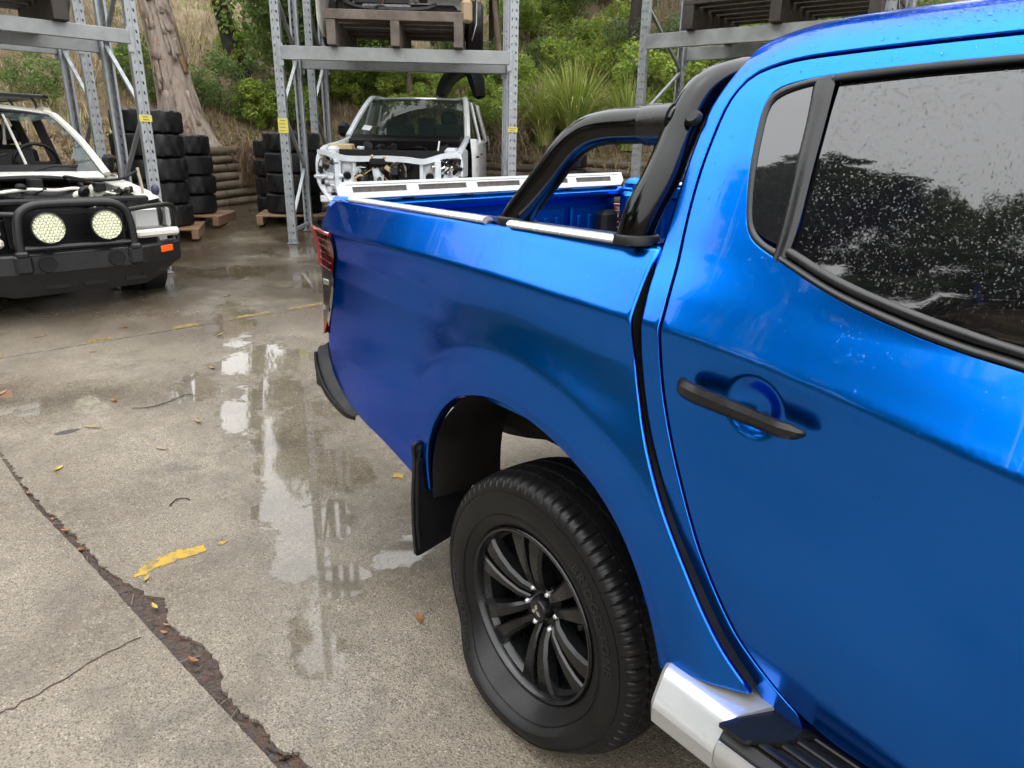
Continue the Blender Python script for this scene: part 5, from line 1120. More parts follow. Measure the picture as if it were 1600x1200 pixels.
for s in (-1, 1):
    b = MB(); b.tube(spl([(s*.38, .02, .83), (s*.60, .09, .845), (s*.80, .17, .85), (s*.875, .22, .825), (s*.905, .26, .75), (s*.915, .28, .60), (s*.915, .28, .53)], 5), .020, 12); b.build('wing_hoop', M_BARP, BBO)
    b = MB(); b.box((s*.415, -.012, .46), (.125, .05, .15), bev=.02); b.box((s*.415, -.006, .535), (.09, .08, .05), bev=.015); b.build('hoop_foot', M_BARP, BBO)
    b = MB(); b.lathe([(0, -.012), (.052, -.012), (.058, -.016), (.064, -.012), (.066, .0)], 28, (s*.255, -.012+.0, .452), (0, 1, 0)); b.build('fog_lamp_hole', mat('lamp_hole_black', (.003, .003, .003), rough=.9) if s < 0 else MATS['lamp_hole_black'], BBO)
    b = MB(); b.box((s*.735, .125, .475), (.155, .02, .058), Matrix.Rotation(s*.52, 3, 'Z'), bev=.006); b.build('amber_indicator', M_AMB, BBO)
for x in (-.2, .08, .40):
    b = MB(); b.box((x, .035, .265), (.17, .02, .03)); b.build('lower_slot', M_UNDER, BBO)
# round LED driving lamps: a thing of their own bolted to the bar
for x, lab in ((-.21, 'round honeycomb LED driving lamp nearer the picture edge, inside the bull bar hoop'), (.21, 'round honeycomb LED driving lamp nearer the cream headlamp, inside the bull bar hoop')):
    t = R_(CY); base = Vector(W4.location); px_ = base.x+math.cos(t)*x; py_ = base.y-math.sin(t)*x
    LL = empty('driving_lamp', (px_, py_, base.z+.60), -t, lab, 'lamp', 'driving lamps on the bull bar')
    b = MB(); b.lathe([(.112, -.045), (.120, -.043), (.122, -.03), (.115, .0), (.08, .06), (0, .065)], 40, (0, 0, .125), (0, 1, 0)); b.build('lamp_body', M_BARP, LL)
    b = MB(); b.lathe([(0, -.030), (.112, -.030), (.113, -.044)], 40, (0, 0, .125), (0, 1, 0)); b.build('reflector', M_LED, LL)
    b = MB(); b.box((0, .03, -.0), (.07, .03, .05)); b.build('lamp_mount', M_BARP, LL)
    for i in range(-4, 5):
        for j in range(-4, 5):
            cx, cz = (i+.5*(j % 2))*.0262, j*.0228
            if math.hypot(cx, cz) < .100:
                o = link_mesh('led_cell', LEDME if 'LEDME' in globals() else None, None, LL) if 'LEDME' in globals() else None
                if o is None:
                    b = MB(); b.lathe([(0, -.002), (.0045, -.003), (.0105, -.0125), (.0122, -.013), (.0125, 0)], 6, (0, 0, 0), (0, 1, 0)); LEDME = b.mesh('led_cell', 20); LEDME.materials.append(M_LEDC); o = link_mesh('led_cell', LEDME, None, LL)
                o.location = (cx, -.030, .125+cz)
# its wheels, sunk tyres
for s in (-1, 1):
    for y in (.75, 3.4):
        b = MB(); b.lathe([(.18, -.11), (.30, -.12), (.345, -.09), (.355, 0), (.345, .09), (.30, .12), (.18, .11)], 28, (s*.74, y, .30), (1, 0, 0)); b.lathe([(0, -.05), (.19, -.06), (.19, .06), (0, .05)], 24, (s*.74, y, .30), (1, 0, 0)); b.build('wheel', M_RUBT, W4)

# ================================================================== stripped white ute under the middle rack
RYW = 43.5
OR = (3.63, 7.14); RU = empty('stripped_white_ute', (OR[0], OR[1], float(gz(*OR))), -R_(RYW), 'white ute stripped of bonnet and front panels, parked under the middle rack', 'ute')
# radiator support
def tb(name, pts, r, mt=M_CARB, sx=1, sy=1, n=8, rot=0): b = MB(); b.tube(spl(pts, 5), r, n, sx=sx, sy=sy, rot=rot); return b.build(name, mt, RU)
SUP = tb('radiator_support', [(-.93, .12, 1.06), (-.80, .05, 1.055), (-.62, 0, 1.00), (-.45, -.01, .985), (-.2, -.02, .99), (0, -.02, .995), (.25, -.02, .985), (.45, -.01, .965), (.56, 0, .985), (.72, .05, 1.035), (.90, .12, 1.055)], .046, sx=1.0, sy=1.0, n=4, rot=.785)
for s in (-1, 1):
    b = MB(); b.box((s*.655, .0, .78), (.085, .05, .42), bev=.015); b.box((s*.44, .02, .78), (.045, .05, .42), bev=.012); b.build('support_post', M_CARB, SUP)
    P0 = [np.array([(-.10, -.20), (.10, -.20), (.10, .18), (-.10, .18)])]
    P0 = [resample(np.vstack([P0[0], P0[0][:1]]), .05)[:-1]]; t_ = np.linspace(0, 2*np.pi, 19)[:-1]
    P0.append(np.stack([.05*np.cos(t_), .045*np.sin(t_)-.01], 1))
    P, T, ids = triangulate(P0, .05, grid=False); V = [(s*.545+p[0], .035, .78+p[1]) for p in P]; solid('lamp_panel', V, [tuple(t) for t in T], M_CARB, SUP, .004)
    b = MB(); b.lathe([(0, .03), (.04, .03), (.05, 0), (.056, 0)], 18, (s*.545, .03, .77), (0, 1, 0)); b.lathe([(.012, -.01), (.018, -.01), (.018, .03)], 10, (s*.545, .03, .77), (0, 1, 0)); b.build('horn', M_ENGD, SUP)
    tb('guard_rail', [(s*.90, .12, 1.06), (s*.905, .35, 1.12), (s*.87, .75, 1.17), (s*.84, 1.2, 1.24)], .045, sx=1, sy=.8)
    tb('lamp_bracket', [(s*.90, .12, 1.05), (s*.93, .10, .96), (s*.93, .08, .80), (s*.905, .06, .66), (s*.80, .04, .50), (s*.74, .02, .44)], .035, sx=.7, sy=1.2)
    tb('bumper_bracket', [(s*.98, .06, .755), (s*.86, .02, .76), (s*.72, .02, .74)], .024)
    b = MB(); b.box((s*.80, .10, .73), (.20, .12, .15), bev=.03); b.build('lamp_tray', M_CARB, SUP)
    b = MB(); b.box((s*.74, .06, .665), (.10, .06, .13), bev=.01); b.build('lower_gusset', M_CARB, SUP)
    b = MB(); b.box((s*.78, .75, .93), (.16, 1.1, .42), bev=.04); b.build('inner_guard', M_CARB, RU)
b = MB(); b.box((-.70, .04, .475), (.44, .05, .085), bev=.01); b.build('crash_bar_mount', M_CARB, RU)
b = MB(); b.box((-.36, .01, .455), (.10, .04, .07), bev=.01); b.build('bolt_plate', M_CARW, RU)
b = MB(); b.box((-.05, .04, .545), (.98, .07, .06), bev=.012); b.build('lower_cross_bar', M_ENGD, RU)
b = MB(); b.box((0, .62, .80), (1.36, .9, .60)); b.build('engine_bay_well', M_ENGD, RU)
b = MB(); b.box((-.10, .10, .74), (.62, .03, .40)); b.build('empty_radiator_frame', M_ENGD, RU)
b = MB(); b.prism([(.06, .60), (.30, .60), (.30, .68), (.24, .76), (.12, .76), (.06, .70)], (0, .085, 0), (1, 0, 0), (0, 0, 1), (0, -1, 0), .02); b.build('fan_cowl', M_ENGD, RU)
b = MB(); b.box((-.115, -.03, .95), (.24, .09, .13), bev=.04); b.build('bonnet_latch', M_ENGD, RU)
for p in ((-.18, -.05, 1.02), (-.02, -.05, 1.01)):
    b = MB(); b.sphere(p, .022, 8, 6); b.build('latch_clip', M_TAN, RU)
b = MB(); b.add([(-.20, -.02, .92), (-.02, -.02, .92), (-.08, .0, .60), (-.17, .0, .60)], [(0, 1, 2, 3)]); b.build('centre_brace', M_CARB, RU).modifiers.new('s', 'SOLIDIFY').thickness = .02
b = MB(); b.box((-.70, .38, 1.12), (.30, .18, .10), bev=.02); b.build('washer_bottle', M_TAN, RU)
b = MB(); b.lathe([(0, .07), (.045, .07), (.05, .06), (.05, .045), (.042, .04), (.055, -.04)], 16, (-.44, .35, 1.07), (0, 0, 1)); b.build('coolant_cap', M_CARB, RU)
b = MB(); b.tube([(.60, .25, 1.02), (.63, .27, 1.22)], .012, 6); b.build('dip_tube', M_CARW, RU); b = MB(); b.tube([(.23, .2, 1.0), (.23, .2, 1.09)], .013, 6); b.build('sensor', M_TAN, RU)
clutter(RU, 21, ((-.42, .24), (-.02, .14), (.60, .96)), 60, [M_ENGD, M_ENGD, M_ENG, M_ENG, M_CARB, M_TAN])
clutter(RU, 22, ((.58, .95), (-.02, .20), (.56, 1.0)), 70, [M_ENGD, M_ENGD, M_ENG, M_CARB, M_CHROME], smin=.03, smax=.09)
clutter(RU, 23, ((-.92, -.60), (-.02, .14), (.56, .98)), 34, [M_CARB, M_ENGD, M_ENG, M_CARB], smin=.03, smax=.09)
clutter(RU, 24, ((-.55, .62), (.25, 1.0), (1.02, 1.14)), 20, [M_ENGD], smin=.05, smax=.16)
b = MB(); b.lathe([(0, -.03), (.05, -.03), (.055, -.01), (.055, .03), (0, .03)], 16, (.415, -.03, .60), (0, 1, 0)); b.build('tow_cap', mat('dirty_cream_cap', (.45, .43, .38), rough=.5), RU)
# cowl, screen, cab
b = MB(); b.box((0, 1.12, 1.20), (1.62, .22, .17), Matrix.Rotation(.3, 3, 'X'), bev=.03); b.build('cowl', M_ENGD, RU)
ws = [(-.83, 1.18, 1.30), (.83, 1.18, 1.30), (.70, 1.94, 1.82), (-.70, 1.94, 1.82)]
V = []
for j in range(7):
    v = j/6
    for i in range(9):
        u = i/8; x = (-.83+1.66*u)*(1-v)+(-.69+1.38*u)*v; bow = .10*(1-(2*u-1)**2); V.append((x, 1.22+(1.94-1.22)*v-bow, 1.29+(1.825-1.29)*v+.012*bow))
b = MB(); b.add(V, [(j*9+i, j*9+i+1, (j+1)*9+i+1, (j+1)*9+i) for j in range(6) for i in range(8)]); WS = b.build('windscreen', M_WSG, RU)
b = MB(); b.box((-.60, 1.245, 1.395), (.125, .004, .105), Matrix.Rotation(-.93, 3, 'X')@Matrix.Rotation(.2, 3, 'Y')); b.build('paper_sticker', M_STICK, WS)
for s in (-1, 1):
    tb('windscreen_pillar', [(s*.86, 1.18, 1.28), (s*.80, 1.55, 1.56), (s*.725, 1.92, 1.81), (s*.69, 2.05, 1.845)], .045, M_CARW if s > 0 else M_CARB, sx=1, sy=.7)
    b = MB(); b.bar((s*.90, 2.10, 1.20), (s*.74, 2.20, 1.80), .06, .10, bev=.015); b.build('door_pillar', M_CARW, RU)
    V = [(s*x, y, z) for y, a in ((1.20, 0), (1.9, .015), (2.7, .02), (3.05, .0)) for x, z in ((.90+a, .45), (.93+a, .75), (.925+a, 1.05), (.90+a, 1.27))]
    solid('body_side', V, [(i*4+k, i*4+k+1, (i+1)*4+k+1, (i+1)*4+k) for i in range(3) for k in range(3)], M_CARW, RU)
    V = [(s*x, y, z) for y, xr in ((1.92, .70), (2.4, .72), (2.95, .74)) for x, z in ((xr+.03, 1.78), (xr+.005, 1.835), (xr-.10, 1.865))]
    solid('roof_edge', V, [(i*3+k, i*3+k+1, (i+1)*3+k+1, (i+1)*3+k) for i in range(2) for k in range(2)], M_CARW, RU)
    b = MB(); b.bar((s*.91, 2.98, 1.25), (s*.755, 2.86, 1.80), .07, .22, bev=.03, upv=(0, 1, 0)); b.build('rear_pillar', M_CARW, RU)
    V = [(s*x, y, z) for y in (3.10, 3.6, 4.6) for x, z in ((.90, .55), (.945, .80), (.94, 1.22), (.91, 1.345), (.82, 1.36))]
    solid('tub_side', V, [(i*5+k, i*5+k+1, (i+1)*5+k+1, (i+1)*5+k) for i in range(2) for k in range(4)], M_CARW, RU, ang=50)
    for y in (.62, 3.75):
        b = MB(); b.lathe([(.18, -.11), (.30, -.12), (.36, -.09), (.37, 0), (.36, .09), (.30, .12), (.18, .11)], 28, (s*.78, y, .375), (1, 0, 0)); b.lathe([(0, -.05), (.19, -.06), (.19, .06), (0, .05)], 24, (s*.78, y, .375), (1, 0, 0)); b.build('wheel', M_RUBT, RU)
    for y, z in ((1.62, 1.02), (2.05, 1.06)):
        b = MB(); b.box((s*.955, y, z), (.03, .07, .03), bev=.008); b.build('hinge', M_ENGD, RU)
b = MB(); V = []; NX = 9
for y, z, hw in ((1.92, 1.825, .68), (2.0, 1.855, .70), (2.4, 1.885, .72), (2.9, 1.865, .73)):
    for k in range(NX): u = -1+2*k/(NX-1); V.append((u*hw, y, z-.02*abs(u)**2.5))
b.add(V, [(i*NX+k, i*NX+k+1, (i+1)*NX+k+1, (i+1)*NX+k) for i in range(3) for k in range(NX-1)]); b.build('roof', M_CARW, RU)
b = MB(); b.box((0, 1.45, 1.20), (1.6, .40, .18), bev=.06); b.build('dashboard', M_ENGD, RU)
for x in (-.40, .40):
    b = MB(); b.box((x, 2.30, 1.15), (.50, .14, .70), Matrix.Rotation(-.18, 3, 'X'), bev=.07); b.box((x, 2.40, 1.58), (.27, .10, .20), bev=.045); b.build('front_seat', M_ENGD, RU)
b = MB(); b.box((0, 2.6, 1.45), (.3, .1, .3), bev=.04); b.build('rear_headrest', M_ENGD, RU)
b = MB(); b.box((.02, 1.82, 1.72), (.24, .03, .07), bev=.015); b.build('interior_mirror', M_ENGD, RU)
b = MB(); b.tube([(-.40+.19*math.cos(t), 1.72-.06*math.sin(t), 1.32+.17*math.sin(t)) for t in np.linspace(0, 2*np.pi, 25)[:-1]], .016, 8, closed=True); b.build('steering_wheel', M_ENGD, RU)
b = MB(); b.box((0, 2.1, .5), (1.75, 1.9, .06)); b.box((0, 3.04, .9), (1.75, .05, .8)); b.box((0, 3.9, .75), (1.7, 1.5, .05)); b.build('floor_pan', M_ENGD, RU)
b = MB(); b.box((-.985, 1.40, 1.37), (.20, .12, .20), Matrix.Rotation(-.25, 3, 'Z'), bev=.05); b.build('door_mirror', M_ENGD, RU)
b = MB(); b.add([(.91, 1.55, 1.28), (.91, 2.9, 1.28), (.775, 2.78, 1.78), (.775, 2.05, 1.78)], [(0, 1, 2, 3)]); b.build('side_glass', M_PRIV, RU)
b = MB(); b.lathe([(0, 0), (.045, 0), (.045, .004), (0, .004)], 16, (.952, 1.60, .86), (1, 0, 0)); b.build('red_white_sticker', mat('faded_sticker', (.62, .45, .43), rough=.5), RU)

# black arch liner set on the white ute's roof
t = R_(RYW); lx, ly = .62, 2.35; AL = empty('arch_liner', (OR[0]+math.cos(t)*lx+math.sin(t)*ly, OR[1]-math.sin(t)*lx+math.cos(t)*ly, RU.location.z+1.873), -t, 'black plastic wheel arch liner standing like an upturned V on the white roof', 'liner')
cen = spl([(-.36, 0, .02), (-.31, 0, .14), (-.20, 0, .30), (-.05, 0, .41), (.08, 0, .42), (.18, 0, .33), (.24, 0, .16), (.27, 0, .02)], 6); V = []
hw_ = np.interp(np.linspace(0, 1, len(cen)), [0, .15, .5, .8, 1], [.09, .13, .17, .17, .12])
tn = np.gradient(cen, axis=0); tn /= np.linalg.norm(tn, axis=1)[:, None]
for p, q, w_ in zip(cen, tn, hw_):
    nrm = np.array([-q[2], 0, q[0]])
    for k in range(9):
        a = -1.0+2.0*k/8; V.append(p+nrm*w_*(1-.9*a*a)*.9+np.array([0, a*.30, 0])-nrm*.03)
b = MB(); b.add([tuple(v) for v in V], [(i*9+k, i*9+k+1, (i+1)*9+k+1, (i+1)*9+k) for i in range(len(cen)-1) for k in range(8)]); 
V2 = [tuple(p-np.array([-q[2], 0, q[0]])*w_*.55+np.array([0, a*.28, 0])) for p, q, w_ in zip(cen, tn, hw_) for a in (-1, 1)]
b.add(V2, [(i*2, i*2+1, (i+1)*2+1, (i+1)*2) for i in range(len(cen)-1)])
nb = len(cen)*9
for i in range(len(cen)-1): b.f += [(i*9, (i+1)*9, nb+(i+1)*2, nb+i*2), (i*9+8, (i+1)*9+8, nb+(i+1)*2+1, nb+i*2+1)]
b.build('liner_shell', M_CLOTH, AL, ang=60)

# ================================================================== wrecked car up on the middle pallet
px_ = PM.location; UC = empty('wrecked_car', (px_.x, px_.y, px_.z+.362), -R_(MY), 'front of a wrecked white car sitting on the pallet above the white ute', 'car')
b = MB(); b.box((-.05, .75, .10), (1.46, 1.5, .20), bev=.04); b.build('subframe', M_UNDER, UC)
b = MB(); b.box((-.15, -.55, .22), (.62, .05, .26), bev=.01); b.build('radiator', M_ENGD, UC)
b = MB(); b.tube(spl([(-.72, -.40, .20), (-.45, -.55, .06), (-.1, -.60, .03), (.30, -.58, .04), (.45, -.50, .10)], 5), .03, 8); b.build('cross_member', M_ENGD, UC)
b = MB(); b.box((-.10, -.58, .06), (.55, .04, .05), bev=.01); b.build('lower_rail', M_ENG, UC)
b = MB(); b.tube([(.16, -.6, .08), (.17, -.62, .24)], .010, 6); b.build('bent_bracket', M_CHROME, UC)
b = MB(); b.box((.50, -.55, .22), (.42, .06, .06), bev=.015); b.build('bumper_beam', M_RUST, UC)
clutter(UC, 31, ((-.80, .42), (-.62, -.30), (.02, .55)), 40, [M_ENGD, M_UNDER, M_ENGD, M_ENG, M_RUST, M_WOOD])
for s in (-1, 1):
    V = [(s*x, y, z) for y, z0, z1 in ((-.45, -.24, .50), (-.2, -.22, .60), (.05, .02, .64), (.35, .22, .68), (.75, .10, .70), (1.1, -.15, .72)) for x, z in ((.86, z0), (.915, z0+.18), (.92, z1-.12), (.84, z1))]
    solid('front_wing', V, [(i*4+k, i*4+k+1, (i+1)*4+k+1, (i+1)*4+k) for i in range(5) for k in range(3)], M_CARC, UC)
    b = MB(); b.lathe([(.18, -.10), (.27, -.11), (.31, -.08), (.315, 0), (.31, .08), (.27, .11), (.18, .10)], 24, (s*.885, .40, .0), (1, 0, 0)); b.lathe([(0, -.05), (.19, -.06), (.19, .06), (0, .05)], 20, (s*.885, .40, .0), (1, 0, 0)); b.build('wheel', M_RUBT, UC)
b = MB(); b.box((.80, -.42, .06), (.13, .10, .24), bev=.03); b.build('lamp_bucket', mat('dusty_tan_plastic', (.30, .22, .13), rough=.7), UC)
b = MB(); b.box((.72, -.10, .02), (.20, .4, .16), bev=.04); b.build('guard_liner', M_UNDER, UC)
V = []; 
for y, z in ((-.35, .60), (.2, .72), (.9, .80)):
    for k in range(9): u = -1+2*k/8; V.append((u*.80, y, z-.05*abs(u)**2.5))
solid('bonnet', V, [(i*9+k, i*9+k+1, (i+1)*9+k+1, (i+1)*9+k) for i in range(2) for k in range(8)], M_CARC, UC)
b = MB(); b.prism([(.9, .2), (.9, .85), (1.5, 1.25), (2.0, 1.25), (2.0, .2)], (-.80, 0, 0), (0, 1, 0), (0, 0, 1), (1, 0, 0), 1.6); b.build('cabin', M_CARC, UC)

# ================================================================== tyre stacks on pallets
def tyre_mesh(name, R, w, r_in, seed, chunky):
    rs = random.Random(seed); n = 96; prof = [(-.40, r_in), (-.47, r_in+.02), (-.5, r_in+.06), (-.49, R-.05), (-.46, R-.022), (-.40, R-.004), (-.20, R), (0, R), (.20, R), (.40, R-.004), (.46, R-.022), (.49, R-.05), (.5, r_in+.06), (.47, r_in+.02), (.40, r_in)]
    V = []; k = len(prof); NB = 32 if chunky else 48
    for j in range(n):
        a = 2*math.pi*j/n
        for i, (h, r) in enumerate(prof):
            rr = r
            if 3 <= i <= 11 and ((j*NB//n + (i % 3)) % 2 == 0) and (j % 3 == 0 or chunky): rr -= .012 if chunky else .006
            V.append((rr*math.cos(a), rr*math.sin(a), h*w))
    b = MB(); b.add(V, [(j*k+i, ((j+1) % n)*k+i, ((j+1) % n)*k+i+1, j*k+i+1) for j in range(n) for i in range(k-1)]); me = b.mesh(name, 35); me.materials.append(M_RUBT); return me
TM = [tyre_mesh('tyre', .39, .265, .215, 1, True), tyre_mesh('tyre', .38, .265, .215, 2, False), tyre_mesh('tyre', .37, .25, .21, 3, True)]
ORD = ['top', 'second', 'third', 'fourth', 'fifth', 'sixth']
def tyre_stack(x, y, n, R, w, what, mi, dz=.17, pal=True, px=None, lab_p=None, jit=.02, grp='old tyres stacked along the bank'):
    z = float(gz(x, y)); 
    if pal: make_pallet((x, y, z+.004), rnd.uniform(-.15, .15)-.5, .98, .98, .13, M_WOODT, lab_p, boards=5, top=.022, bt=.08); z += .136
    for k in range(n):
        me = TM[mi] if rnd.random() < .6 else rnd.choice(TM); o = link_mesh('tyre', me); s = R/.39*rnd.uniform(.95, 1.04); o.scale = (s, s, w/.265); o.location = (x+rnd.uniform(-jit, jit), y+rnd.uniform(-jit, jit), z+w*(k+.5)); o.rotation_euler = (rnd.uniform(-.012, .012), rnd.uniform(-.012, .012), rnd.uniform(0, 6))
        i = n-1-k; tag(o, f"{'lowest' if k == 0 else ORD[i]} tyre of the {what}", 'tyre', grp)
tyre_stack(1.20, 8.72, 5, .405, .275, 'stack of big knobbly tyres behind the wagon', 0, lab_p='tan pallet under the big knobbly tyres behind the wagon')
tyre_stack(1.80, 9.52, 4, .37, .26, 'stack between the knobbly tyres and the log wall', 1, lab_p='tan pallet under the tyres left of the log wall')
tyre_stack(3.07, 8.87, 4, .40, .275, 'near stack behind the middle rack frame', 1, lab_p='broken tan pallet under the tyres behind the middle rack frame')
tyre_stack(3.20, 9.75, 4, .38, .27, 'further stack between the log wall and the rack frame', 2, lab_p='tan pallet under the further tyres right of the log wall', pal=False)
tyre_stack(6.62, 7.05, 4, .36, .255, 'stack seen under the sports bar leg', 0, pal=False)
tyre_stack(7.95, 4.95, 4, .37, .26, 'stack beyond the right rack post', 1, pal=False)
# ================================================================== bank, log walls, vegetation
BND = np.array([(-11, -9), (-10.8, 2), (-9, 8.0), (-4, 9.0), (0, 9.95), (2.0, 10.72), (3.4, 11.22), (4.7, 10.75), (7.2, 7.1), (8.7, 3.8), (10, -2), (11, -9)], float)
BD = resample(BND, .25)
def bank_z(x, y):
    x = np.asarray(x, float); y = np.asarray(y, float); d = seg_dist(x.ravel(), y.ravel(), BD).reshape(x.shape)
    und = .22*np.sin(x*.9+1.3)*np.cos(y*.7)+.14*np.sin(x*2.3+y*1.7)+.06*np.sin(x*5.1-y*4.3)
    base = np.minimum(gz(np.clip(x, -12, 12), np.clip(y, -9, 12)), .75)
    return base+.72+.50*np.minimum(d, 13)+.12*np.maximum(d-13, 0)+und*np.clip(d, 0, 1.2)/1.2
xs, ys = np.meshgrid(np.arange(-34, 34.1, .4), np.arange(-9, 40.1, .4)); G = np.stack([xs.ravel(), ys.ravel()], 1)
yard_poly = np.vstack([BND, [(11, -30), (-11, -30)]])
ins = in_poly(G, yard_poly); dd = seg_dist(G[:, 0], G[:, 1], BD)
zz = bank_z(G[:, 0], G[:, 1]); zz[ins] = (np.minimum(gz(G[ins, 0], G[ins, 1]), .7)-.25)
nx = xs.shape[1]; ny = xs.shape[0]; q = (np.arange(ny-1)[:, None]*nx+np.arange(nx-1)[None]).ravel(); F = np.stack([q, q+1, q+nx+1, q+nx], 1)
keep = ~(ins[F].all(1)); F = F[keep]
o = np_mesh('bank_terrain', np.c_[G, zz], F, M_SOIL, None, True); o['kind'] = 'structure'

M_LOG = mat('weathered_log', (.068, .052, .034), rough=.8, col2=(.13, .10, .065), vscale=5, bump=.5, bscale=30)
M_LOGE = mat('log_end_grain', (.16, .12, .08), rough=.8, var=.3, vscale=30)
def log_wall(p0, p1, rows, dia, label, seed):
    r = random.Random(seed); p0, p1 = Vector(p0), Vector(p1); d = (p1-p0); L = d.length; ang = math.atan2(d.y, d.x); z0 = float(gz(p0.x, p0.y)); z1 = float(gz(p1.x, p1.y))
    T = empty('log_wall', (p0.x, p0.y, z0), ang, label, 'retaining wall', 'log retaining walls at the foot of the bank'); sl = (z1-z0)/L
    for k in range(rows):
        x = -r.uniform(0, .3)
        while x < L:
            l = min(r.uniform(1.3, 2.4), L-x+.1); rr = dia/2*r.uniform(.93, 1.07); zc_ = dia*(k+.5)-.02; off = .035*k
            b = MB(); P = [(x+l*t, off+r.uniform(-.006, .006), zc_+sl*(x+l*t)+r.uniform(-.004, .004)) for t in np.linspace(0, 1, 6)]; b.tube(P, [rr*.97, rr, rr*1.01, rr, rr*.99, rr*.96], 12); b.build('log', M_LOG, T, ang=50); x += l+.012
    for x in np.arange(.5, L, 1.5):
        b = MB(); b.tube([(x, .16, -.2), (x, .18+.03*rows, dia*rows+.05)], .07, 10); b.build('log_post', M_LOG, T)
    return T
log_wall((1.0, 10.22), (3.45, 11.12), 7, .132, 'stacked round-log retaining wall between the two groups of tyres', 3)
log_wall((4.75, 10.60), (7.12, 7.15), 7, .130, 'log retaining wall behind the stripped white ute', 4)
log_wall((7.18, 7.0), (8.55, 4.0), 7, .130, 'log retaining wall seen beneath the black sports bar', 5)

# ---- foliage materials
def leafm(n, c, c2, isl=.35, tr=.28, vs=1.2, rough=.45): return mat(n, c, rough=rough, col2=c2, vscale=vs, island=isl, translucent=tr)
L_BRIGHT = leafm('leaf_bright_green', (.17, .28, .035), (.33, .40, .07))
L_MID = leafm('leaf_mid_green', (.10, .185, .040), (.175, .245, .06))
L_DARK = leafm('leaf_dark_olive', (.078, .128, .044), (.135, .17, .056))
L_GUM = leafm('leaf_grey_green', (.09, .135, .066), (.14, .175, .09))
L_DRY = leafm('dry_stem', (.27, .195, .115), (.40, .32, .20), .3, .15)
L_GRASS = leafm('mixed_bank_grass', (.40, .31, .185), (.20, .24, .06), .4, .2, .55, .6)
L_LOM = leafm('lomandra_blade', (.20, .30, .05), (.42, .42, .14), .4, .25, 1.5)
L_LITTER = leafm('brown_leaf_litter', (.12, .072, .036), (.20, .14, .08), .45, .05, 2)
def bark_mat():
    m = mat('pale_paperbark', (.3, .24, .19), rough=.85); N, L = nodes_of(m); bs = N['Principled BSDF']; tc = N.new('ShaderNodeTexCoord'); mp = N.new('ShaderNodeMapping'); mp.inputs['Scale'].default_value = (1, 1, .34); L.new(tc.outputs['Object'], mp.inputs[0])
    n1 = N.new('ShaderNodeTexNoise'); n1.inputs['Scale'].default_value = 5.5; n1.inputs['Detail'].default_value = 7; n1.inputs['Roughness'].default_value = .68; n1.inputs['Distortion'].default_value = .8; L.new(mp.outputs[0], n1.inputs['Vector'])
    cr = N.new('ShaderNodeValToRGB'); e = cr.color_ramp.elements; e[0].position = .30; e[0].color = (.05, .032, .022, 1); e[1].position = .72; e[1].color = (.44, .37, .315, 1)
    for p_, c_ in ((.40, (.15, .105, .075, 1)), (.47, (.27, .215, .175, 1)), (.58, (.33, .275, .23, 1)), (.64, (.25, .165, .105, 1))): q = e.new(p_); q.color = c_
    L.new(n1.outputs[0], cr.inputs[0]); L.new(cr.outputs[0], bs.inputs['Base Color']); bp = N.new('ShaderNodeBump'); bp.inputs['Strength'].default_value = 1.0; bp.inputs['Distance'].default_value = .05; L.new(n1.outputs[0], bp.inputs['Height']); L.new(bp.outputs[0], bs.inputs['Normal']); return m
M_BARK = bark_mat()
M_BARKO = mat('ochre_bark_strip', (.22, .125, .06), rough=.85, var=.3, vscale=6, bump=.5, bscale=20)
M_BARKD = mat('dark_bark', (.035, .030, .024), rough=.9, var=.4, vscale=8, bump=.8, bscale=25)
M_BARKG = mat('grey_brown_bark', (.15, .115, .085), rough=.9, var=.35, vscale=8, bump=.6, bscale=25)
def leaves(C, Dn, L, Wd, rg, droop=0.0, fold=.25):
    """diamond leaves: centres C, facing Dn, length L, width Wd"""
    n = len(C); a = rg.normal(size=(n, 3)); a[:, 2] -= droop*2; t = a-(a*Dn).sum(1)[:, None]*Dn*.7; t /= np.linalg.norm(t, axis=1)[:, None]+1e-9
    s = np.cross(Dn, t); s /= np.linalg.norm(s, axis=1)[:, None]+1e-9; l = (L*rg.uniform(.6, 1.3, n))[:, None]; w = (Wd*rg.uniform(.7, 1.2, n))[:, None]
    up_ = np.cross(t, s)
    V = np.stack([C-t*l*.5, C+s*w*.5+up_*w*fold, C+t*l*.5, C-s*w*.5+up_*w*fold], 1).reshape(-1, 3); b = np.arange(n)*4
    F = np.vstack([np.stack([b, b+1, b+2], 1), np.stack([b, b+2, b+3], 1)]); return V, F
def crown_mesh(name, mt, n, ncl, shape, L, Wd, seed, droop=0., clr=(.16, .36), shell=.75):
    rg = np.random.default_rng(seed); u = rg.normal(size=(ncl, 3)); u /= np.linalg.norm(u, axis=1)[:, None]; c = u*(rg.uniform(.25, 1, ncl)**.6)[:, None]*np.array(shape); cr = rg.uniform(*clr, ncl)
    k = rg.choice(ncl, n, p=cr**2/np.sum(cr**2)); v = rg.normal(size=(n, 3)); v /= np.linalg.norm(v, axis=1)[:, None]
    rad = cr[k]*(shell+(1-shell)*rg.uniform(0, 1, n))*rg.uniform(.45, 1.05, n)**.5; C = c[k]+v*rad[:, None]; C[:, 2] -= droop*rad*rg.uniform(0, 1.4, n)
    Dn = v+.8*rg.normal(size=(n, 3)); Dn /= np.linalg.norm(Dn, axis=1)[:, None]; V, F = leaves(C, Dn, L, Wd, rg, droop)
    o = np_mesh(name, V, F, mt); me = o.data; bpy.data.objects.remove(o); return me
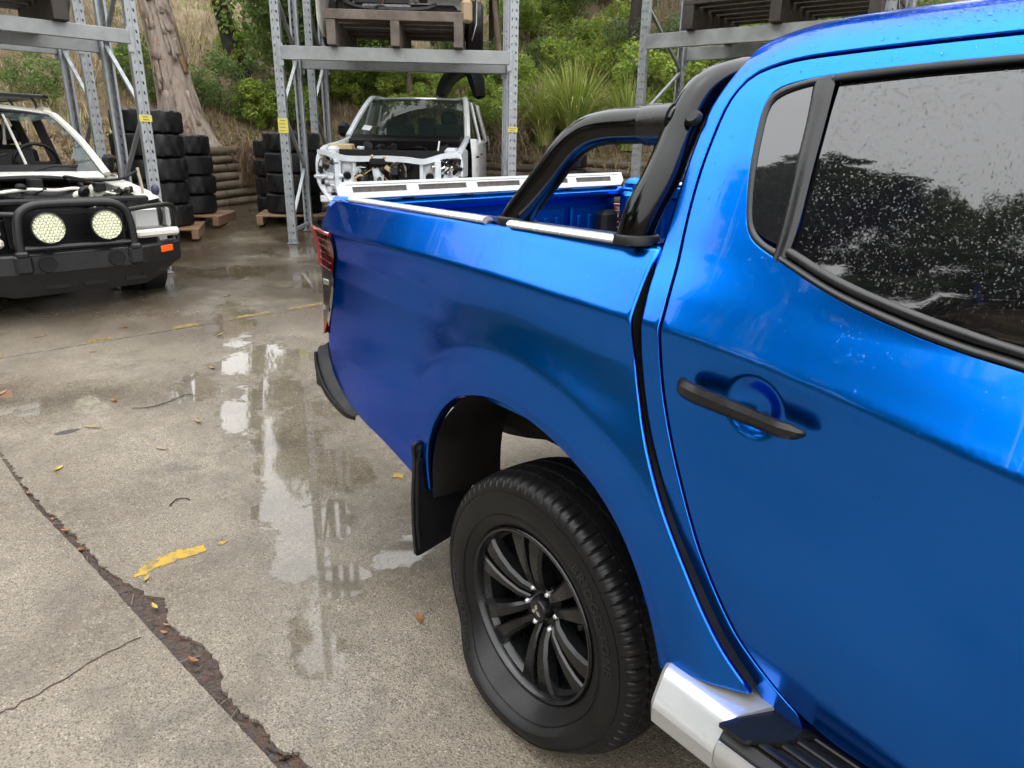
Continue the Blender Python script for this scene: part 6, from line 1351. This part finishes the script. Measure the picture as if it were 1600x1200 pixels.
CR = {
 'bright': [crown_mesh('crown', L_BRIGHT, 5200, 22, (.8, .8, .75), .085, .040, s) for s in (1, 2)],
 'mid': [crown_mesh('crown', L_MID, 5600, 24, (.85, .85, .8), .075, .034, s) for s in (3, 4)],
 'dark': [crown_mesh('crown', L_DARK, 6500, 26, (.85, .85, .95), .10, .022, s, droop=.6) for s in (5, 6)],
 'gum': [crown_mesh('crown', L_GUM, 5200, 26, (.95, .95, .7), .14, .030, s, droop=.8, clr=(.14, .30)) for s in (7, 8)],
 'sparse': [crown_mesh('crown', L_BRIGHT, 1500, 20, (.9, .9, .8), .08, .030, s, clr=(.10, .26)) for s in (9,)],
}
def stems_mesh(seed, n=9, h=.9):
    r = random.Random(seed); b = MB()
    for i in range(n):
        a = r.uniform(0, 6.28); s = r.uniform(.3, .8); b.tube([(0, 0, -.9), (.3*s*math.cos(a), .3*s*math.sin(a), -.35), (s*math.cos(a), s*math.sin(a), r.uniform(-.1, .6))], [.022, .015, .006], 5, cap=False)
    me = b.mesh('stems', 60); me.materials.append(M_BARKG); return me
STM = [stems_mesh(1), stems_mesh(2)]
def yaw_of(x, y): return math.degrees(math.atan2(x+.968, y+1.186))
SEEN_LAB = {}
def bush(x, y, sc, kind, lab, flat=.9, lift=.55):
    z = float(bank_z(np.array([x]), np.array([y]))[0]); T = empty('bush', (x, y, z), rnd.uniform(0, 6.28)); tag(T, lab, 'bush', 'bushes on the bank')
    me = rnd.choice(CR[kind]); o = link_mesh('crown', me, None, T); o.scale = (sc, sc, sc*flat); o.location = (0, 0, sc*lift)
    s = link_mesh('stems', rnd.choice(STM), None, T); s.scale = (sc*.9, sc*.9, sc*flat); s.location = (0, 0, sc*lift); return T
KW = {'bright': 'bright green leafy', 'mid': 'mid green', 'dark': 'dark olive fine-leaved', 'gum': 'grey-green', 'sparse': 'thin sprawling green'}
def where(yw, d):
    h = 'low on the bank' if d < 1.6 else 'half way up' if d < 4.5 else 'high up'
    w = 'left of the wagon' if yw < -12 else 'behind the wagon' if yw < 4 else 'beside the paperbark' if yw < 17 else 'right of the paperbark' if yw < 24 else 'behind the white ute' if yw < 39 else 'behind the long grass' if yw < 50 else 'beyond the right rack' if yw < 62 else 'far right past the cab'
    return f'{w}, {h}'
# scatter by hand-set density along the bank: (yaw range, d range, count, kinds, size)
nb = 0
tang = np.gradient(BD, axis=0); tang /= np.linalg.norm(tang, axis=1)[:, None]; nor = np.stack([-tang[:, 1], tang[:, 0]], 1)
BY = np.array([yaw_of(*p) for p in BD])
def spot(yw, d):
    i = np.argmin(np.where(BD[:, 1] > 0, abs(BY-yw), 999)); return BD[i]+nor[i]*d
for (y0, y1, d0, d1, n, kinds, s0, s1) in [
    (-12, 10, .3, 3.5, 9, ['sparse', 'sparse', 'mid'], .35, .6), (-12, 10, 3.5, 8, 8, ['mid', 'sparse', 'bright'], .5, .9),
    (16.5, 27, .9, 2.3, 15, ['bright', 'bright', 'bright', 'mid'], .5, .8), (16, 27, 2.6, 7, 6, ['sparse', 'sparse', 'bright'], .4, .6),
    (27, 39, .4, 3.0, 12, ['bright', 'mid', 'bright', 'sparse'], .5, .8), (27, 39, 3, 7.5, 9, ['mid', 'sparse', 'bright', 'bright'], .6, 1.0),
    (39, 62, 1.2, 4.0, 14, ['dark', 'mid', 'bright', 'bright', 'sparse'], .6, 1.0), (39, 62, 4, 9, 14, ['dark', 'dark', 'gum', 'mid'], .9, 1.4), (62, 92, .8, 7, 14, ['dark', 'mid', 'gum', 'bright'], .7, 1.2), (-50, -12, .6, 7, 10, ['mid', 'gum', 'sparse'], .6, 1.1)]:
    for i in range(n):
        yw = y0+(y1-y0)*(i+rnd.uniform(.1, .9))/n; d = rnd.uniform(d0, d1); p = spot(yw, d); k = rnd.choice(kinds)
        bush(p[0], p[1], rnd.uniform(s0, s1), k, f'{KW[k]} bush {where(yw, d)}')
ORDW = ['first', 'second', 'third', 'fourth', 'fifth', 'sixth', 'seventh', 'eighth', 'ninth', 'tenth', 'eleventh', 'twelfth']
_g = {}
for o in [o for o in bpy.data.objects if o.name.startswith('bush')]: _g.setdefault(o['label'], []).append(o)
for lb, os_ in _g.items():
    if len(os_) > 1:
        os_.sort(key=lambda o: yaw_of(o.location.x, o.location.y))
        for i_, o in enumerate(os_): o['label'] = lb+f', {ORDW[i_]} from left'
# ---- grass over the bank (uncountable)
def blades(name, n, region, hh, ww, mt, seed, lean=.5, kind='stuff', lab=None, cat=None):
    rg = np.random.default_rng(seed); x0, x1, y0, y1 = region; P = np.stack([rg.uniform(x0, x1, n*4), rg.uniform(y0, y1, n*4)], 1)
    k = ~in_poly(P, yard_poly); P = P[k]; d = seg_dist(P[:, 0], P[:, 1], BD); w = np.exp(-d/9.0)
    yw = np.degrees(np.arctan2(P[:, 0]+.968, P[:, 1]+1.186)); clump = .5+.5*np.sin(P[:, 0]*2.1+np.sin(P[:, 1]*1.7)*2)*np.cos(P[:, 1]*1.9+P[:, 0]); 
    P = P[(rg.uniform(0, 1, len(P)) < w*(.35+.65*clump)) & (d > .02) & (d < 12)][:n]; n = len(P); z = bank_z(P[:, 0], P[:, 1])-.02
    B = np.c_[P, z]; a = rg.uniform(0, 2*np.pi, n); h = hh*rg.lognormal(0, .35, n); ln = lean*rg.uniform(.2, 1.2, n); dr = np.stack([np.cos(a), np.sin(a), np.zeros(n)], 1); sd_ = np.stack([-np.sin(a), np.cos(a), np.zeros(n)], 1)*(ww*rg.uniform(.6, 1.3, n))[:, None]
    M_ = B+dr*(h*ln*.35)[:, None]+np.array([0, 0, 1])*(h*.62)[:, None]; Tt = B+dr*(h*ln)[:, None]+np.array([0, 0, 1])*(h*(1-.35*ln))[:, None]
    V = np.stack([B-sd_, B+sd_, M_-sd_*.7, M_+sd_*.7, Tt], 1).reshape(-1, 3); b = np.arange(n)*5; F = np.vstack([np.stack([b, b+1, b+3], 1), np.stack([b, b+3, b+2], 1), np.stack([b+2, b+3, b+4], 1)])
    o = np_mesh(name, V, F, mt); tag(o, lab, cat, kind=kind); return o
blades('bank_grass', 125000, (-14, 19, -5, 24), .15, .007, L_GRASS, 5, lean=1.0, lab='dry tan and green grass covering the bank', cat='grass')
blades('dead_stems', 9000, (-14, 19, -5, 24), .50, .005, L_DRY, 6, lean=1.3, lab='long dead stems tangled over the bank', cat='dry grass')
# litter at the foot and hanging over the walls
n = 14000; i = rng.integers(0, len(BD), n); d = np.abs(rng.normal(0, .55, n)); P = BD[i]+nor[i]*d[:, None]+rng.normal(0, .1, (n, 2)); k = ~in_poly(P, yard_poly) & (P[:, 1] > 1); P = P[k]; C = np.c_[P, bank_z(P[:, 0], P[:, 1])+.03+rng.uniform(0, .05, len(P))]
Dn = rng.normal(size=C.shape); Dn[:, 2] += 1.5; Dn /= np.linalg.norm(Dn, axis=1)[:, None]; V, F = leaves(C, Dn, .10, .022, rng); o = np_mesh('leaf_litter', V, F, L_LITTER); tag(o, 'brown fallen leaves lying along the top of the log walls', 'leaf litter', kind='stuff')
# hanging brown needles over the right end of the log wall
n = 1400; x = rng.uniform(3.0, 3.5, n); C0 = np.c_[x, 11.0+(x-3.1)*.37-.02+rng.normal(0, .06, n), 1.55-rng.uniform(0, 1, n)**1.3*.62]; a = rng.normal(0, .35, (n, 2)); l = rng.uniform(.10, .3, n)
dv = np.c_[a[:, 0], a[:, 1], -np.ones(n)]; dv /= np.linalg.norm(dv, axis=1)[:, None]; sdv = np.cross(dv, rng.normal(size=(n, 3))); sdv = sdv/np.linalg.norm(sdv, axis=1)[:, None]*.004
V = np.stack([C0-sdv, C0+sdv, C0+dv*l[:, None]], 1).reshape(-1, 3); o = np_mesh('hanging_needles', V, np.arange(3*n).reshape(-1, 3), L_LITTER); tag(o, 'brown dry needles hanging over the log wall', 'dry needles', kind='stuff')

# ---- lomandra clumps (long strappy grass)
def strappy(x, y, n, hgt, seed, lab, mt=L_LOM, spread=.55, zoff=0):
    rg = np.random.default_rng(seed); z = float(bank_z(np.array([x]), np.array([y]))[0])+zoff; T = empty('long_grass_clump', (x, y, z)); tag(T, lab, 'grass clump', 'long strappy grass clumps')
    a = rg.uniform(0, 2*np.pi, n); l = hgt*rg.uniform(.55, 1.15, n); th = rg.beta(1.6, 2.2, n)*1.25*spread/.55; r0 = rg.uniform(0, .22, n)*hgt*.6; dr = np.stack([np.cos(a), np.sin(a), np.zeros(n)], 1); sd_ = np.stack([-np.sin(a), np.cos(a), np.zeros(n)], 1); K = 6; V = []; 
    for k in range(K):
        t = k/(K-1); ang = th*(.25+1.15*t**1.4); pos = dr*(r0+l*t*np.sin(ang)*.9)[:, None]+np.array([0, 0, 1])*(l*t*np.cos(ang*.85))[:, None]; w = .0085*(1-t**2.2)*hgt
        V += [pos-sd_*w, pos+sd_*w]
    V = np.stack(V, 1).reshape(-1, 3); b = np.arange(n)*2*K; F = np.vstack([np.stack([b+2*k, b+2*k+1, b+2*k+3, b+2*k+2], 1) for k in range(K-1)]); np_mesh('blades', V, F, mt, T); return T
p = spot(43.0, .55); strappy(p[0], p[1], 620, 1.45, 1, 'large clump of long bright grass behind the sports bar leg')
p = spot(40.3, .5); strappy(p[0], p[1], 420, 1.15, 2, 'clump of long grass right beside the middle rack right post')
p = spot(46.2, .7); strappy(p[0], p[1], 420, 1.2, 3, 'clump of long grass left of the right rack post')
p = spot(38.2, .25); strappy(p[0], p[1], 260, .95, 4, 'yellowing clump of grass leaning over the log wall by the white tub', L_DRY, .8)
p = spot(1, 1.0); strappy(p[0], p[1], 160, .7, 5, 'small strappy grass clump on the dry bank behind the wagon', L_LOM)

# ---- trees
def limb(b, p, d, L, r, depth, r_, tips, n=7):
    P = [Vector(p)]; dd_ = Vector(d).normalized(); 
    for k in range(4):
        dd_ = (dd_+Vector((r_.uniform(-.25, .25), r_.uniform(-.25, .25), r_.uniform(-.05, .2)))).normalized(); P.append(P[-1]+dd_*L/4)
    b.tube([tuple(q) for q in P], [r*(1-.6*i/4) for i in range(5)], n, cap=False)
    if depth == 0: tips.append((P[-1], P[2])); return
    for k in range(3): limb(b, P[r_.choice([2, 3, 4])], dd_+Vector((r_.uniform(-1, 1), r_.uniform(-1, 1), r_.uniform(-.1, .8))), L*.65, r*.45, depth-1, r_, tips, 5)
def tree(x, y, hgt, r, seed, lab, kind, bark, crown_s=1.1, lean=(0, 0), ground=True, tr0=.45, flare=1.5):
    r_ = random.Random(seed); z = float(bank_z(np.array([x]), np.array([y]))[0])-.25; T = empty('tree', (x, y, z)); tag(T, lab, 'tree', 'trees above the yard')
    b = MB(); path = [(lean[0]*t*hgt+.05*math.sin(t*7+seed)*hgt*.15, lean[1]*t*hgt, t*hgt) for t in np.linspace(0, 1, 14)]; b.tube(path, [r*(flare if i == 0 else 1.18 if i == 1 else 1-.62*i/13) for i in range(14)], 14, cap=False); tips = []
    tro = b.build('trunk', bark, T, ang=80); b = MB()
    for k in range(6):
        t = tr0+(1-tr0)*(k+.5)/6; q = Vector(path[int(t*13)]); a = r_.uniform(0, 6.28); limb(b, q, (math.cos(a), math.sin(a), .7), hgt*.26, r*(1-.62*t)*.5, 1, r_, tips)
    b.build('limb', bark, T, ang=80)
    tips.append((Vector(path[-1]), Vector(path[-2])))
    for (p1, p0) in tips:
        o = link_mesh('crown', r_.choice(CR[kind]), None, T); s = crown_s*r_.uniform(.75, 1.3); o.scale = (s, s, s*r_.uniform(.7, 1.0)); o.location = p1*.8+p0*.2; o.rotation_euler = (r_.uniform(-.4, .4), r_.uniform(-.4, .4), r_.uniform(0, 6.28))
    return T
# the big pale paperbark, leaning, with flared roots and peeling strips
def paperbark():
    x0, y0, z0 = 2.44, 11.55, 1.35; T = empty('paperbark_tree', (x0, y0, z0)); tag(T, 'big pale trunk with peeling bark leaning left above the log wall', 'tree')
    r_ = np.random.default_rng(4); N = 40; K = 34; V = []; hgt = 7.5
    for i in range(K):
        t = i/(K-1); z = t*hgt; cx = -.095*z-.012*z*z*.3; cy = .10*z; r = .215+.13*math.exp(-z/.45)+.09*math.exp(-z/2.0)-.016*z*.5; r = max(r, .09)
        for j in range(N):
            a = 2*math.pi*j/N; rr = r*(1+.06*math.sin(3*a+z*1.1)+.05*math.sin(7*a-z*2.3+1)+.035*math.sin(13*a+3*z)+r_.normal(0, .018)); rr += .10*math.exp(-z/.35)*max(0, math.sin(2.5*a+.6))
            V.append((cx+rr*math.cos(a)+(.16*math.exp(-z/.4) if math.cos(a) > .3 else 0), cy+rr*math.sin(a), z))
    b = MB(); b.add(V, [(i*N+j, i*N+(j+1) % N, (i+1)*N+(j+1) % N, (i+1)*N+j) for i in range(K-1) for j in range(N)]); b.build('trunk', M_BARK, T, ang=80)
    for k in range(60):
        z = r_.uniform(.1, 4.2); a = r_.uniform(-2.9, .2); l = r_.uniform(.2, .7); w = r_.uniform(.012, .055); Vs = []
        for q in range(6):
            zz_ = z+l*q/5; r = .215+.13*math.exp(-zz_/.45)+.09*math.exp(-zz_/2.0)-.008*zz_; c = np.array([-.095*zz_-.0036*zz_*zz_, .10*zz_, zz_]); pe = .02+.10*max(0, (1-q/3.))*r_.uniform(.2, .6)*r_.uniform(0, 1)
            for s in (-1, 1):
                aa = a+s*w/r+r_.normal(0, .02); Vs.append(tuple(c+np.array([math.cos(aa), math.sin(aa), 0])*(r*1.04+pe*(.5 if s < 0 else .8)+.002)))
        b = MB(); b.add(Vs, [(2*q, 2*q+1, 2*q+3, 2*q+2) for q in range(5)]); o = b.build('bark_strip', M_BARK if r_.uniform() < .92 else M_BARKO, T, ang=80); md = o.modifiers.new('s', 'SOLIDIFY'); md.thickness = .005
    rr_ = random.Random(3); tips = []; b = MB()
    for k in range(6):
        t = .62+.06*k; z = t*hgt; a = rr_.uniform(0, 6.28); limb(b, (-.095*z-.0036*z*z, .10*z, z), (math.cos(a), math.sin(a), .8), 2.2, .09, 1, rr_, tips)
    b.build('limb', M_BARK, T, ang=80)
    for (p1, p0) in tips:
        o = link_mesh('crown', rr_.choice(CR['gum']), None, T); s = rr_.uniform(.8, 1.3); s *= .7; o.scale = (s, s, s*.8); o.location = p1
paperbark()
p = (4.02, 13.35); T = tree(p[0], p[1], 8.0, .15, 3, 'dark leaning trunk wrapped in green creeper above the bright bushes', 'gum', M_BARKD, .5, lean=(-.16, .05), tr0=.84)
# creeper on it
rg = np.random.default_rng(9); n = 900; t = rg.uniform(.03, .45, n)*8.0; a = rg.uniform(0, 6.28, n); C = np.stack([-.16*t+.17*np.cos(a)+.06*np.sin(t/8*7+3), .05*t+.17*np.sin(a), t], 1)+rg.normal(0, .03, (n, 3)); k = np.sin(t*2.4+a) > -.2; C = C[k]; Dn = np.c_[np.cos(a[k]), np.sin(a[k]), .3*np.ones(k.sum())]+.4*rg.normal(size=(k.sum(), 3)); Dn /= np.linalg.norm(Dn, axis=1)[:, None]
V, F = leaves(C, Dn, .11, .07, rg); np_mesh('creeper', V, F, L_BRIGHT, T)
TL = [((6.2, 10.9), 3.6, .07, 'thin pale trunk behind the white ute windscreen', 'gum', M_BARKG, (.02, 0)), ((7.6, 9.8), 4.0, .06, 'slender leaning trunk between the white ute and the right post', 'gum', M_BARKG, (-.10, .05)), ((4.9, 11.6), 3.2, .075, 'pale trunk just left of the white ute roof', 'mid', M_BARKG, (.0, .03)),
      ((9.4, 8.3), 7.0, .12, 'dark trunked tree behind the long grass', 'dark', M_BARKD, (.02, .03)), ((10.6, 7.0), 7.5, .11, 'dark fine-leaved tree left of the right rack post', 'dark', M_BARKD, (-.03, 0)), ((9.6, 5.4), 5.5, .09, 'bushy light green tree right behind the right rack post', 'mid', M_BARKG, (.0, 0)), ((11.2, 4.4), 6.5, .11, 'grey-green tree beyond the right rack', 'gum', M_BARKG, (0, 0)),
      ((8.4, 11.2), 4.2, .12, 'dark tree high above the white ute', 'dark', M_BARKD, (0, 0)), ((6.0, 14.5), 3.2, .12, 'light green tree above the middle rack', 'sparse', M_BARKG, (0, 0))]
for i, (p, h, r, lab, kd, bk, ln) in enumerate(TL): tree(p[0], p[1], h, r, 20+i, lab, kd, bk, .95, ln, tr0=.35 if kd in ('dark', 'mid') else .5)
# taller trees along the rim of the bank on the left; the wet door glass mirrors them
k = 0
for i, (x, y) in enumerate([(-12.5, -1.5), (-13.2, 1.8), (-12.6, 4.6), (-13.0, 7.4), (-10.8, 10.2), (-8.6, 12.0), (-5.8, 12.8), (-3.0, 14.2), (-.6, 15.5), (-15.5, 3.5), (-14.5, 10.5)]):
    tree(x, y, [3.6, 5.2, 7.6, 9.4, 4.0, 3.0, 2.6, 2.4, 2.4, 6.0, 5.0][i], .16+.008*i, 60+i, 'tall grey-green tree on the left bank, mirrored in the wet door window', 'gum' if i % 2 else 'dark', M_BARKG, 1.25, tr0=.3); k += 1
# ================================================================== fallen leaves, wire and grit on the slab
M_LEAFY = mat('fallen_leaf_yellow', (.30, .22, .03), rough=.4, var=.2, vscale=30)
M_LEAFO = mat('fallen_leaf_orange', (.19, .075, .02), rough=.4, var=.3, vscale=30)
M_LEAFT = mat('fallen_leaf_tan', (.22, .155, .08), rough=.45, var=.2, vscale=30)
def leaf_mesh(nm, mt, l, w, curl):
    V = []; K = 7
    for k in range(K):
        t = k/(K-1); hw = w*math.sin(math.pi*min(1, t*.96+.02))**.8; z = curl*(2*t-1)**2
        V += [(-hw, (t-.5)*l, z+.002), (0, (t-.5)*l, z), (hw, (t-.5)*l, z+.002)]
    b = MB(); b.add(V, [(3*k+j, 3*k+j+1, 3*k+4+j, 3*k+3+j) for k in range(K-1) for j in (0, 1)]); me = b.mesh(nm, 60); me.materials.append(mt); return me
LFM = {'yellow': leaf_mesh('fallen_leaf', M_LEAFY, .055, .0095, .004), 'orange': leaf_mesh('fallen_leaf', M_LEAFO, .06, .010, .005), 'tan': leaf_mesh('fallen_leaf', M_LEAFT, .09, .008, .006)}
def leaf(x, y, kind, lab, grp=None, s=1.0, rz=None, dz=.004):
    o = link_mesh('fallen_leaf', LFM[kind]); o.location = (x, y, float(gz(x, y))+dz); o.rotation_euler = (rnd.uniform(-.1, .1), rnd.uniform(-.1, .1), rnd.uniform(0, 6.28) if rz is None else rz); o.scale = (s, s, s); tag(o, lab, 'leaf', grp or 'fallen leaves on the wet concrete'); return o
leaf(-.640, 1.155, 'yellow', 'yellow leaf lying on the widest part of the ragged joint', s=.75, rz=.2)
leaf(-.625, 1.345, 'yellow', 'yellow leaf just below the yellow paint mark at the joint', s=.8, rz=-.5)
leaf(-.610, .80, 'orange', 'orange leaf lying on the dark mulch in the joint', s=.7, rz=.5)
leaf(-.805, 1.90, 'orange', 'orange leaf on the upper part of the ragged joint', s=.7, rz=.9)
for x, y, k in [(-.53, 3.0, 'tan'), (-.95, 3.82, 'tan'), (-.88, 3.86, 'tan'), (-.36, 3.35, 'orange'), (-.05, 2.75, 'tan'), (.28, 3.6, 'tan'), (-.75, 2.55, 'yellow'), (-.30, 2.5, 'tan'), (-.3, 4.4, 'orange'), (.55, 4.3, 'tan'), (.0, 4.9, 'orange'), (.45, 5.1, 'tan'), (.95, 5.4, 'orange'), (1.3, 5.9, 'tan'), (-.55, 5.0, 'tan'), (1.65, 6.6, 'tan'), (2.0, 7.6, 'orange'), (1.5, 7.6, 'tan'), (2.2, 8.4, 'orange'), (2.6, 9.0, 'tan'), (2.0, 9.3, 'orange'), (2.4, 9.8, 'tan'), (2.8, 10.1, 'orange'), (1.9, 8.2, 'tan'), (2.6, 10.4, 'tan'), (.78, 1.9, 'yellow'), (.05, .55, 'orange'), (2.9, 10.3, 'orange'), (2.3, 10.3, 'orange')]:
    leaf(x, y, k, {'tan': 'narrow tan gum leaf lying on the wet concrete', 'orange': 'small orange brown leaf lying on the wet concrete', 'yellow': 'small yellow leaf lying loose on the open concrete'}[k], s=rnd.uniform(.8, 1.25))
for P, lab in (([(-.30, 3.16), (-.22, 3.12), (-.12, 3.14), (.0, 3.20), (.05, 3.16)], 'thin bent black wire lying near the middle of the slab'), ([(-.42, 1.86), (-.38, 1.90), (-.345, 1.885), (-.335, 1.86)], 'short curved black wire on the concrete above the paint mark')):
    b = MB(); b.tube([(x, y, float(gz(x, y))+.006) for x, y in spl(P, 5)], .0022, 6); tag(b.build('wire_scrap', M_BLKP), lab, 'wire')
# flat stones and twigs in the joint
for i in range(70):
    j = rnd.randrange(8, len(J2)-4)
    if not (.1 < J2[j, 1] < 2.6): continue
    t = rnd.uniform(.1, .9); x = Jl2[j, 0]*(1-t)+J2[j, 0]*t; y = J2[j, 1]
    if i % 3: leaf(x, y, rnd.choice(['orange', 'orange', 'tan']), 'small rotting leaf among the mulch in the ragged joint', 'rotting leaves in the joint', s=rnd.uniform(.35, .6), dz=-.004)
    else:
        b = MB(); a = rnd.uniform(0, 3.14); l = rnd.uniform(.02, .05); z = float(gz(x, y))-.004; b.tube([(x-l*math.cos(a), y-l*math.sin(a), z), (x, y, z+.004), (x+l*math.cos(a), y+l*math.sin(a), z)], .0015, 5); tag(b.build('twig', M_BARKG), 'thin broken twig among the mulch in the ragged joint', 'twig', 'twigs in the joint')
